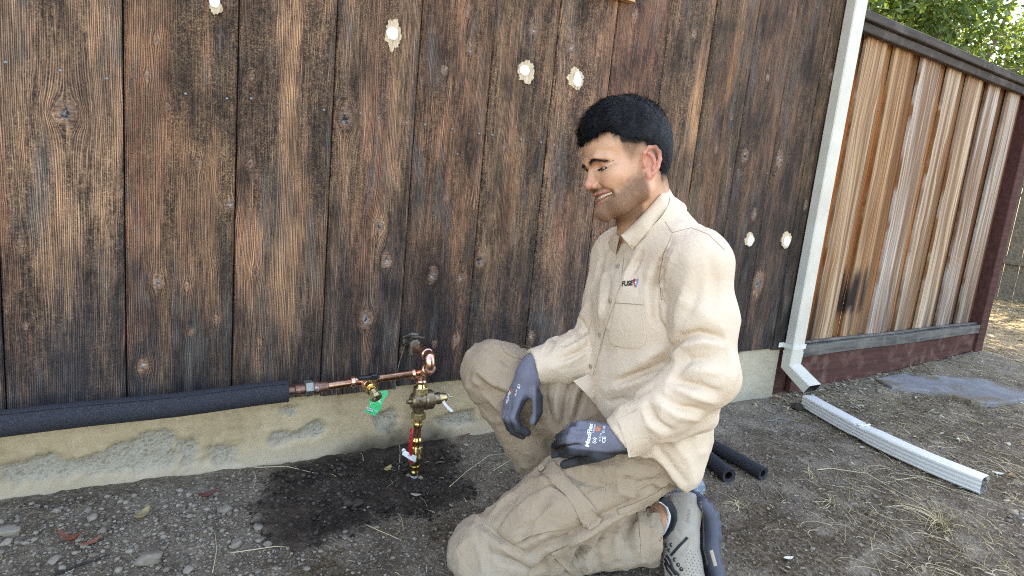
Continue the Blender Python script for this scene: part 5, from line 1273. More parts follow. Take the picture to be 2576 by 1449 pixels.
# ------------------------------------------------------------------ the man: joints
rh = np.array([math.cos(YAW), -math.sin(YAW), 0]); fh = np.array([math.sin(YAW), math.cos(YAW), 0]); UPW = np.array([0, 0, 1.0])
_a = math.radians(24)
BF = -math.cos(_a)*rh-math.sin(_a)*fh           # where his chest faces
BL = np.cross(UPW, BF)                           # his left
J = dict(neck=P(1655,560,1.31), Lsh=P(1770,668,1.20), Rsh=P(1562,645,1.46), Lel=P(1800,955,1.17), Lwr=P(1566,1100,1.215), Rel=P(1512,880,1.47), Rwr=P(1336,930,1.43),
         Lhip=P(1652,1118,1.36), Rhip=P(1612,1085,1.49), Lkn=P(1238,1392,1.345), Lank=P(1690,1325,1.46), Rkn=P(1243,938,1.52), Rank=P(1440,1265,1.62))
HC = P(1593, 400, 1.29); _t = math.radians(9); _b = math.radians(14)
HU = -math.sin(_t)*CR+math.cos(_t)*CU
HF = math.cos(_b)*(-math.cos(_t)*CR-math.sin(_t)*CU)-math.sin(_b)*CF
HL = np.cross(HU, HF); HR = np.stack([HF, HL, HU], 1)
def hd(x, y, z): return HC+x*HF+y*HL+z*HU
person = empty("person", tuple(np.array([1.0, -.70, 0.02])), "smiling dark haired man in beige work shirt and khaki cargo trousers kneeling by the wall", "person")
# ------------------------------------------------------------------ skin: one continuous body
hz0 = .13
B = Field(fine(.45, 1.25, (HC[0]-.145, HC[0]+.14, .0019), base=.011), fine(-1.12, -.30, (HC[1]-.125, HC[1]+.125, .0019), base=.011), fine(-.02, 1.12, (HC[2]-.145, HC[2]+.155, .0019), (.08, .24, .006), base=.011))
# limbs and trunk (they run on under the clothes)
for s_ in 'LR':
    B.cap(J[s_+'sh'], J[s_+'el'], .042, .034, .03); B.cap(J[s_+'el'], J[s_+'wr'], .034, .024, .03)
    B.cap(J[s_+'hip'], J[s_+'kn'], .066, .048, .03); B.cap(J[s_+'kn'], J[s_+'ank'], .046, .034, .03)
hipc = (J['Lhip']+J['Rhip'])/2; chest = P(1652, 745, 1.37)
B.body(hipc, chest, BL, .115, .075, .135, .085, .04); B.body(chest, J['neck']-np.array([0, 0, .03]), BL, .135, .085, .06, .05, .04)
for s_ in 'LR': B.cap(J['neck']-np.array([0, 0, .035]), J[s_+'sh'], .045, .04, .03)
FT = P(1735, 1262, 1.44), P(1738, 1470, 1.385)
B.cap(P(1640, 1318, 1.452), P(1676, 1306, 1.452), .038, .040, .02); B.cap(P(1676, 1306, 1.452), P(1712, 1330, 1.445), .040, .036, .02); B.cap(P(1712, 1330, 1.445), P(1722, 1400, 1.42), .034, .028, .02)
# neck
B.cap(hd(-.016, 0, -.045), P(1640, 560, 1.318), .047, .050, .02)
B.cap(hd(.016, 0, -.080), P(1605, 580, 1.325), .038, .044, .02)
# head
def E_(x, y, z, a, b, c, k=.014, mode='add', pitch=0.0, yaw=0.0, both=True):
    for sy in ((1, -1) if (y != 0 and both) else (1,)):
        cp, sp = math.cos(pitch), math.sin(pitch); cw, sw = math.cos(yaw*sy), math.sin(yaw*sy)
        R = HR@np.array([[cw, -sw, 0], [sw, cw, 0], [0, 0, 1]])@np.array([[cp, 0, sp], [0, 1, 0], [-sp, 0, cp]]); B.ell(hd(x, y*sy, z), (a, b, c), R, k, mode)
def K_(pts, r, k=.008, mode='add', both=True):
    for sy in ((1, -1) if both else (1,)):
        B.chain([hd(x, y*sy, z) for x, y, z in pts], r, k, mode)
E_(.002, 0, .034, .0845, .0735, .0775)
E_(.045, 0, .028, .057, .063, .052)
E_(.040, 0, -.030, .058, .060, .068)
E_(.046, 0, -.068, .0375, .044, .046, .014)
K_([(.079, .010, -.102), (.060, .036, -.092), (.016, .056, -.072)], [.016, .017, .018], .018)
K_([(.016, .056, -.072), (.006, .062, -.035)], [.018, .016], .02)
E_(.083, 0, -.1035, .0155, .018, .0145, .012)
E_(.066, .043, -.036, .021, .019, .017, .016)            # cheekbone
E_(.0745, .034, -.047, .0175, .018, .015, .010)            # smile apple
K_([(.0955, .011, .0015), (.090, .027, .0045), (.078, .044, .000)], [.0085, .0095, .0075], .010)   # brow ridge
E_(.0945, .031, -.0155, .0085, .0145, .0095, .008, 'cut')    # sockets
for sy in (1, -1):
    B.ell(hd(.0745, .0325*sy, -.0175), (.0128, .0145, .0128), HR, .004)
K_([(.0905, 0, -.006), (.0975, 0, -.022), (.1045, 0, -.040)], [.0070, .0068, .0090], .007, both=False)   # nose bridge
E_(.1050, 0, -.0450, .0105, .0105, .0092, .006)
E_(.0955, .0125, -.0482, .0115, .0068, .0080, .005)
K_([(.098, .0052, -.0548)], [.003], .002) if False else None
E_(.0985, .0058, -.0555, .0055, .0030, .0034, .002, 'cut')
E_(.0700, 0, -.0705, .0205, .0315, .0210, .008)            # muzzle
# smiling mouth
up_ = [(.0690, .0360, -.0690), (.0828, .0225, -.0655), (.0902, .0110, -.0638), (.0938, 0, -.0632)]
lo_ = [(.0690, .0360, -.0705), (.0800, .0235, -.0785), (.0858, .0110, -.0820), (.0876, 0, -.0828)]
K_(up_, [.0030, .0040, .0046, .0046], .003); K_(lo_, [.0030, .0050, .0062, .0064], .003)
K_([(.0940, 0, -.0727), (.0900, .0110, -.0726), (.0845, .0210, -.0718), (.0790, .0280, -.0708), (.0715, .0345, -.0698)], [.0066, .0066, .0058, .0040, .0014], .001, 'cut')
for sy in (1, -1):                                          # laugh lines, crow's feet, lid crease
    B.line([hd(.0935, .0165*sy, -.0480), hd(.0865, .0280*sy, -.0560), hd(.0765, .0375*sy, -.0680), hd(.0700, .0400*sy, -.0830)], .0042, -.0074)
    B.line([hd(.0780, .040*sy, -.0560), hd(.0700, .0445*sy, -.0690), hd(.0640, .0455*sy, -.0830)], .0060, .0034)
    B.line([hd(.0905, .0175*sy, -.0270), hd(.0840, .0330*sy, -.0305), hd(.0740, .0470*sy, -.0270)], .0026, -.0026)
    for dz in (-.006, .002, .009): B.line([hd(.0740, .0480*sy, -.0190+dz*.4), hd(.0640, .0560*sy, -.0190+dz)], .0018, -.0019)
    B.line([hd(.0900, .0190*sy, -.0090), hd(.0885, .0330*sy, -.0070), hd(.0775, .0470*sy, -.0120)], .0022, -.0016)
    B.ell(hd(.0890, .0335*sy, -.0192), (.0095, .0140, .0021), HR, .0010, 'cut')
B.line([hd(.0955, -.018, -.0885), hd(.0965, 0, -.0890), hd(.0955, .018, -.0885)], .0055, -.0022)
# ears
for sy in (1, -1):
    e = lambda x, z, o: hd(x, (.0765+o)*sy, z)
    B.ell(e(.004, -.024, -.006), (.017, .007, .029), HR, .008)
    B.chain([e(.0185, -.019, .000), e(.0175, -.007, .008), e(.008, .0015, .013), e(-.003, .0005, .016), e(-.0095, -.010, .017), e(-.0095, -.024, .0155), e(-.0045, -.038, .012), e(.004, -.049, .007)], [.0032, .0036, .0040, .0042, .0042, .0040, .0038, .0046], .003)
    B.ell(e(.0115, -.050, .003), (.0072, .0042, .0080), HR, .005)
    B.chain([e(.010, -.006, .006), e(.001, -.015, .0085), e(-.001, -.027, .0085), e(.004, -.038, .006)], [.0028, .0032, .0034, .0032], .003)
    B.ell(e(.0085, -.027, .006), (.0062, .0075, .0105), HR, .003, 'cut')
    B.ell(e(.0175, -.028, .001), (.0042, .0048, .0062), HR, .004)
def noise3(X, f, sd): return fbm(X[..., 0]*f, X[..., 1]*f, X[..., 2]*f, sd, 3)-.5
BV, BFc = B.mesh(1)
BN = vnormals(BV, BFc); BB = bvh_of(BV, BFc)
L_ = (BV-HC)@HR; lx, ly, lz = L_.T; al = np.abs(ly)
inhead = (np.abs(lx) < .16) & (al < .12) & (np.abs(lz) < .17)
HLX = np.array([-.12, -.034, -.0331, -.029, -.0245, -.0143, .012, .0358, .0565, .0640, .0709, .0772, .087, .0948, .105, .12])
HLZ = np.array([-.064, -.064, -.0580, -.020, -.003, .0111, .0175, .0256, .0290, .0400, .0500, .0505, .0480, .0440, .0370, .0370])
def hairline(x): return np.interp(x, HLX, HLZ)
jit = .010*(fbm(BV[:, 0]*120, BV[:, 1]*120, BV[:, 2]*120, 301, 2)-.5)
hairm = sstep(-.026, .020, lz-hairline(lx)+2.2*jit)*sstep(.085, .060, lx-.8*(lz-.03))*inhead; hairm = np.maximum(hairm, sstep(-.010, .009, lz-hairline(lx)+1.5*jit)*sstep(.052, .066, lx)*inhead)
fz = np.interp(lx, [-.12, -.04, -.02, .01, .022, .034, .046, .056, .062], [-.07, -.07, -.045, -.005, -.012, -.030, -.015, .010, .040])
fade = sstep(-.004, .030, lz-fz+jit)*sstep(.064, .052, lx+.4*jit)*(al > .03)*inhead
_hd = hairline(lx)-lz
side = np.clip(.60*np.exp(-np.maximum(_hd, 0)/.013)*(_hd < .06)*(lx < .060)+fade*.55, 0, 1)*fade**.7*sstep(.064, .050, lx-.3*(lz-.02))
nape = sstep(-.085, -.045, lz+jit)*sstep(-.016, -.036, lx+.6*jit)*inhead
hairm = np.maximum(hairm, nape*.75)
bz = np.interp(lx, [0, .02, .035, .05, .065, .08, .10], [-.020, -.034, -.043, -.052, -.060, -.0655, -.088])
beard = sstep(.016, -.020, lz-bz+1.6*jit)*sstep(.010, .022, lx-.15*(lz+.07))*sstep(-.150, -.122, lz)*inhead
mous = sstep(.0035, -.002, np.abs(lz+.0595-.35*np.maximum(0, al-.012))-.0045)*(lx > .07)*(al < .034)*inhead
lipm = np.clip(np.exp(-((lz+.0655)/.0032)**2)+np.exp(-((lz+.0810-.45*np.maximum(0, al-.004)*1.2)/.0052)**2), 0, 1)*(lx > .070)*(al < .029)*inhead
beard = np.clip(np.maximum(beard, mous*.9), 0, 1)*(1-.9*lipm)
beard = beard*sstep(.18, .50, fbm(BV[:, 0]*70, BV[:, 1]*70, BV[:, 2]*70, 305, 2)+.25)
redm = np.clip(np.exp(-((lx-.108)**2+(ly)**2+(lz+.046)**2)/.016**2)*.8+np.exp(-(((lx-.074)/.02)**2+((al-.036)/.018)**2+((lz+.045)/.014)**2))*.65+sstep(.072, .080, al)*(lz > -.062)*(lz < .006)*(lx < .025)*.85+.25*np.exp(-((lz+.0055)/.01)**2)*(lx > .08), 0, 1)*inhead
_bt = (al-.0105)/.041; _bz = -.0035+.0042*np.sin(np.pi*np.clip(_bt*1.25, 0, 1))-.0085*np.maximum(0, _bt-.55)
browm = sstep(.0056, .0022, np.abs(lz-_bz))*sstep(-.05, .1, _bt)*sstep(1.05, .8, _bt)*(lx > .06)*inhead
mouthm = sstep(.35, .0, np.abs(lz+.0725)/.006-.6)*(al < .033)*(lx > .06)*(BN@HF < .25)*inhead
eyem = np.exp(-(((al-.034)/.0160)**2+((lz+.0195)/.0050)**2))*.55*(lx > .06)*inhead
nostril_shade = np.exp(-(((al-.006)/.004)**2+((lz+.0555)/.0035)**2))*(lx > .085)*inhead*(BN@HU < .1)  # shade of the nostrils painted into the skin
bme = mesh("body", BV, BFc)
for nme, arr in (("hairm", np.clip(np.maximum(hairm, side), 0, 1)), ("beard", beard), ("lip", lipm), ("red", redm), ("brow", np.maximum(browm*.85, np.maximum(eyem*.9, nostril_shade*.8))), ("mouth", mouthm)): vattr(bme, nme, arr)  # one mask holds brow hair, darkened eye rims and painted nostril shade
def skin_mat():
    g = G("skin"); p = g.pos(); n1 = g.noise(p, 45, 4.0, .6); n2 = g.noise(p, 900, 2.0, .6); n3 = g.noise(p, 1500, 1.0)
    c = g.mix(n1, (.52, .275, .155), (.66, .365, .22))
    c = g.mix(g.math('MULTIPLY', g.attr("red"), .75), c, (.56, .195, .145))
    c = g.mix(g.attr("lip"), c, (.43, .155, .13))
    stub = g.ramp(n3, [(0.40, 1.0), (0.62, .50)])
    c = g.mix(g.math('MULTIPLY', g.attr("beard"), g.math('MULTIPLY', stub, .84)), c, (.050, .034, .027))
    c = g.mix(g.math('MULTIPLY', g.attr("hairm"), g.math('MAXIMUM', g.ramp(n3, [(0.40, 1.0), (0.62, .55)]), g.math('POWER', g.attr("hairm"), 2.5))), c, (.026, .019, .016))
    c = g.mix(g.attr("brow"), c, (.022, .016, .014)); c = g.mix(g.attr("mouth"), c, (.09, .025, .022))
    g.set('base', c); hr2 = g.math('MAXIMUM', g.attr("hairm"), g.attr("beard")); g.set('rough', g.math('ADD', g.mr(n1, .3, .7, .42, .56), g.math('MULTIPLY', hr2, .35))); g.set('spec', g.math('SUBTRACT', .42, g.math('MULTIPLY', hr2, .36)))
    g.set('sss', .16); g.set('sssr', (1.0, .35, .18)); g.set('ssss', .006)
    g.bump(n2, .18, .0008); return g.m
body = link("body", bme, person, skin_mat())
# eyes, lids, teeth
def hair_mat():
    g = G("black_hair", rough=.58, spec=.26); p = g.pos(); n = g.noise(p, 420, 3.0, .7); n2 = g.noise(p, 130, 3.0, .65); g.set('base', g.ramp(g.math('ADD', g.math('MULTIPLY', n, .45), g.math('MULTIPLY', n2, .55)), [(.38, (.003, .003, .004)), (.52, (.007, .007, .009)), (.62, (.018, .019, .024)), (.75, (.048, .050, .062))])); g.bump(g.math('ADD', n, g.math('MULTIPLY', n2, 1.5)), 1.0, .006); return g.m
def eyeb():
    g = G("eye_white"); g.set('base', (.34, .30, .27)); g.set('rough', .15); return g.m
M_EYEW = eyeb(); M_IRIS = plain("dark_iris", (.020, .011, .007), .12)
M_HAIR = hair_mat(); M_TEETH = plain("teeth", (.84, .74, .54), .25, var=.08)
for sy in (1, -1):
    c = hd(.0738, .0325*sy, -.0175); gz_ = hd(.12, (.030)*sy, -.06)-c; gz_ /= np.linalg.norm(gz_)
    mb = MB(); mb.lathe(c-gz_*.0125, gz_, [(.0125-.0125*math.cos(w), .0125*math.sin(w)+1e-5) for w in np.linspace(0, math.pi, 14)], 20, cap=False); o = mb.build("eyeball", M_EYEW, person, True)
    mb = MB(); mb.lathe(c, gz_, [(.0108, .0064), (.0126, .0040), (.0129, .0001)], 18, cap=False); mb.build("iris", M_IRIS, o, True)
    # upper and lower lash line
    for nm, dz, th in (("upper_lashes", .0022, .0017), ("lower_lashes", -.0026, .0008)):
        pts = []
        for t in np.linspace(0, 1, 11):
            y = (.0185+.0290*t); q = hd(.098, y*sy, -.0190+dz*math.sin(math.pi*min(1, t*1.05+.02))-.0022*t+(.0006 if dz > 0 else 0)); h = BB.ray_cast(Vector(q), Vector(-HF), .05)
            pts.append((np.array(h[0]) if h[0] is not None else q-HF*.012)+HF*.0004)
        MB().tube(pts, [th*(.35+.65*math.sin(math.pi*min(1, .15+t*.8))) for t in np.linspace(0, 1, 11)], 6).build(nm, M_HAIR, person, True)
for k in range(-7, 8):
    y = k*.0043; w = .0021 if abs(k) > 1 else .0024
    x = .0880-11*y*y; ln_ = .0047*(1-.35*abs(k)/6.)+(.0006 if abs(k) in (2,) else 0); nx_ = np.array([1, 25*y, 0]); nx_ /= np.linalg.norm(nx_)
    R = HR@np.stack([nx_, np.cross([0, 0, 1], nx_), [0, 0, 1]], 1); c = hd(x-.0030, y, -.0690+.02*abs(y)-ln_*.30)
    v, f = I2; mb = MB(); s3 = np.sign(v)*np.abs(v)**.75; mb.add(c+(s3*np.array([.0022, w*.98, ln_*.78]))@R.T, f); mb.build("tooth", M_TEETH, person, True)
# hair: cropped sides, fuller swept top
Hh = Field(*[np.arange(HC[i]-.135-(.02 if i == 2 else 0), HC[i]+.155, .0026) for i in range(3)])
def hs(x, y, z): return hd(x, y, z)
def HE(x, y, z, a, b, c, k=.02, pitch=0.0):
    for sy in ((1, -1) if y else (1,)):
        cp, sp = math.cos(pitch), math.sin(pitch); Hh.ell(hd(x, y*sy, z), (a, b, c), HR@np.array([[cp, 0, sp], [0, 1, 0], [-sp, 0, cp]]), k)
HE(.002, 0, .039, .0865, .0760, .0815); HE(-.041, 0, -.002, .031, .056, .050, .02); HE(.020, 0, .072, .078, .066, .055); HE(.056, 0, .082, .040, .058, .030, .016, .50); HE(.078, .016, .062, .018, .034, .024, .012, .7); HE(.0885, 0, .052, .0125, .030, .016, .008, .9)
Hh.cap(hd(.064, .058, .060), hd(.082, .045, .053), .012, .010, .012); Hh.cap(hd(.064, -.058, .060), hd(.082, -.045, .053), .012, .010, .012)
Gp = Hh.grid((slice(None),)*3); Lp = (Gp-HC)@HR
cutd = hairline(Lp[..., 0])-Lp[..., 2]+.012*(vnoise(Lp[..., 0]*210, Lp[..., 1]*60, Lp[..., 2]*25, 311)-.5)+.002
Hh.D += (-.0030+.0030*sstep(.012, -.002, Lp[..., 2]-hairline(Lp[..., 0]))).astype(np.float32)*(Lp[..., 0] < .06)
Hh.D = np.maximum(Hh.D, cutd.astype(np.float32)*.8)
strn = .0085*(fbm(Lp[..., 0]*60+Lp[..., 2]*50, Lp[..., 1]*120, Lp[..., 2]*50, 312, 3)-.5)*(.35+.65*sstep(.01, .06, Lp[..., 2]))
Hh.D += strn.astype(np.float32)
HV, HFc = Hh.mesh(1); hl_ = (HV-HC)@HR
# hair blades over the cap
def hair_strands(num, seedv):
    r = np.random.default_rng(seedv); N = vnormals(HV, HFc); ok = np.nonzero((hl_[:, 2] > hairline(hl_[:, 0])+.002))[0]; i = r.choice(ok, num); p = HV[i]; n = N[i]; l = hl_[i]
    topf = sstep(.03, .085, l[:, 2]+.25*l[:, 0])
    flow = np.outer(.35+.9*topf, HF)*sstep(-.08, .02, l[:, 0])[:, None]-np.outer(1.1-.9*topf, HU)+r.normal(0, .22, (num, 3))+np.outer(np.sign(l[:, 1])*.35*topf, HL)
    flow -= (flow*n).sum(1)[:, None]*n; flow /= np.linalg.norm(flow, axis=1)[:, None]
    ln = (.006+.017*topf)*r.uniform(.6, 1.2, num); lift = .08+(.10+.34*sstep(.02, .07, l[:, 0]))*topf*r.uniform(.3, 1.2, num); w = r.uniform(.00035, .0006, num)
    V = []; pos_ = p-n*.0015; d = flow+n*lift[:, None]; s_ = np.cross(d, n); s_ /= np.linalg.norm(s_, axis=1)[:, None]
    for k in range(4):
        t = k/3; ww = (w*(1-t*.9))[:, None]; V += [np.stack([pos_-s_*ww, pos_+s_*ww], 1)]
        pos_ = pos_+d/np.linalg.norm(d, axis=1)[:, None]*(ln/3)[:, None]; d = d-n*(lift*.9)[:, None]/2
    V = np.stack(V, 1).reshape(num, 8, 3); F = np.array([[2*k, 2*k+1, 2*k+3, 2*k+2] for k in range(3)])[None]+(np.arange(num)*8)[:, None, None]
    return V.reshape(-1, 3), F.reshape(-1, 4)
sv, sf = hair_strands(15000, 321)
def edge_strands(num, seedv):
    r = np.random.default_rng(seedv); dz = hl_[:, 2]-hairline(hl_[:, 0]); ok = np.nonzero((dz > -.004) & (dz < .013) & (hl_[:, 0] > -.06))[0]; i = r.choice(ok, num); N = vnormals(HV, HFc); p = HV[i]; n = N[i]; l = hl_[i]; V = []
    front = sstep(.05, .075, l[:, 0])[:, None]
    d = -HU*(1.0-.45*front)+HF*(.10+.75*front)+n*(.22+.2*front)+r.normal(0, .30, (num, 3)); d /= np.linalg.norm(d, axis=1)[:, None]; s_ = np.cross(d, n); s_ /= np.linalg.norm(s_, axis=1)[:, None]+1e-9; ln = r.uniform(.004, .0125, num)[:, None]; w = r.uniform(.0005, .0010, num)[:, None]; q = p-n*.002
    for k in range(3):
        t = k/2; V.append(np.stack([q-s_*w*(1-.9*t), q+s_*w*(1-.9*t)], 1)); q = q+d*ln/2; d = d-n*.35; d /= np.linalg.norm(d, axis=1)[:, None]
    return np.stack(V, 1).reshape(-1, 3), (np.array([[0, 1, 3, 2], [2, 3, 5, 4]])[None]+(np.arange(num)*6)[:, None, None]).reshape(-1, 4)
ev_, ef_ = edge_strands(2600, 323)
hme = mesh("hair", np.concatenate([HV, sv, ev_]), np.concatenate([HFc, sf+len(HV), ef_+len(HV)+len(sv)]))
link("hair", hme, person, M_HAIR)
for sy in (1, -1):
    r = np.random.default_rng(330+sy); mb = MB()
    for k in range(130):
        t = r.random(); y = .0105+.041*t; z = -.0035+.0042*math.sin(math.pi*min(1, t*1.25))-.0085*max(0, t-.55)+r.normal(0, .0014*(1-.5*t))
        h = BB.ray_cast(Vector(hd(.13, y*sy, z)), Vector(-HF), .1)
        if h[0] is None: continue
        q = np.array(h[0]); d = HL*sy*(.5+.5*t)+HU*(.75-1.15*t)+r.normal(0, .15, 3); d /= np.linalg.norm(d); e_ = q+d*.0075+HF*.0012; sd = np.cross(d, HF); sd /= np.linalg.norm(sd)
        mb.add([q-sd*.0005, q+sd*.0005, e_], [(0, 1, 2)])
    mb.build("eyebrow", M_HAIR, person)
# ------------------------------------------------------------------ cloth
def cloth(name, a, b, sc=900, rough=.85, dust=False, sheen=.06, wr=.12):
    g = G(name); p = g.pos(); n1 = g.noise(p, 14, 4.0, .6); w = g.noise(p, sc, 2.0, .7); n2 = g.noise(p, 120, 3.0, .6)
    c = g.mix(n1, a, b); c = g.mix(.08, c, g.mix(1.0, c, g.ramp(w, [(.3, .55), (.7, 1.3)]), 'MULTIPLY'))
    g.set('base', c); g.set('rough', rough); g.set('spec', .18); g.set('sheen', sheen)
    rr = g.noise(p, 26, 2.0, .5, .6); rr = g.math('SUBTRACT', 1.0, g.math('ABSOLUTE', g.math('MULTIPLY', g.math('SUBTRACT', rr, .5), 7.0))); rr = g.math('POWER', g.math('MAXIMUM', rr, 0.0), 2.0)
    rr2 = g.noise(p, 55, 2.0, .5, .5); rr2 = g.math('POWER', g.math('MAXIMUM', g.math('SUBTRACT', 1.0, g.math('ABSOLUTE', g.math('MULTIPLY', g.math('SUBTRACT', rr2, .5), 8.0))), 0.0), 2.0)
    nb0 = g.bump(g.math('ADD', rr, g.math('MULTIPLY', rr2, .45)), wr, .006)
    g.bump(g.math('ADD', g.math('MULTIPLY', w, .35), g.math('MULTIPLY', n2, 1.0)), .20, .0012, nb0)
    if dust:
        zz = g.n('SeparateXYZ', {0: p}).outputs[2]; df = g.math('MULTIPLY', g.mr(zz, .20, .02), g.ramp(g.noise(p, 22, 5.0, .7), [(.38, .1), (.62, .9)])); c = g.mix(df, c, (.33, .285, .23)); g.set('base', c)
    return g.m
M_SHIRT = cloth("beige_twill", (.61, .470, .340), (.68, .545, .410))
M_TROU = cloth("khaki_cotton", (.315, .228, .153), (.375, .278, .190), dust=True, wr=.19)
M_BTN = plain("beige_button", (.40, .31, .21), .4)
M_THREAD_SHADE = plain("seam_shade_thread", (.38, .275, .18), .9)  # thread toned darker than the cloth, painting shading lines along edges
def patch(name, uv, fld, mat_, par, th=.0016, base=-.001, step=14., rings=(0, .35, .65, .88, .97, 1.0), edge=None):
    pts = []
    for i in range(len(uv)):
        a = np.array(uv[i], float); b = np.array(uv[(i+1) % len(uv)], float); n = max(1, int(np.hypot(*(b-a))/step)); pts += [a+(b-a)*k/n for k in range(n)]
    pts = np.array(pts); c = pts.mean(0); n = len(pts); vs = []
    def pr(q, lift):
        h = fld.hit(*q); d = ray(*q); d = d/np.linalg.norm(d); return h-d*lift
    vs.append(pr(c, th))
    for r_ in rings[1:]: vs += [pr(c+(p-c)*r_, th*(1.0 if r_ < 1 else .75)+(.0012 if edge and .8 < r_ < .99 else 0)) for p in pts]
    vs += [pr(p, base) for p in pts]; fs = [(0, 1+k, 1+(k+1) % n) for k in range(n)]; m = len(rings)-1
    for i in range(m): fs += [(1+i*n+k, 1+(i+1)*n+k, 1+(i+1)*n+(k+1) % n, 1+i*n+(k+1) % n) for k in range(n)]
    return MB().add(vs, fs).build(name, mat_, par, True, 60)
def strip(name, path, width, fld, mat_, par, th=.0018, base=-.001, step=10.):
    q = []
    for i in range(len(path)-1):
        a = np.array(path[i], float); b = np.array(path[i+1], float); n = max(1, int(np.hypot(*(b-a))/step)); q += [a+(b-a)*k/n for k in range(n)]
    q.append(np.array(path[-1], float)); q = np.array(q); t = np.gradient(q, axis=0); t /= np.linalg.norm(t, axis=1)[:, None]; s_ = np.stack([-t[:, 1], t[:, 0]], 1); vs = []
    prof = [(-.5, base), (-.5, th*.8), (-.42, th), (0, th*1.05), (.42, th), (.5, th*.8), (.5, base)]; k = len(prof)
    for i, p in enumerate(q):
        for x, l in prof:
            w = p+s_[i]*x*width; h = fld.hit(*w); d = ray(*w); vs.append(h-d/np.linalg.norm(d)*l)
    fs = [(i*k+j, i*k+j+1, (i+1)*k+j+1, (i+1)*k+j) for i in range(len(q)-1) for j in range(k-1)]
    return MB().add(vs, fs).build(name, mat_, par, True, 60)
def stitch(name, path, fld, mat_, par, r_=.0006, lift=.0004):
    q = []
    for i in range(len(path)-1):
        a = np.array(path[i], float); b = np.array(path[i+1], float); n = max(1, int(np.hypot(*(b-a))/9)); q += [a+(b-a)*k/n for k in range(n)]
    q.append(np.array(path[-1], float)); pts = []
    for w in q: h = fld.hit(*w); d = ray(*w); pts.append(h-d/np.linalg.norm(d)*lift)
    return MB().tube(pts, r_, 4).build(name, mat_, par, True)
def button(u, v, fld, par, r_=.0055, lift=.002, mat_=None):
    h = fld.hit(u, v); a = fld.hit(u+5, v); b = fld.hit(u, v+5); n = np.cross(b-h, a-h); n /= np.linalg.norm(n); n = n if n@(CAM-h) > 0 else -n
    o = MB().lathe(h+n*(lift-.001), n, [(0, r_), (.0016, r_), (.0022, r_*.85), (.0016, r_*.62), (.0014, r_*.1)], 16).build("button", mat_ or M_BTN, par, True, 40)
    x = a-h; x /= np.linalg.norm(x); y = np.cross(n, x); mb = MB()
    for sx in (1, -1):
        for sy in (1, -1): mb.lathe(h+n*(lift+.0005)+x*sx*r_*.24+y*sy*r_*.24, n, [(0, r_*.11), (.0003, r_*.11)], 6)
    mb.build("button_holes", M_PRINTK, o)["kind"] = "stuff"
    return o

# ---- shirt
J['Lsh'] = P(1758, 672, 1.20); J['Lel'] = P(1776, 945, 1.185)
S = Field(np.arange(.60, 1.23, .0040), np.arange(-1.12, -.36, .0040), np.arange(.24, .93, .0040))
hem, waist, ches, uppr = P(1632, 1095, 1.41), P(1640, 950, 1.405), P(1655, 765, 1.37), P(1665, 640, 1.335)
S.body(hem, waist, BL, .150, .118, .155, .122, .03); S.body(waist, ches, BL, .160, .128, .162, .122, .04); S.body(ches, uppr, BL, .162, .122, .118, .080, .05)
nb_ = P(1655, 604, 1.322)
S.cap(nb_, J['Lsh']+np.array([0, 0, .010]), .054, .062, .045); S.cap(nb_, J['Rsh'], .050, .058, .045)
S.cap(P(1655, 560, 1.32), P(1662, 600, 1.32), .050, .06, .03)
S.cap(P(1680, 585, 1.33), P(1735, 650, 1.33), .040, .055, .04)
mid = lambda a, b, t: a+(b-a)*t
S.chain([J['Lsh'], mid(J['Lsh'], J['Lel'], .5), J['Lel']], [.061, .061, .058], .022)
S.cap(J['Lel'], mid(J['Lel'], J['Lwr'], .5), .060, .054, .02); S.cap(mid(J['Lel'], J['Lwr'], .5), J['Lwr'], .054, .044, .02)
S.cap(P(1765, 1045, 1.225), P(1700, 1060, 1.235), .035, .035, .03)
S.chain([J['Rsh'], mid(J['Rsh'], J['Rel'], .5), J['Rel']], [.062, .060, .060], .03)
S.cap(J['Rel'], mid(J['Rel'], J['Rwr'], .45), .060, .053, .02); S.cap(mid(J['Rel'], J['Rwr'], .45), P(1344, 922, 1.43), .053, .043, .02)
# tail that hangs over the hip
S.cap(P(1705, 1110, 1.36), P(1722, 1222, 1.385), .058, .022, .04); S.cap(P(1680, 1080, 1.35), P(1690, 1165, 1.36), .065, .042, .04); S.cap(P(1640, 1110, 1.285), P(1705, 1190, 1.315), .050, .040, .03)
p1, p2, p3 = P(1468, 985, 1.36), P(1655, 1168, 1.32), P(1742, 1243, 1.36)
nn_ = (-CR*.70-CU*.74); nn_ /= np.linalg.norm(nn_)
_sl = S.grid((slice(None),)*3); arm = np.minimum(np.linalg.norm(_sl-J['Lwr'], axis=-1), np.linalg.norm(_sl-mid(J['Lel'], J['Lwr'], .6), axis=-1)); armr = np.linalg.norm(_sl-J['Rwr'], axis=-1)
cutv = ((_sl-p2)@nn_)+.005*np.sin((_sl@(p3-p1)/np.linalg.norm(p3-p1))*34)
S.D = np.where((arm > .085) & (armr > .10), np.maximum(S.D, cutv.astype(np.float32)), S.D)
# cuffs: cut square, then a flared edge
def cutend(F_, p, d, rad):
    d = d/np.linalg.norm(d)
    def fn(X): q = X-p; t = q@d; return np.where(np.linalg.norm(q-t[..., None]*d, axis=-1) < rad, -t, 1.0)
    F_.op(fn, p, rad*1.5, 0, 'cut')
cutend(S, P(1562, 1102, 1.215), J['Lwr']-J['Lel'], .085); cutend(S, P(1340, 925, 1.43), P(1344, 922, 1.43)-J['Rel'], .085)
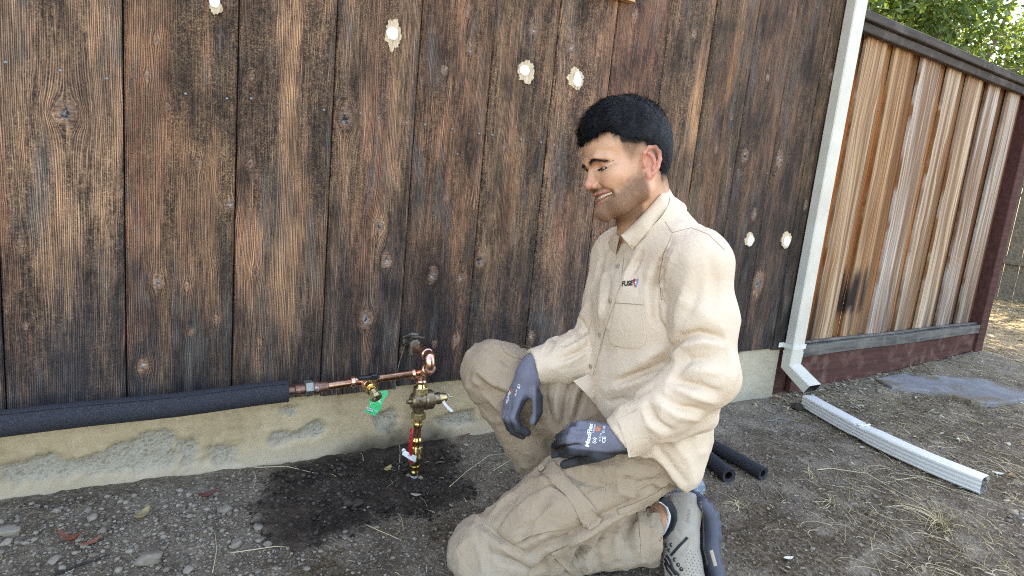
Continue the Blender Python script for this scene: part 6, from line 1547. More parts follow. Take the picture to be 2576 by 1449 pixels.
# neck opening
S.cap(P(1616, 545, 1.318), P(1590, 470, 1.30), .050, .06, .006, 'cut'); S.cap(P(1598, 575, 1.33), P(1572, 560, 1.33), .030, .034, .006, 'cut')
rdg = lambda X, f, sd: 1-2*np.abs(fbm(X[..., 0]*f, X[..., 1]*f, X[..., 2]*f*.8, sd, 2)-.5)*2
S.D += (-.0042*(rdg(_sl, 13, 403)**3-.25)+.0060*(fbm(_sl[..., 0]*9, _sl[..., 1]*9, _sl[..., 2]*6.5, 401, 2)-.5)+.0035*(fbm(_sl[..., 0]*21, _sl[..., 1]*21, _sl[..., 2]*15, 402, 2)-.5)).astype(np.float32)
for uv, w, a in [
    # torso: drag lines from the bent elbow to the front
    ([(1690,862),(1620,905),(1540,945)], .014, .009), ([(1690,905),(1620,938),(1550,962)], .011, -.009), ([(1660,935),(1590,968),(1520,985)], .010, .008), ([(1640,975),(1590,1000),(1530,1012)], .009, -.007), ([(1650,1010),(1600,1025),(1545,1030)], .009, .007),
    ([(1668,640),(1645,720),(1650,800),(1680,860)], .010, -.008), ([(1640,660),(1625,730),(1632,800)], .012, .005), ([(1600,640),(1575,690),(1565,730)], .009, .005), ([(1615,630),(1590,690)], .008, -.005), ([(1530,640),(1515,720),(1508,800)], .012, .006), ([(1535,700),(1520,790),(1500,880)], .010, -.005),
    ([(1560,890),(1530,910),(1500,930)], .009, .005), ([(1690,1110),(1730,1160),(1745,1220)], .012, .006), ([(1650,1120),(1690,1170),(1725,1215)], .009, -.006),
    # near sleeve
    ([(1690,600),(1663,655),(1655,720),(1668,765)], .006, -.006), ([(1700,620),(1680,680),(1676,740)], .008, .005), ([(1735,690),(1715,750),(1700,800)], .012, .006), ([(1790,650),(1800,720),(1795,780)], .014, -.005), ([(1760,720),(1740,770),(1720,800)], .010, -.004),
    ([(1690,880),(1715,850),(1760,840),(1815,852)], .011, -.011), ([(1692,905),(1720,872),(1765,860),(1822,872)], .012, .010), ([(1700,945),(1735,905),(1790,900)], .010, -.006), ([(1695,955),(1740,968),(1800,985)], .010, -.010), ([(1700,930),(1760,935),(1830,940)], .012, .006), ([(1690,975),(1740,995),(1800,1012)], .010, .010),
    ([(1665,1000),(1710,1025),(1770,1035)], .009, -.008), ([(1655,1015),(1700,1045),(1760,1055)], .009, .007), ([(1630,1015),(1650,1060),(1690,1085)], .008, -.007), ([(1612,1025),(1632,1070),(1670,1098)], .008, .006), ([(1590,1045),(1610,1090),(1640,1118)], .007, -.004), ([(1840,880),(1850,930),(1830,990)], .012, .006),
    # far sleeve
    ([(1480,760),(1455,810),(1425,840)], .009, .008), ([(1485,800),(1455,850),(1420,870)], .008, -.008), ([(1484,840),(1450,870),(1410,885)], .008, .008), ([(1480,870),(1440,895),(1400,905)], .007, -.007), ([(1430,810),(1395,850),(1375,890)], .008, -.007), ([(1415,815),(1385,850),(1365,885)], .007, .007), ([(1470,890),(1430,912),(1390,925)], .008, .007), ([(1450,790),(1475,830),(1482,870)], .007, -.006), ([(1440,850),(1460,890)], .007, .005)]:
    S.crease(uv, w*(.72 if a < 0 else .95), a*(1.75 if a < 0 else 1.15), sharp=.5)
for k, (u, v) in enumerate([(1683,612),(1673,632),(1665,655),(1660,680),(1657,705),(1660,730)]): S.crease([(u-2, v), (u+16, v+4)], .0040, -.0013, fade=False)
SV, SFc = S.mesh(1)
shirt = link("shirt", mesh("shirt", SV, SFc), person, M_SHIRT); SB = bvh_of(SV, SFc)
class HitB:
    def __init__(s, b, fall): s.b = b; s.f = fall
    def hit(s, u, v):
        d = ray(u, v); d = d/np.linalg.norm(d); h = s.b.ray_cast(Vector(CAM), Vector(d), 6)
        return np.array(h[0]) if h[0] is not None else s.f.hit(u, v)
SH = HitB(SB, S)
# front band, pocket, seams
strip("front_band", [(1566,612),(1558,660),(1555,706),(1538,757),(1510,842),(1489,923),(1474,962)], 19, SH, M_SHIRT, shirt, .0022)
patch("chest_pocket", [(1553,737),(1585,738),(1617,741),(1622,800),(1626,850),(1622,866),(1608,876),(1575,876),(1543,871),(1531,862),(1529,848),(1540,800)], SH, M_SHIRT, shirt, .0022)
PK = HitB(BVHTree.FromPolygons([tuple(v) for v in SV], [tuple(f) for f in SFc]), S)
stitch("pocket_hem", [(1548,762),(1582,764),(1619,767)], SH, M_THREAD_SHADE, shirt, .0007, .0028)
stitch("pocket_edge", [(1553,737),(1540,800),(1530,850),(1534,864),(1545,871),(1576,875),(1608,875),(1621,866),(1625,850),(1621,800),(1616,742)], SH, M_THREAD_SHADE, shirt, .0007, .0004)
stitch("band_edge", [(1556,618),(1549,660),(1546,706),(1529,757),(1501,842),(1480,923)], SH, M_THREAD_SHADE, shirt, .0007, .0004)
stitch("band_seam", [(1570,630),(1563,706),(1546,758),(1518,843),(1497,924)], SH, M_THREAD_SHADE, shirt, .0006, .0026)
stitch("armhole_seam", [(1691,590),(1668,640),(1657,700),(1664,755)], SH, M_THREAD_SHADE, shirt, .0008)
stitch("yoke_seam", [(1658,548),(1675,560),(1691,585),(1740,573),(1783,590),(1822,628)], SH, M_THREAD_SHADE, shirt, .0008)
for u, v in [(1556,671),(1537,757),(1511,842),(1488,921)]: button(u, v, SH, shirt, .0052, .0042)
# collar: stand and folded leaf round the neck
cf, cb = P(1566, 600, 1.30), P(1676, 480, 1.295); cc = (cf+cb)/2; e1 = (cf-cb)/np.linalg.norm(cf-cb); cax = np.cross(e1, BL); cax = cax if cax[2] > 0 else -cax; e2 = np.cross(cax, e1); e2 = e2 if e2@BL > 0 else -e2; cr = np.linalg.norm(cf-cb)/2
def collar(th, t):
    """th: angle from the front opening (+ = his left), t: 0 at the fold, 1 at the leaf's edge"""
    c, s = math.cos(th), math.sin(th); top = cc+cr*(c*e1+s*1.02*e2)
    fr = max(0, 1-abs(th)/1.15); out = (c*e1+s*e2); dn = -cax*(.040+.030*fr**1.5)+out*(.038+.006*fr)-e1*.004*fr
    return top+dn*t+out*.010*math.sin(math.pi*t)*.6-cax*.0
def leaf_col(a0, a1, name):
    na, nt = 30, 7; vs = []
    for lay in (0, .0026):
        for i in range(na):
            for j in range(nt):
                th = a0+(a1-a0)*i/(na-1); p = collar(th, j/(nt-1)); o_ = math.cos(th)*e1+math.sin(th)*e2; vs.append(p+(o_*.8+cax*.6)*lay)
    M_ = na*nt; fs = []
    for i in range(na-1):
        for j in range(nt-1):
            q = [i*nt+j, (i+1)*nt+j, (i+1)*nt+j+1, i*nt+j+1]; fs += [q[::-1], [M_+k for k in q]]
    rim = [i*nt for i in range(na)]+[(na-1)*nt+j for j in range(1, nt)]+[i*nt+nt-1 for i in range(na-2, -1, -1)]+[j for j in range(nt-2, 0, -1)]
    fs += [(rim[k], rim[(k+1) % len(rim)], M_+rim[(k+1) % len(rim)], M_+rim[k]) for k in range(len(rim))]
    return MB().add(vs, fs).build(name, M_SHIRT, shirt, True, 50)
NKH = HitB(BB, B)
def toward(h, l): return h+(CAM-h)/np.linalg.norm(CAM-h)*l
def loft(name, top, bot, bulge, nt=8, th=.0024, mat_=None, par=None):
    top = np.array(top); bot = np.array(bot); t_ = np.linspace(0, 1, len(top)); tt = np.linspace(0, 1, 22)
    top = np.stack([np.interp(tt, t_, top[:, k]) for k in range(3)], 1); bot = np.stack([np.interp(tt, t_, bot[:, k]) for k in range(3)], 1); vs = []; n = len(tt)
    for lay in (0, th):
        for a, b in zip(top, bot):
            for j in range(nt):
                s_ = j/(nt-1); p = a+(b-a)*s_; vs.append(toward(p, bulge*math.sin(math.pi*s_**.7)-lay))
    M_ = n*nt; fs = []
    for i in range(n-1):
        for j in range(nt-1):
            q = [i*nt+j, (i+1)*nt+j, (i+1)*nt+j+1, i*nt+j+1]; fs += [q, [M_+k for k in q[::-1]]]
    rim = [i*nt for i in range(n)]+[(n-1)*nt+j for j in range(1, nt)]+[i*nt+nt-1 for i in range(n-2, -1, -1)]+[j for j in range(nt-2, 0, -1)]
    fs += [(rim[k], M_+rim[k], M_+rim[(k+1) % len(rim)], rim[(k+1) % len(rim)]) for k in range(len(rim))]
    return MB().add(vs, fs).build(name, mat_ or M_SHIRT, par or shirt, True, 50)
topl = [P(1562, 592, 1.275)]+[toward(NKH.hit(u, v), .007) for u, v in [(1585,571),(1608,548),(1640,514)]]+[toward(NKH.hit(1662, 490), .006)+0*CF, P(1682, 471, 1.29)]
botl = [toward(SH.hit(u, v), l) for u, v, l in [(1592,627,.007),(1612,603,.008),(1633,577,.009),(1658,549,.009)]]+[P(1681, 523, 1.250), P(1699, 500, 1.275)]
loft("collar_leaf", topl, botl, .005)
loft("collar_leaf", [P(1558, 593, 1.290), P(1545, 594, 1.315), P(1536, 594, 1.345)], [toward(SH.hit(1549, 640), .006), toward(SH.hit(1538, 628), .006), toward(SH.hit(1529, 612), .006)], .003)
vs = []; na = 44
for i in range(na):
    th = 2*math.pi*i/(na-1); o_ = math.cos(th)*e1+math.sin(th)*.92*e2
    for t, rr in ((.002, 0), (-.045, .010)): vs.append(cc+cr*o_*.985+o_*rr+cax*t)
MB().add(vs, [(2*i, 2*i+2, 2*i+3, 2*i+1) for i in range(na-1)]).build("collar_stand", M_SHIRT, shirt, True)
hb = toward(SH.hit(1593, 615), .0095)
MB().lathe(hb, (CAM-hb)/np.linalg.norm(CAM-hb), [(0, .0045), (.0016, .0045), (.002, .0036), (.0014, .002), (.0013, .0003)], 14).build("button", M_BTN, shirt, True, 40)
# cuffs
strip("cuff", [(1578,1044),(1592,1075),(1606,1110),(1612,1146)], 62, SH, M_SHIRT, shirt, .0024)
strip("cuff", [(1330,905),(1352,925),(1372,948)], 44, SH, M_SHIRT, shirt, .0024) if False else None
_f = (SH.hit(1486, 945)-CAM)@CF
loft('front_tail', [P(1490, 938, _f-.006), P(1500, 965, _f-.008), P(1508, 990, _f-.006)], [P(1442, 958, _f-.030), P(1468, 984, _f-.028), P(1488, 1004, _f-.018)], .004)
# chest embroidery
hx = SH.hit(1579, 713); xd = SH.hit(1590, 712)-SH.hit(1568, 714); xd /= np.linalg.norm(xd); yd = SH.hit(1579, 706)-SH.hit(1579, 720); yd = yd-(yd@xd)*xd; yd /= np.linalg.norm(yd)
lettering("logo_letters", "FUSE", hx, xd, yd, .0112, M_PRINTK, shirt, SB, .0012, bold=.045, width=.0265, shear=.15)
M_LRED = plain("logo_red", (.42, .012, .022), .6); M_LBLU = plain("logo_blue_grey", (.20, .23, .36), .6)
def flatshape(name, pts, o, xd, yd, mat_, par, bvh, lift):
    nd = np.cross(xd, yd); vs = []
    for x, y in pts:
        q = np.array(o)+xd*x+yd*y; h = bvh.ray_cast(Vector(q+nd*.05), Vector(-nd), .1); vs.append((np.array(h[0]) if h[0] is not None else q)+nd*lift)
    n = len(vs); c = np.mean(vs, 0); vs2 = [p-nd*.0008 for p in vs]
    return MB().add([c]+vs+vs2, [(0, 1+k, 1+(k+1) % n) for k in range(n)]+[(1+k, 1+n+k, 1+n+(k+1) % n, 1+(k+1) % n) for k in range(n)]).build(name, mat_, par)
lo = SH.hit(1599.5, 712); m_ = .001
ht = lambda sgn: [(sgn*x*m_, y*m_) for x, y in ([(0.4, 7.0), (2.5, 9.6), (5.2, 8.8), (6.3, 5.6), (5.4, 1.4), (3.0, -4.0), (1.6, -9.5), (.4, -9.0)])]
flatshape("logo_half", ht(-1), lo, xd, yd, M_LRED, shirt, SB, .0012); flatshape("logo_half", ht(1), lo, xd, yd, M_LBLU, shirt, SB, .0012)
flatshape("logo_bolt", [(.0012, .006), (-.0022, .0002), (-.0002, .0004), (-.0014, -.006), (.0024, .0012), (.0004, .0010)], lo, xd, yd, M_PRINTW, shirt, SB, .0016)

# ---- trousers
T = Field(np.arange(.52, 1.20, .0045), np.arange(-1.06, -.30, .0045), np.arange(-.03, .53, .0045))
T.body(hipc-np.array([0, 0, .005]), hipc+np.array([0, 0, .12]), BL, .118, .090, .12, .088, .03); T.cap(P(1640, 1160, 1.42), P(1625, 1120, 1.46), .072, .08, .03)
T.chain([J['Lhip'], mid(J['Lhip'], J['Lkn'], .5), J['Lkn']], [.092, .095, .080], .03); T.cap(J['Lkn'], mid(J['Lkn'], J['Lank'], .35), .079, .070, .016); T.cap(mid(J['Lkn'], J['Lank'], .35), P(1668, 1337, 1.455), .068, .070, .02)
T.cap(P(1212, 1392, 1.335), P(1225, 1430, 1.335), .066, .060, .03)
T.chain([J['Rhip'], mid(J['Rhip'], J['Rkn'], .5), J['Rkn']], [.098, .092, .078], .03); T.cap(J['Rkn'], mid(J['Rkn'], J['Rank'], .5), .078, .075, .02); T.cap(mid(J['Rkn'], J['Rank'], .5), J['Rank'], .075, .078, .02)
cutend(T, P(1634, 1338, 1.455), P(1690, 1337, 1.46)-P(1500, 1360, 1.41), .12)
T.cap(P(1612, 1338, 1.44), P(1720, 1335, 1.465), .058, .058, .003, 'cut')
T.halfspace((0, 0, .004), (0, 0, -1), .012)
Tg = T.grid((slice(None),)*3)
T.D += (-.0062*(rdg(Tg, 15, 413)**3-.25)-.0030*(rdg(Tg, 30, 414)**3-.25)+.008*(fbm(Tg[..., 0]*10, Tg[..., 1]*10, Tg[..., 2]*10, 411, 2)-.5)+.0045*(fbm(Tg[..., 0]*24, Tg[..., 1]*24, Tg[..., 2]*24, 412, 2)-.5)).astype(np.float32)
for uv, w, a in [
    ([(1300,1230),(1260,1270),(1225,1310)], .010, .006), ([(1330,1215),(1380,1200),(1420,1190)], .010, .006), ([(1420,1190),(1480,1215),(1540,1225)], .010, -.006), ([(1440,1170),(1500,1180),(1570,1180)], .010, .007), ([(1560,1130),(1600,1150),(1650,1170)], .009, -.006), ([(1540,1160),(1560,1200),(1550,1250)], .009, .006), ([(1560,1200),(1610,1220),(1660,1205)], .010, -.007), ([(1555,1235),(1600,1250),(1670,1225)], .009, .008),
    ([(1553,1283),(1600,1262),(1650,1240),(1700,1228)], .009, -.012), ([(1553,1283),(1500,1310),(1440,1345),(1400,1375)], .010, -.013), ([(1545,1310),(1490,1335),(1430,1372)], .010, .009), ([(1420,1350),(1380,1370),(1330,1400)], .009, -.010), ([(1400,1330),(1350,1355),(1290,1385)], .010, .008), ([(1215,1315),(1260,1350),(1318,1392)], .006, -.006), ([(1205,1335),(1250,1370),(1300,1405)], .006, .005), ([(1240,1395),(1300,1420),(1340,1440)], .008, -.007), ([(1225,1360),(1232,1400),(1228,1440)], .006, -.004),
    ([(1560,1310),(1545,1350),(1550,1400)], .010, .007), ([(1590,1300),(1575,1340),(1585,1390)], .009, -.007), ([(1610,1290),(1600,1340),(1605,1395)], .009, .005), ([(1500,1345),(1470,1390),(1480,1440)], .010, .008), ([(1520,1340),(1500,1380),(1510,1430)], .008, -.007), ([(1440,1380),(1420,1410),(1400,1445)], .010, .010), ([(1465,1375),(1440,1420),(1430,1445)], .008, -.009), ([(1385,1400),(1360,1425),(1335,1445)], .009, -.009), ([(1350,1270),(1310,1320),(1290,1370)], .009, .009), ([(1375,1262),(1335,1310),(1312,1360)], .008, -.007), ([(1400,1260),(1360,1310)], .008, .005),
    # raised leg
    ([(1385,1060),(1372,1010),(1372,960)], .008, -.009), ([(1405,1060),(1400,1000),(1410,950)], .008, .009), ([(1420,1060),(1425,1000),(1440,950)], .007, -.009), ([(1435,1055),(1445,1000),(1465,950)], .007, .008), ([(1365,1060),(1345,1000),(1350,960)], .009, .007), ([(1450,1050),(1465,1000),(1478,960)], .006, -.007),
    ([(1200,950),(1240,985),(1290,1000)], .010, -.008), ([(1195,930),(1245,965),(1300,985)], .010, .007), ([(1215,990),(1260,1030),(1300,1100)], .010, .007), ([(1235,985),(1290,1040),(1320,1110)], .009, -.006), ([(1255,875),(1300,905),(1345,915)], .009, .006), ([(1225,872),(1270,910),(1310,930)], .009, -.005), ([(1330,1060),(1350,1100),(1370,1130)], .010, .007)]:
    T.crease(uv, w*(.72 if a < 0 else .95), a*(2.1 if a < 0 else 1.6), sharp=.5)
TV, TFc = T.mesh(1)
trou = link("trousers", mesh("trousers", TV, TFc), person, M_TROU); TB = bvh_of(TV, TFc); TH = HitB(TB, T)
patch("cargo_pocket", [(1385,1220),(1430,1250),(1458,1300),(1462,1322),(1440,1332),(1380,1338),(1330,1350),(1292,1372),(1262,1352),(1250,1335),(1280,1290),(1330,1245)], TH, M_TROU, trou, .0065, edge=1)
patch("pocket_flap", [(1352,1183),(1390,1156),(1415,1185),(1455,1230),(1490,1270),(1515,1305),(1505,1320),(1482,1334),(1462,1318),(1448,1285),(1425,1248),(1390,1215)], TH, M_TROU, trou, .0085)
button(1368, 1184, TH, trou, .0075, .0098); button(1477, 1322, TH, trou, .0075, .0098)
strip("leg_seam", [(1430,1283),(1470,1302),(1513,1310)], 10, TH, M_TROU, trou, .0012); strip("knee_seam", [(1216,1318),(1260,1352),(1318,1392)], 8, TH, M_TROU, trou, .0012)
strip("hem_band", [(1612,1276),(1620,1320),(1624,1370),(1622,1404)], 24, TH, M_TROU, trou, .0024); strip("side_seam", [(1516,1165),(1530,1215),(1520,1280)], 6, TH, M_TROU, trou, .0009)
strip("back_pocket_flap", [(1556,1288),(1600,1274),(1650,1250),(1692,1222)], 16, TH, M_TROU, trou, .003); strip("hip_pocket_seam", [(1480,1240),(1540,1220),(1580,1205)], 5, TH, M_TROU, trou, .0009); strip("hip_pocket_seam", [(1553,1222),(1600,1232),(1650,1205),(1680,1180)], 6, TH, M_TROU, trou, .0010)
patch("knee_pocket_flap", [(1385,1392),(1430,1372),(1450,1405),(1462,1446),(1440,1449),(1420,1430)], TH, M_TROU, trou, .006)
strip("shin_seam", [(1290,1260),(1260,1290),(1216,1318)], 5, TH, M_TROU, trou, .0018)
for uv in [(1300,868),(1340,875)]: pass
patch("raised_knee_pocket", [(1262,868),(1300,866),(1335,872),(1350,892),(1330,906),(1296,900),(1270,886)], TH, M_TROU, trou, .004)
# ---- gloves
def glove_mat():
    g = G("work_glove"); p = g.pos(); co = g.attr("coat"); kn = g.noise(p, 1100, 2.0, .7); n = g.noise(p, 60, 4.0, .6)
    c = g.mix(n, (.135, .132, .162), (.185, .180, .215)); c = g.mix(.3, c, g.mix(1.0, c, g.ramp(kn, [(.3, .5), (.7, 1.4)]), 'MULTIPLY'))
    c2 = g.mix(n, (.026, .026, .030), (.056, .056, .062)); g.set('base', g.mix(co, c, c2)); g.set('rough', g.mr(co, 0, 1, .85, .65)); g.set('spec', .15)
    g.bump(g.math('ADD', kn, g.math('MULTIPLY', g.noise(p, 300, 2.0), co)), .3, .0012); return g.m
M_GLOVE = glove_mat(); M_PRINTO = plain("orange_print", (.55, .20, .09), .6)
def build_glove(palm, fingers, cuff, coatfn, creases=()):
    pts = [np.array(p) for f in fingers for p, r_ in f]+[c[0] for c in cuff]; lo = np.min(pts, 0)-.035; hi = np.max(pts, 0)+.035
    F_ = Field(*[np.arange(lo[i], hi[i], .0022) for i in range(3)])
    for a, b, ra, rb, k in palm: F_.cap(a, b, ra, rb, k)
    for f in fingers:
        F2 = Field(*F_.a)
        F2.D[:] = .25
        for i in range(len(f)-1): F2.cap(f[i][0], f[i+1][0], f[i][1], f[i+1][1], .003)
        F_.D = smin(F_.D, F2.D, .0035).astype(np.float32)
    for i in range(len(cuff)-1): F_.cap(cuff[i][0], cuff[i+1][0], cuff[i][1], cuff[i+1][1], .010)
    for q, w, a in creases: F_.line(q, w, a)
    Gg = F_.grid((slice(None),)*3); F_.D += (.0016*(fbm(Gg[..., 0]*70, Gg[..., 1]*70, Gg[..., 2]*70, 421, 2)-.5)).astype(np.float32)
    V, Fc = F_.mesh(1); N = vnormals(V, Fc); me = mesh("glove", V, Fc); vattr(me, "coat", coatfn(V, N)); return link("glove", me, person, M_GLOVE), bvh_of(V, Fc), F_
def onthigh(u, v, lift): 
    h = TH.hit(u, v); d = ray(u, v); return h-d/np.linalg.norm(d)*lift
def LH(u, v, l): return onthigh(u, v, l)
zw = (J['Lwr']-CAM)@CF
w0 = P(1575, 1100, zw); w1 = P(1545, 1102, zw-.002)
pz = zw-.006
mcp = dict(i=P(1468, 1130, pz), m=P(1462, 1108, pz-.002), r=P(1470, 1088, pz+.004), p=P(1486, 1072, pz+.012))
def fing(a, u1, v1, u2, v2, u3, v3, r_, l=.011):
    q1, q2, q3 = P(u1, v1, (a-CAM)@CF+.002), LH(u2, v2, l), LH(u3, v3, l*.85)
    return [(a, r_*1.08), (q1, r_*1.05), (q2, r_), (q3, r_*.88)]
Lf = [fing(mcp['i'], 1442, 1133, 1416, 1141, 1396, 1146, .0098), fing(mcp['m'], 1434, 1107, 1409, 1113, 1395, 1121, .0098), fing(mcp['r'], 1442, 1086, 1420, 1091, 1405, 1100, .0092), fing(mcp['p'], 1460, 1069, 1441, 1073, 1426, 1080, .0084),
      [(P(1535, 1136, zw), .013), (P(1500, 1146, zw-.010), .0125), (LH(1462, 1156, .012), .0108), (LH(1420, 1169, .010), .0092)]]
Lpalm = [(w1, mcp['i'], .022, .0125, .012), (w1, mcp['m'], .022, .0125, .012), (w1, mcp['r'], .022, .0120, .012), (w1, mcp['p'], .021, .0110, .012), (w1, P(1500, 1140, zw-.004), .022, .014, .012)]
def coatL(V, N):
    d = V-CAM; z = d@CF; u = 1288+FPX*(d@CR)/z; v = 724.5-FPX*(d@CU)/z
    tip = sstep(1418, 1400, u+.25*(v-1110)); low = sstep(1128, 1136, v-.10*(u-1480))*(u < 1580); under = sstep(-.25, -.6, N@HU-.2*(N@CF))
    side = sstep(.45, .85, N@-CU)*sstep(1470, 1440, u)
    return np.clip(np.maximum.reduce([tip, low, under, side]), 0, 1)
cre = [([P(1464, 1119, pz-.011), P(1430, 1123, pz-.006)], .0032, -.006), ([P(1466, 1098, pz-.010), P(1432, 1100, pz-.004)], .0032, -.006), ([P(1476, 1079, pz-.004), P(1446, 1080, pz+.002)], .0032, -.006)]
gl, GB, GF = build_glove(Lpalm, Lf, [(P(1590, 1100, zw+.002), .031), (w0, .030), (w1, .0285)], coatL, cre)
GH = HitB(GB, GF)
def gprint(txt, u, v, ang, h, mat_, width=None, bold=.03, bvh=GB, H_=GH, par=None):
    c = H_.hit(u, v); ca, sa = math.cos(ang), math.sin(ang); xd = H_.hit(u+9*ca, v+9*sa)-H_.hit(u-9*ca, v-9*sa); xd /= np.linalg.norm(xd); vd = (CAM-c)/np.linalg.norm(CAM-c); yd = np.cross(vd, xd); yd /= np.linalg.norm(yd)
    return lettering("glove_print", txt, c, xd, yd, h, mat_, par or gl, bvh, .0009, bold=bold, width=width)
gprint("MaxiFlex", 1482, 1092, math.radians(-80), .0085, M_PRINTW, .046)
gprint("ATG", 1507, 1078, math.radians(-80), .008, M_PRINTO, .013); gprint("@", 1502, 1080, math.radians(-80), .010, M_PRINTO)
gprint("Ultimate", 1494, 1078, math.radians(-80), .004, M_PRINTW, .018, .0); gprint("CE", 1519, 1106, math.radians(-80), .007, M_PRINTW, .012); gprint("EN 388", 1519, 1080, math.radians(-80), .0045, M_PRINTW, .016, .0); gprint("(o)", 1496, 1108, math.radians(-80), .009, M_PRINTW, .011, .02); gprint("4131A", 1510, 1100, math.radians(-80), .004, M_PRINTW, .016, .0)
# cuff edge ring
def ring(c, ax_, r0, r1, w, name, mat_, par):
    ax_ = ax_/np.linalg.norm(ax_); return MB().lathe(c-ax_*w/2, ax_, [(0, r0), (0, r1), (w*.3, r1+.0012), (w*.7, r1+.0012), (w, r1), (w, r0)], 26, cap=False).build(name, mat_, par, True, 50)
# right hand hanging over the raised knee
zr = 1.418
Rf = [[(P(1306, 1012, zr-.018), .0115), (P(1293, 1050, zr-.026), .0108), (P(1304, 1078, zr-.026), .0102), (P(1325, 1088, zr-.020), .0092)],
      [(P(1294, 1018, zr-.002), .0115), (P(1281, 1056, zr-.006), .0108), (P(1292, 1084, zr-.006), .0100), (P(1314, 1096, zr-.002), .0090)],
      [(P(1284, 1018, zr+.014), .0110), (P(1274, 1050, zr+.014), .0104), (P(1283, 1075, zr+.014), .0098), (P(1302, 1087, zr+.016), .0088)],
      [(P(1280, 1010, zr+.028), .0100), (P(1272, 1036, zr+.030), .0094), (P(1278, 1058, zr+.030), .0088), (P(1292, 1070, zr+.030), .0080)],
      [(P(1338, 968, zr-.012), .0135), (P(1351, 1000, zr-.022), .0128), (P(1353, 1034, zr-.026), .0108), (P(1342, 1060, zr-.026), .0092)]]
wr = P(1330, 945, zr)
Rpalm = [(wr, Rf[k][0][0], .024, .0135, .012) for k in range(4)]+[(wr, P(1340, 985, zr-.012), .022, .015, .01)]
def coatR(V, N):
    d = V-CAM; z = d@CF; u = 1288+FPX*(d@CR)/z; v = 724.5-FPX*(d@CU)/z
    return np.clip(np.maximum.reduce([sstep(1344, 1351, u)*sstep(960, 985, v), sstep(1052, 1072, v-.25*(u-1290)), sstep(-.05, .35, N@CR)*sstep(985, 1010, v)]), 0, 1)
gr_, GRB, GRF = build_glove(Rpalm, Rf, [(P(1343, 918, 1.428), .030), (P(1336, 935, 1.424), .029), (wr, .027)], coatR)
GRH = HitB(GRB, GRF)
def gpr(txt, u, v, a, h, m, w=None, b=.02): gprint(txt, u, v, math.radians(a), h, m, w, b, GRB, GRH, gr_)
gpr("MaxiFlex", 1279, 1000, 105, .006, M_PRINTW, .030); gpr("@", 1287, 984, 105, .009, M_PRINTO); gpr("CE", 1305, 972, 105, .006, M_PRINTW, .010); gpr("EN 388", 1298, 988, 105, .004, M_PRINTW, .014, .0)

# ---- left shoe, sock
def shoe_mat():
    g = G("suede_shoe"); p = g.pos(); n = g.noise(p, 90, 4.0, .65); n2 = g.noise(p, 700, 2.0)
    g.set('base', g.mix(n, (.27, .23, .18), (.40, .35, .285))); g.set('rough', .9); g.set('spec', .2); g.set('sheen', .2); g.bump(n2, .3, .001); return g.m
M_SUEDE = shoe_mat(); M_SOLE = plain("navy_rubber_sole", (.058, .062, .085), .65, var=.3); M_BLACKC = plain("black_lining", (.012, .012, .014), .8); M_SOCK = plain("white_sock", (.76, .76, .78), .9)
WD = np.cross(ray(1740, 1350), CU); WD = -CF*.92+CR*.10; WD /= np.linalg.norm(WD)     # across the shoe, towards the viewer
K = Field(np.arange(.90, 1.26, .0034), np.arange(-1.02, -.62, .0034), np.arange(-.03, .30, .0034))
hp = [P(1722, 1284, 1.445), P(1712, 1345, 1.425), P(1716, 1410, 1.405), P(1726, 1470, 1.39), P(1742, 1525, 1.375)]; hr_ = [.034, .036, .038, .040, .034]
for i in range(4):
    for w in (-.010, .010): K.cap(hp[i]+WD*w, hp[i+1]+WD*w, hr_[i], hr_[i+1], .012)
K.cap(P(1700, 1310, 1.445), P(1716, 1300, 1.445), .038, .036, .015); K.cap(P(1700, 1272, 1.448), P(1735, 1270, 1.445), .026, .028, .012)
K.cap(P(1690, 1318, 1.45), P(1665, 1320, 1.452), .035, .036, .004, 'cut')
K.halfspace((0, 0, .006), (0, 0, -1), .003)
def scre(uv, w, a): K.crease(uv, w, a)
for uv in ([(1699,1255),(1735,1262),(1752,1290)], [(1738,1345),(1728,1370),(1705,1400)], [(1752,1345),(1742,1375),(1738,1420)], [(1700,1330),(1715,1350),(1740,1345)]): scre(uv, .0028, -.003)
KV, KF = K.mesh(1); kb = bvh_of(KV, KF); KH = HitB(kb, K)
shoe = link("shoe", mesh("shoe", KV, KF), person, M_SUEDE)
KS = Field(np.arange(.94, 1.26, .0034), np.arange(-1.02, -.62, .0034), np.arange(-.03, .30, .0034))
sol = [(1752,1254,1.452),(1774,1285,1.445),(1779,1330,1.432),(1776,1372,1.418),(1786,1412,1.405),(1797,1455,1.392),(1806,1510,1.378)]
for i in range(len(sol)-1):
    a, b = P(*sol[i]), P(*sol[i+1])
    for w in np.linspace(-.036, .036, 7): KS.cap(a+WD*w, b+WD*w, .0125, .0125, .004)
for u, v, z in [(1773,1264,1.452),(1788,1286,1.446),(1792,1312,1.44),(1794,1338,1.432),(1789,1364,1.424),(1793,1392,1.415),(1801,1422,1.404),(1809,1452,1.394)]:
    for w in (-.030, -.004, .026):
        for e in (-.006, .006): KS.cap(P(u, v-7, z)+WD*(w+e), P(u+1, v+6, z)+WD*(w+e), .0066, .0066, .002)
KS.halfspace((0, 0, .001), (0, 0, -1), .002)
V, Fc = KS.mesh(1); link("sole", mesh("sole", V, Fc), shoe, M_SOLE); sb_ = bvh_of(V, Fc); SHo = HitB(sb_, KS)
strip("sole_line", [(1762,1262),(1768,1300),(1770,1345),(1770,1380),(1780,1420)], 3.5, SHo, plain("tan_sole_line", (.30, .23, .15), .7), shoe, .0010)
strip("sole_plate", [(1789,1384),(1794,1402),(1800,1424)], 9, SHo, plain("tan_sole_plate", (.42, .34, .24), .7), shoe, .0015)
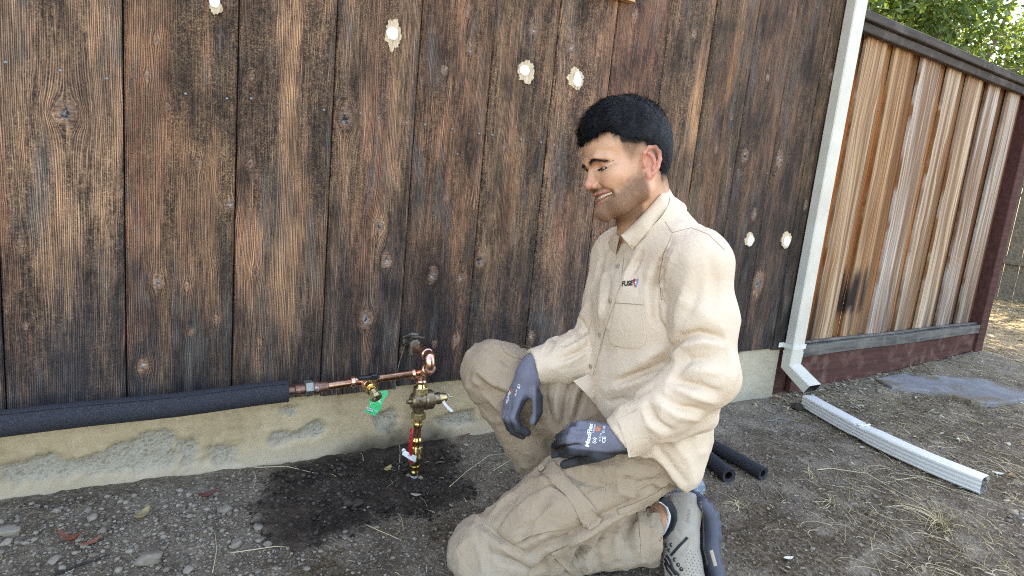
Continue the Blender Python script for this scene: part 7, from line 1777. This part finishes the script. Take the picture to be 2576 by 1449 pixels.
# padded collar, sock
def sh_(u, v, l): return toward(KH.hit(u, v), l)
oc_ = [P(1662, 1250, 1.425), P(1671, 1249, 1.420)]+[sh_(u, v, .005) for u, v in [(1691,1262),(1702,1285),(1704,1308),(1695,1331)]]+[sh_(1680, 1349, .005), P(1667, 1361, 1.405)]
ic_ = [P(u, v, 1.404) for u, v in [(1655,1262),(1663,1263),(1680,1277),(1688,1298),(1686,1312),(1682,1325),(1674,1340),(1664,1354)]]
sc2 = [P(u, v, 1.410) for u, v in [(1664,1268),(1668,1270),(1675,1279),(1679,1294),(1678,1308),(1674,1322),(1668,1335),(1661,1347)]]
loft("padded_collar", oc_, ic_, .006, 8, .003, M_BLACKC, shoe)
loft("sock", ic_, sc2, .002, 5, .002, M_SOCK, person)
gprint("DINGGU", 1732, 1298, math.radians(-83), .0062, plain("shoe_print", (.20, .175, .15), .8), .030, .0, kb, KH, shoe)
# eyelets, laces, perforations
ev = [(1676,1372),(1689,1371),(1684,1385),(1697,1408),(1706,1421),(1714,1432)]
for u, v in ev:
    h = KH.hit(u, v); n = (CAM-h)/np.linalg.norm(CAM-h); MB().lathe(h-n*.001, n, [(0, .0044), (.0022, .0044), (.0026, .003), (.0012, .0022), (.001, .0002)], 12).build("eyelet", M_BLACKC, shoe, True)
def lace(pix, lift=.004):
    MB().tube([KH.hit(u, v)+(CAM-KH.hit(u, v))/1.4*lift for u, v in pix], .0026, 7).build("lace", M_BLACKC, shoe, True)
lace([(1676,1398),(1686,1412),(1692,1432),(1708,1448)], .006); lace([(1672,1406),(1682,1424),(1700,1446)], .005); lace([(1672,1416),(1680,1436),(1690,1448)], .004)
strip("suede_strap", [(1730,1352),(1708,1374),(1687,1398)], 7, KH, M_BLACKC, shoe, .002)
hm = MB()
for i in range(9):
    for j in range(5):
        u = 1728+j*9-i*.8+(i % 2)*4; v = 1384+i*7.5+j*1.5; h = KH.hit(u, v); n = (CAM-h)/np.linalg.norm(CAM-h); hm.lathe(h-n*.0004, n, [(0, .0010), (.0008, .0010), (.0009, .0001)], 6)
hm.build("perforations", M_BLACKC, shoe)["kind"] = "stuff"
# right shoe, mostly hidden behind the near leg
RS = Field(np.arange(.75, 1.16, .006), np.arange(-.62, -.34, .006), np.arange(-.01, .2, .006))
ra = J['Rank']; fd = BF*np.array([1, 1, 0]); fd /= np.linalg.norm(fd); g0 = np.array([ra[0], ra[1], .0])
RS.cap(g0+np.array([0, 0, .052])-fd*.03, g0+np.array([0, 0, .048])+fd*.09, .042, .040, .01); RS.cap(g0+np.array([0, 0, .048])+fd*.09, g0+np.array([0, 0, .036])+fd*.165, .040, .030, .01); RS.cap(g0+np.array([0, 0, .05]), g0+np.array([0, 0, .11]), .042, .040, .02)
RS.halfspace((0, 0, .004), (0, 0, -1), .003)
V, Fc = RS.mesh(1); link("shoe", mesh("shoe", V, Fc), person, M_SUEDE)
# crumpled clear blue bottle by the heel
def bottle():
    g = G("blue_clear_plastic", rough=.12); p = g.pos(); g.set('base', g.mix(g.noise(p, 60, 3.0), (.42, .56, .74), (.70, .80, .90))); g.set('trans', .75); g.set('ior', 1.3); g.bump(g.noise(p, 90, 3.0, .7), .6, .004)
    a, b = P(1752, 1232, 1.56), P(1700, 1205, 1.62); a[2] = max(a[2], .035); d = b-a; d /= np.linalg.norm(d)
    t = empty("plastic_bottle", tuple(a), "crumpled clear blue plastic bottle half hidden behind the heel and shirt tail", "bottle")
    MB().lathe(a-d*.01, d, [(0, .012), (.002, .024), (.008, .029), (.03, .030), (.034, .0275), (.04, .030), (.09, .030), (.094, .0275), (.1, .030), (.14, .029), (.17, .014), (.185, .0125)], 20).build("bottle_body", g.m, t, True, 50)
    MB().lathe(a+d*.172, d, [(0, .0145), (.014, .0145), (.015, .012)], 16).build("bottle_cap", plain("white_cap", (.7, .72, .75), .4), t, True, 40)
bottle()
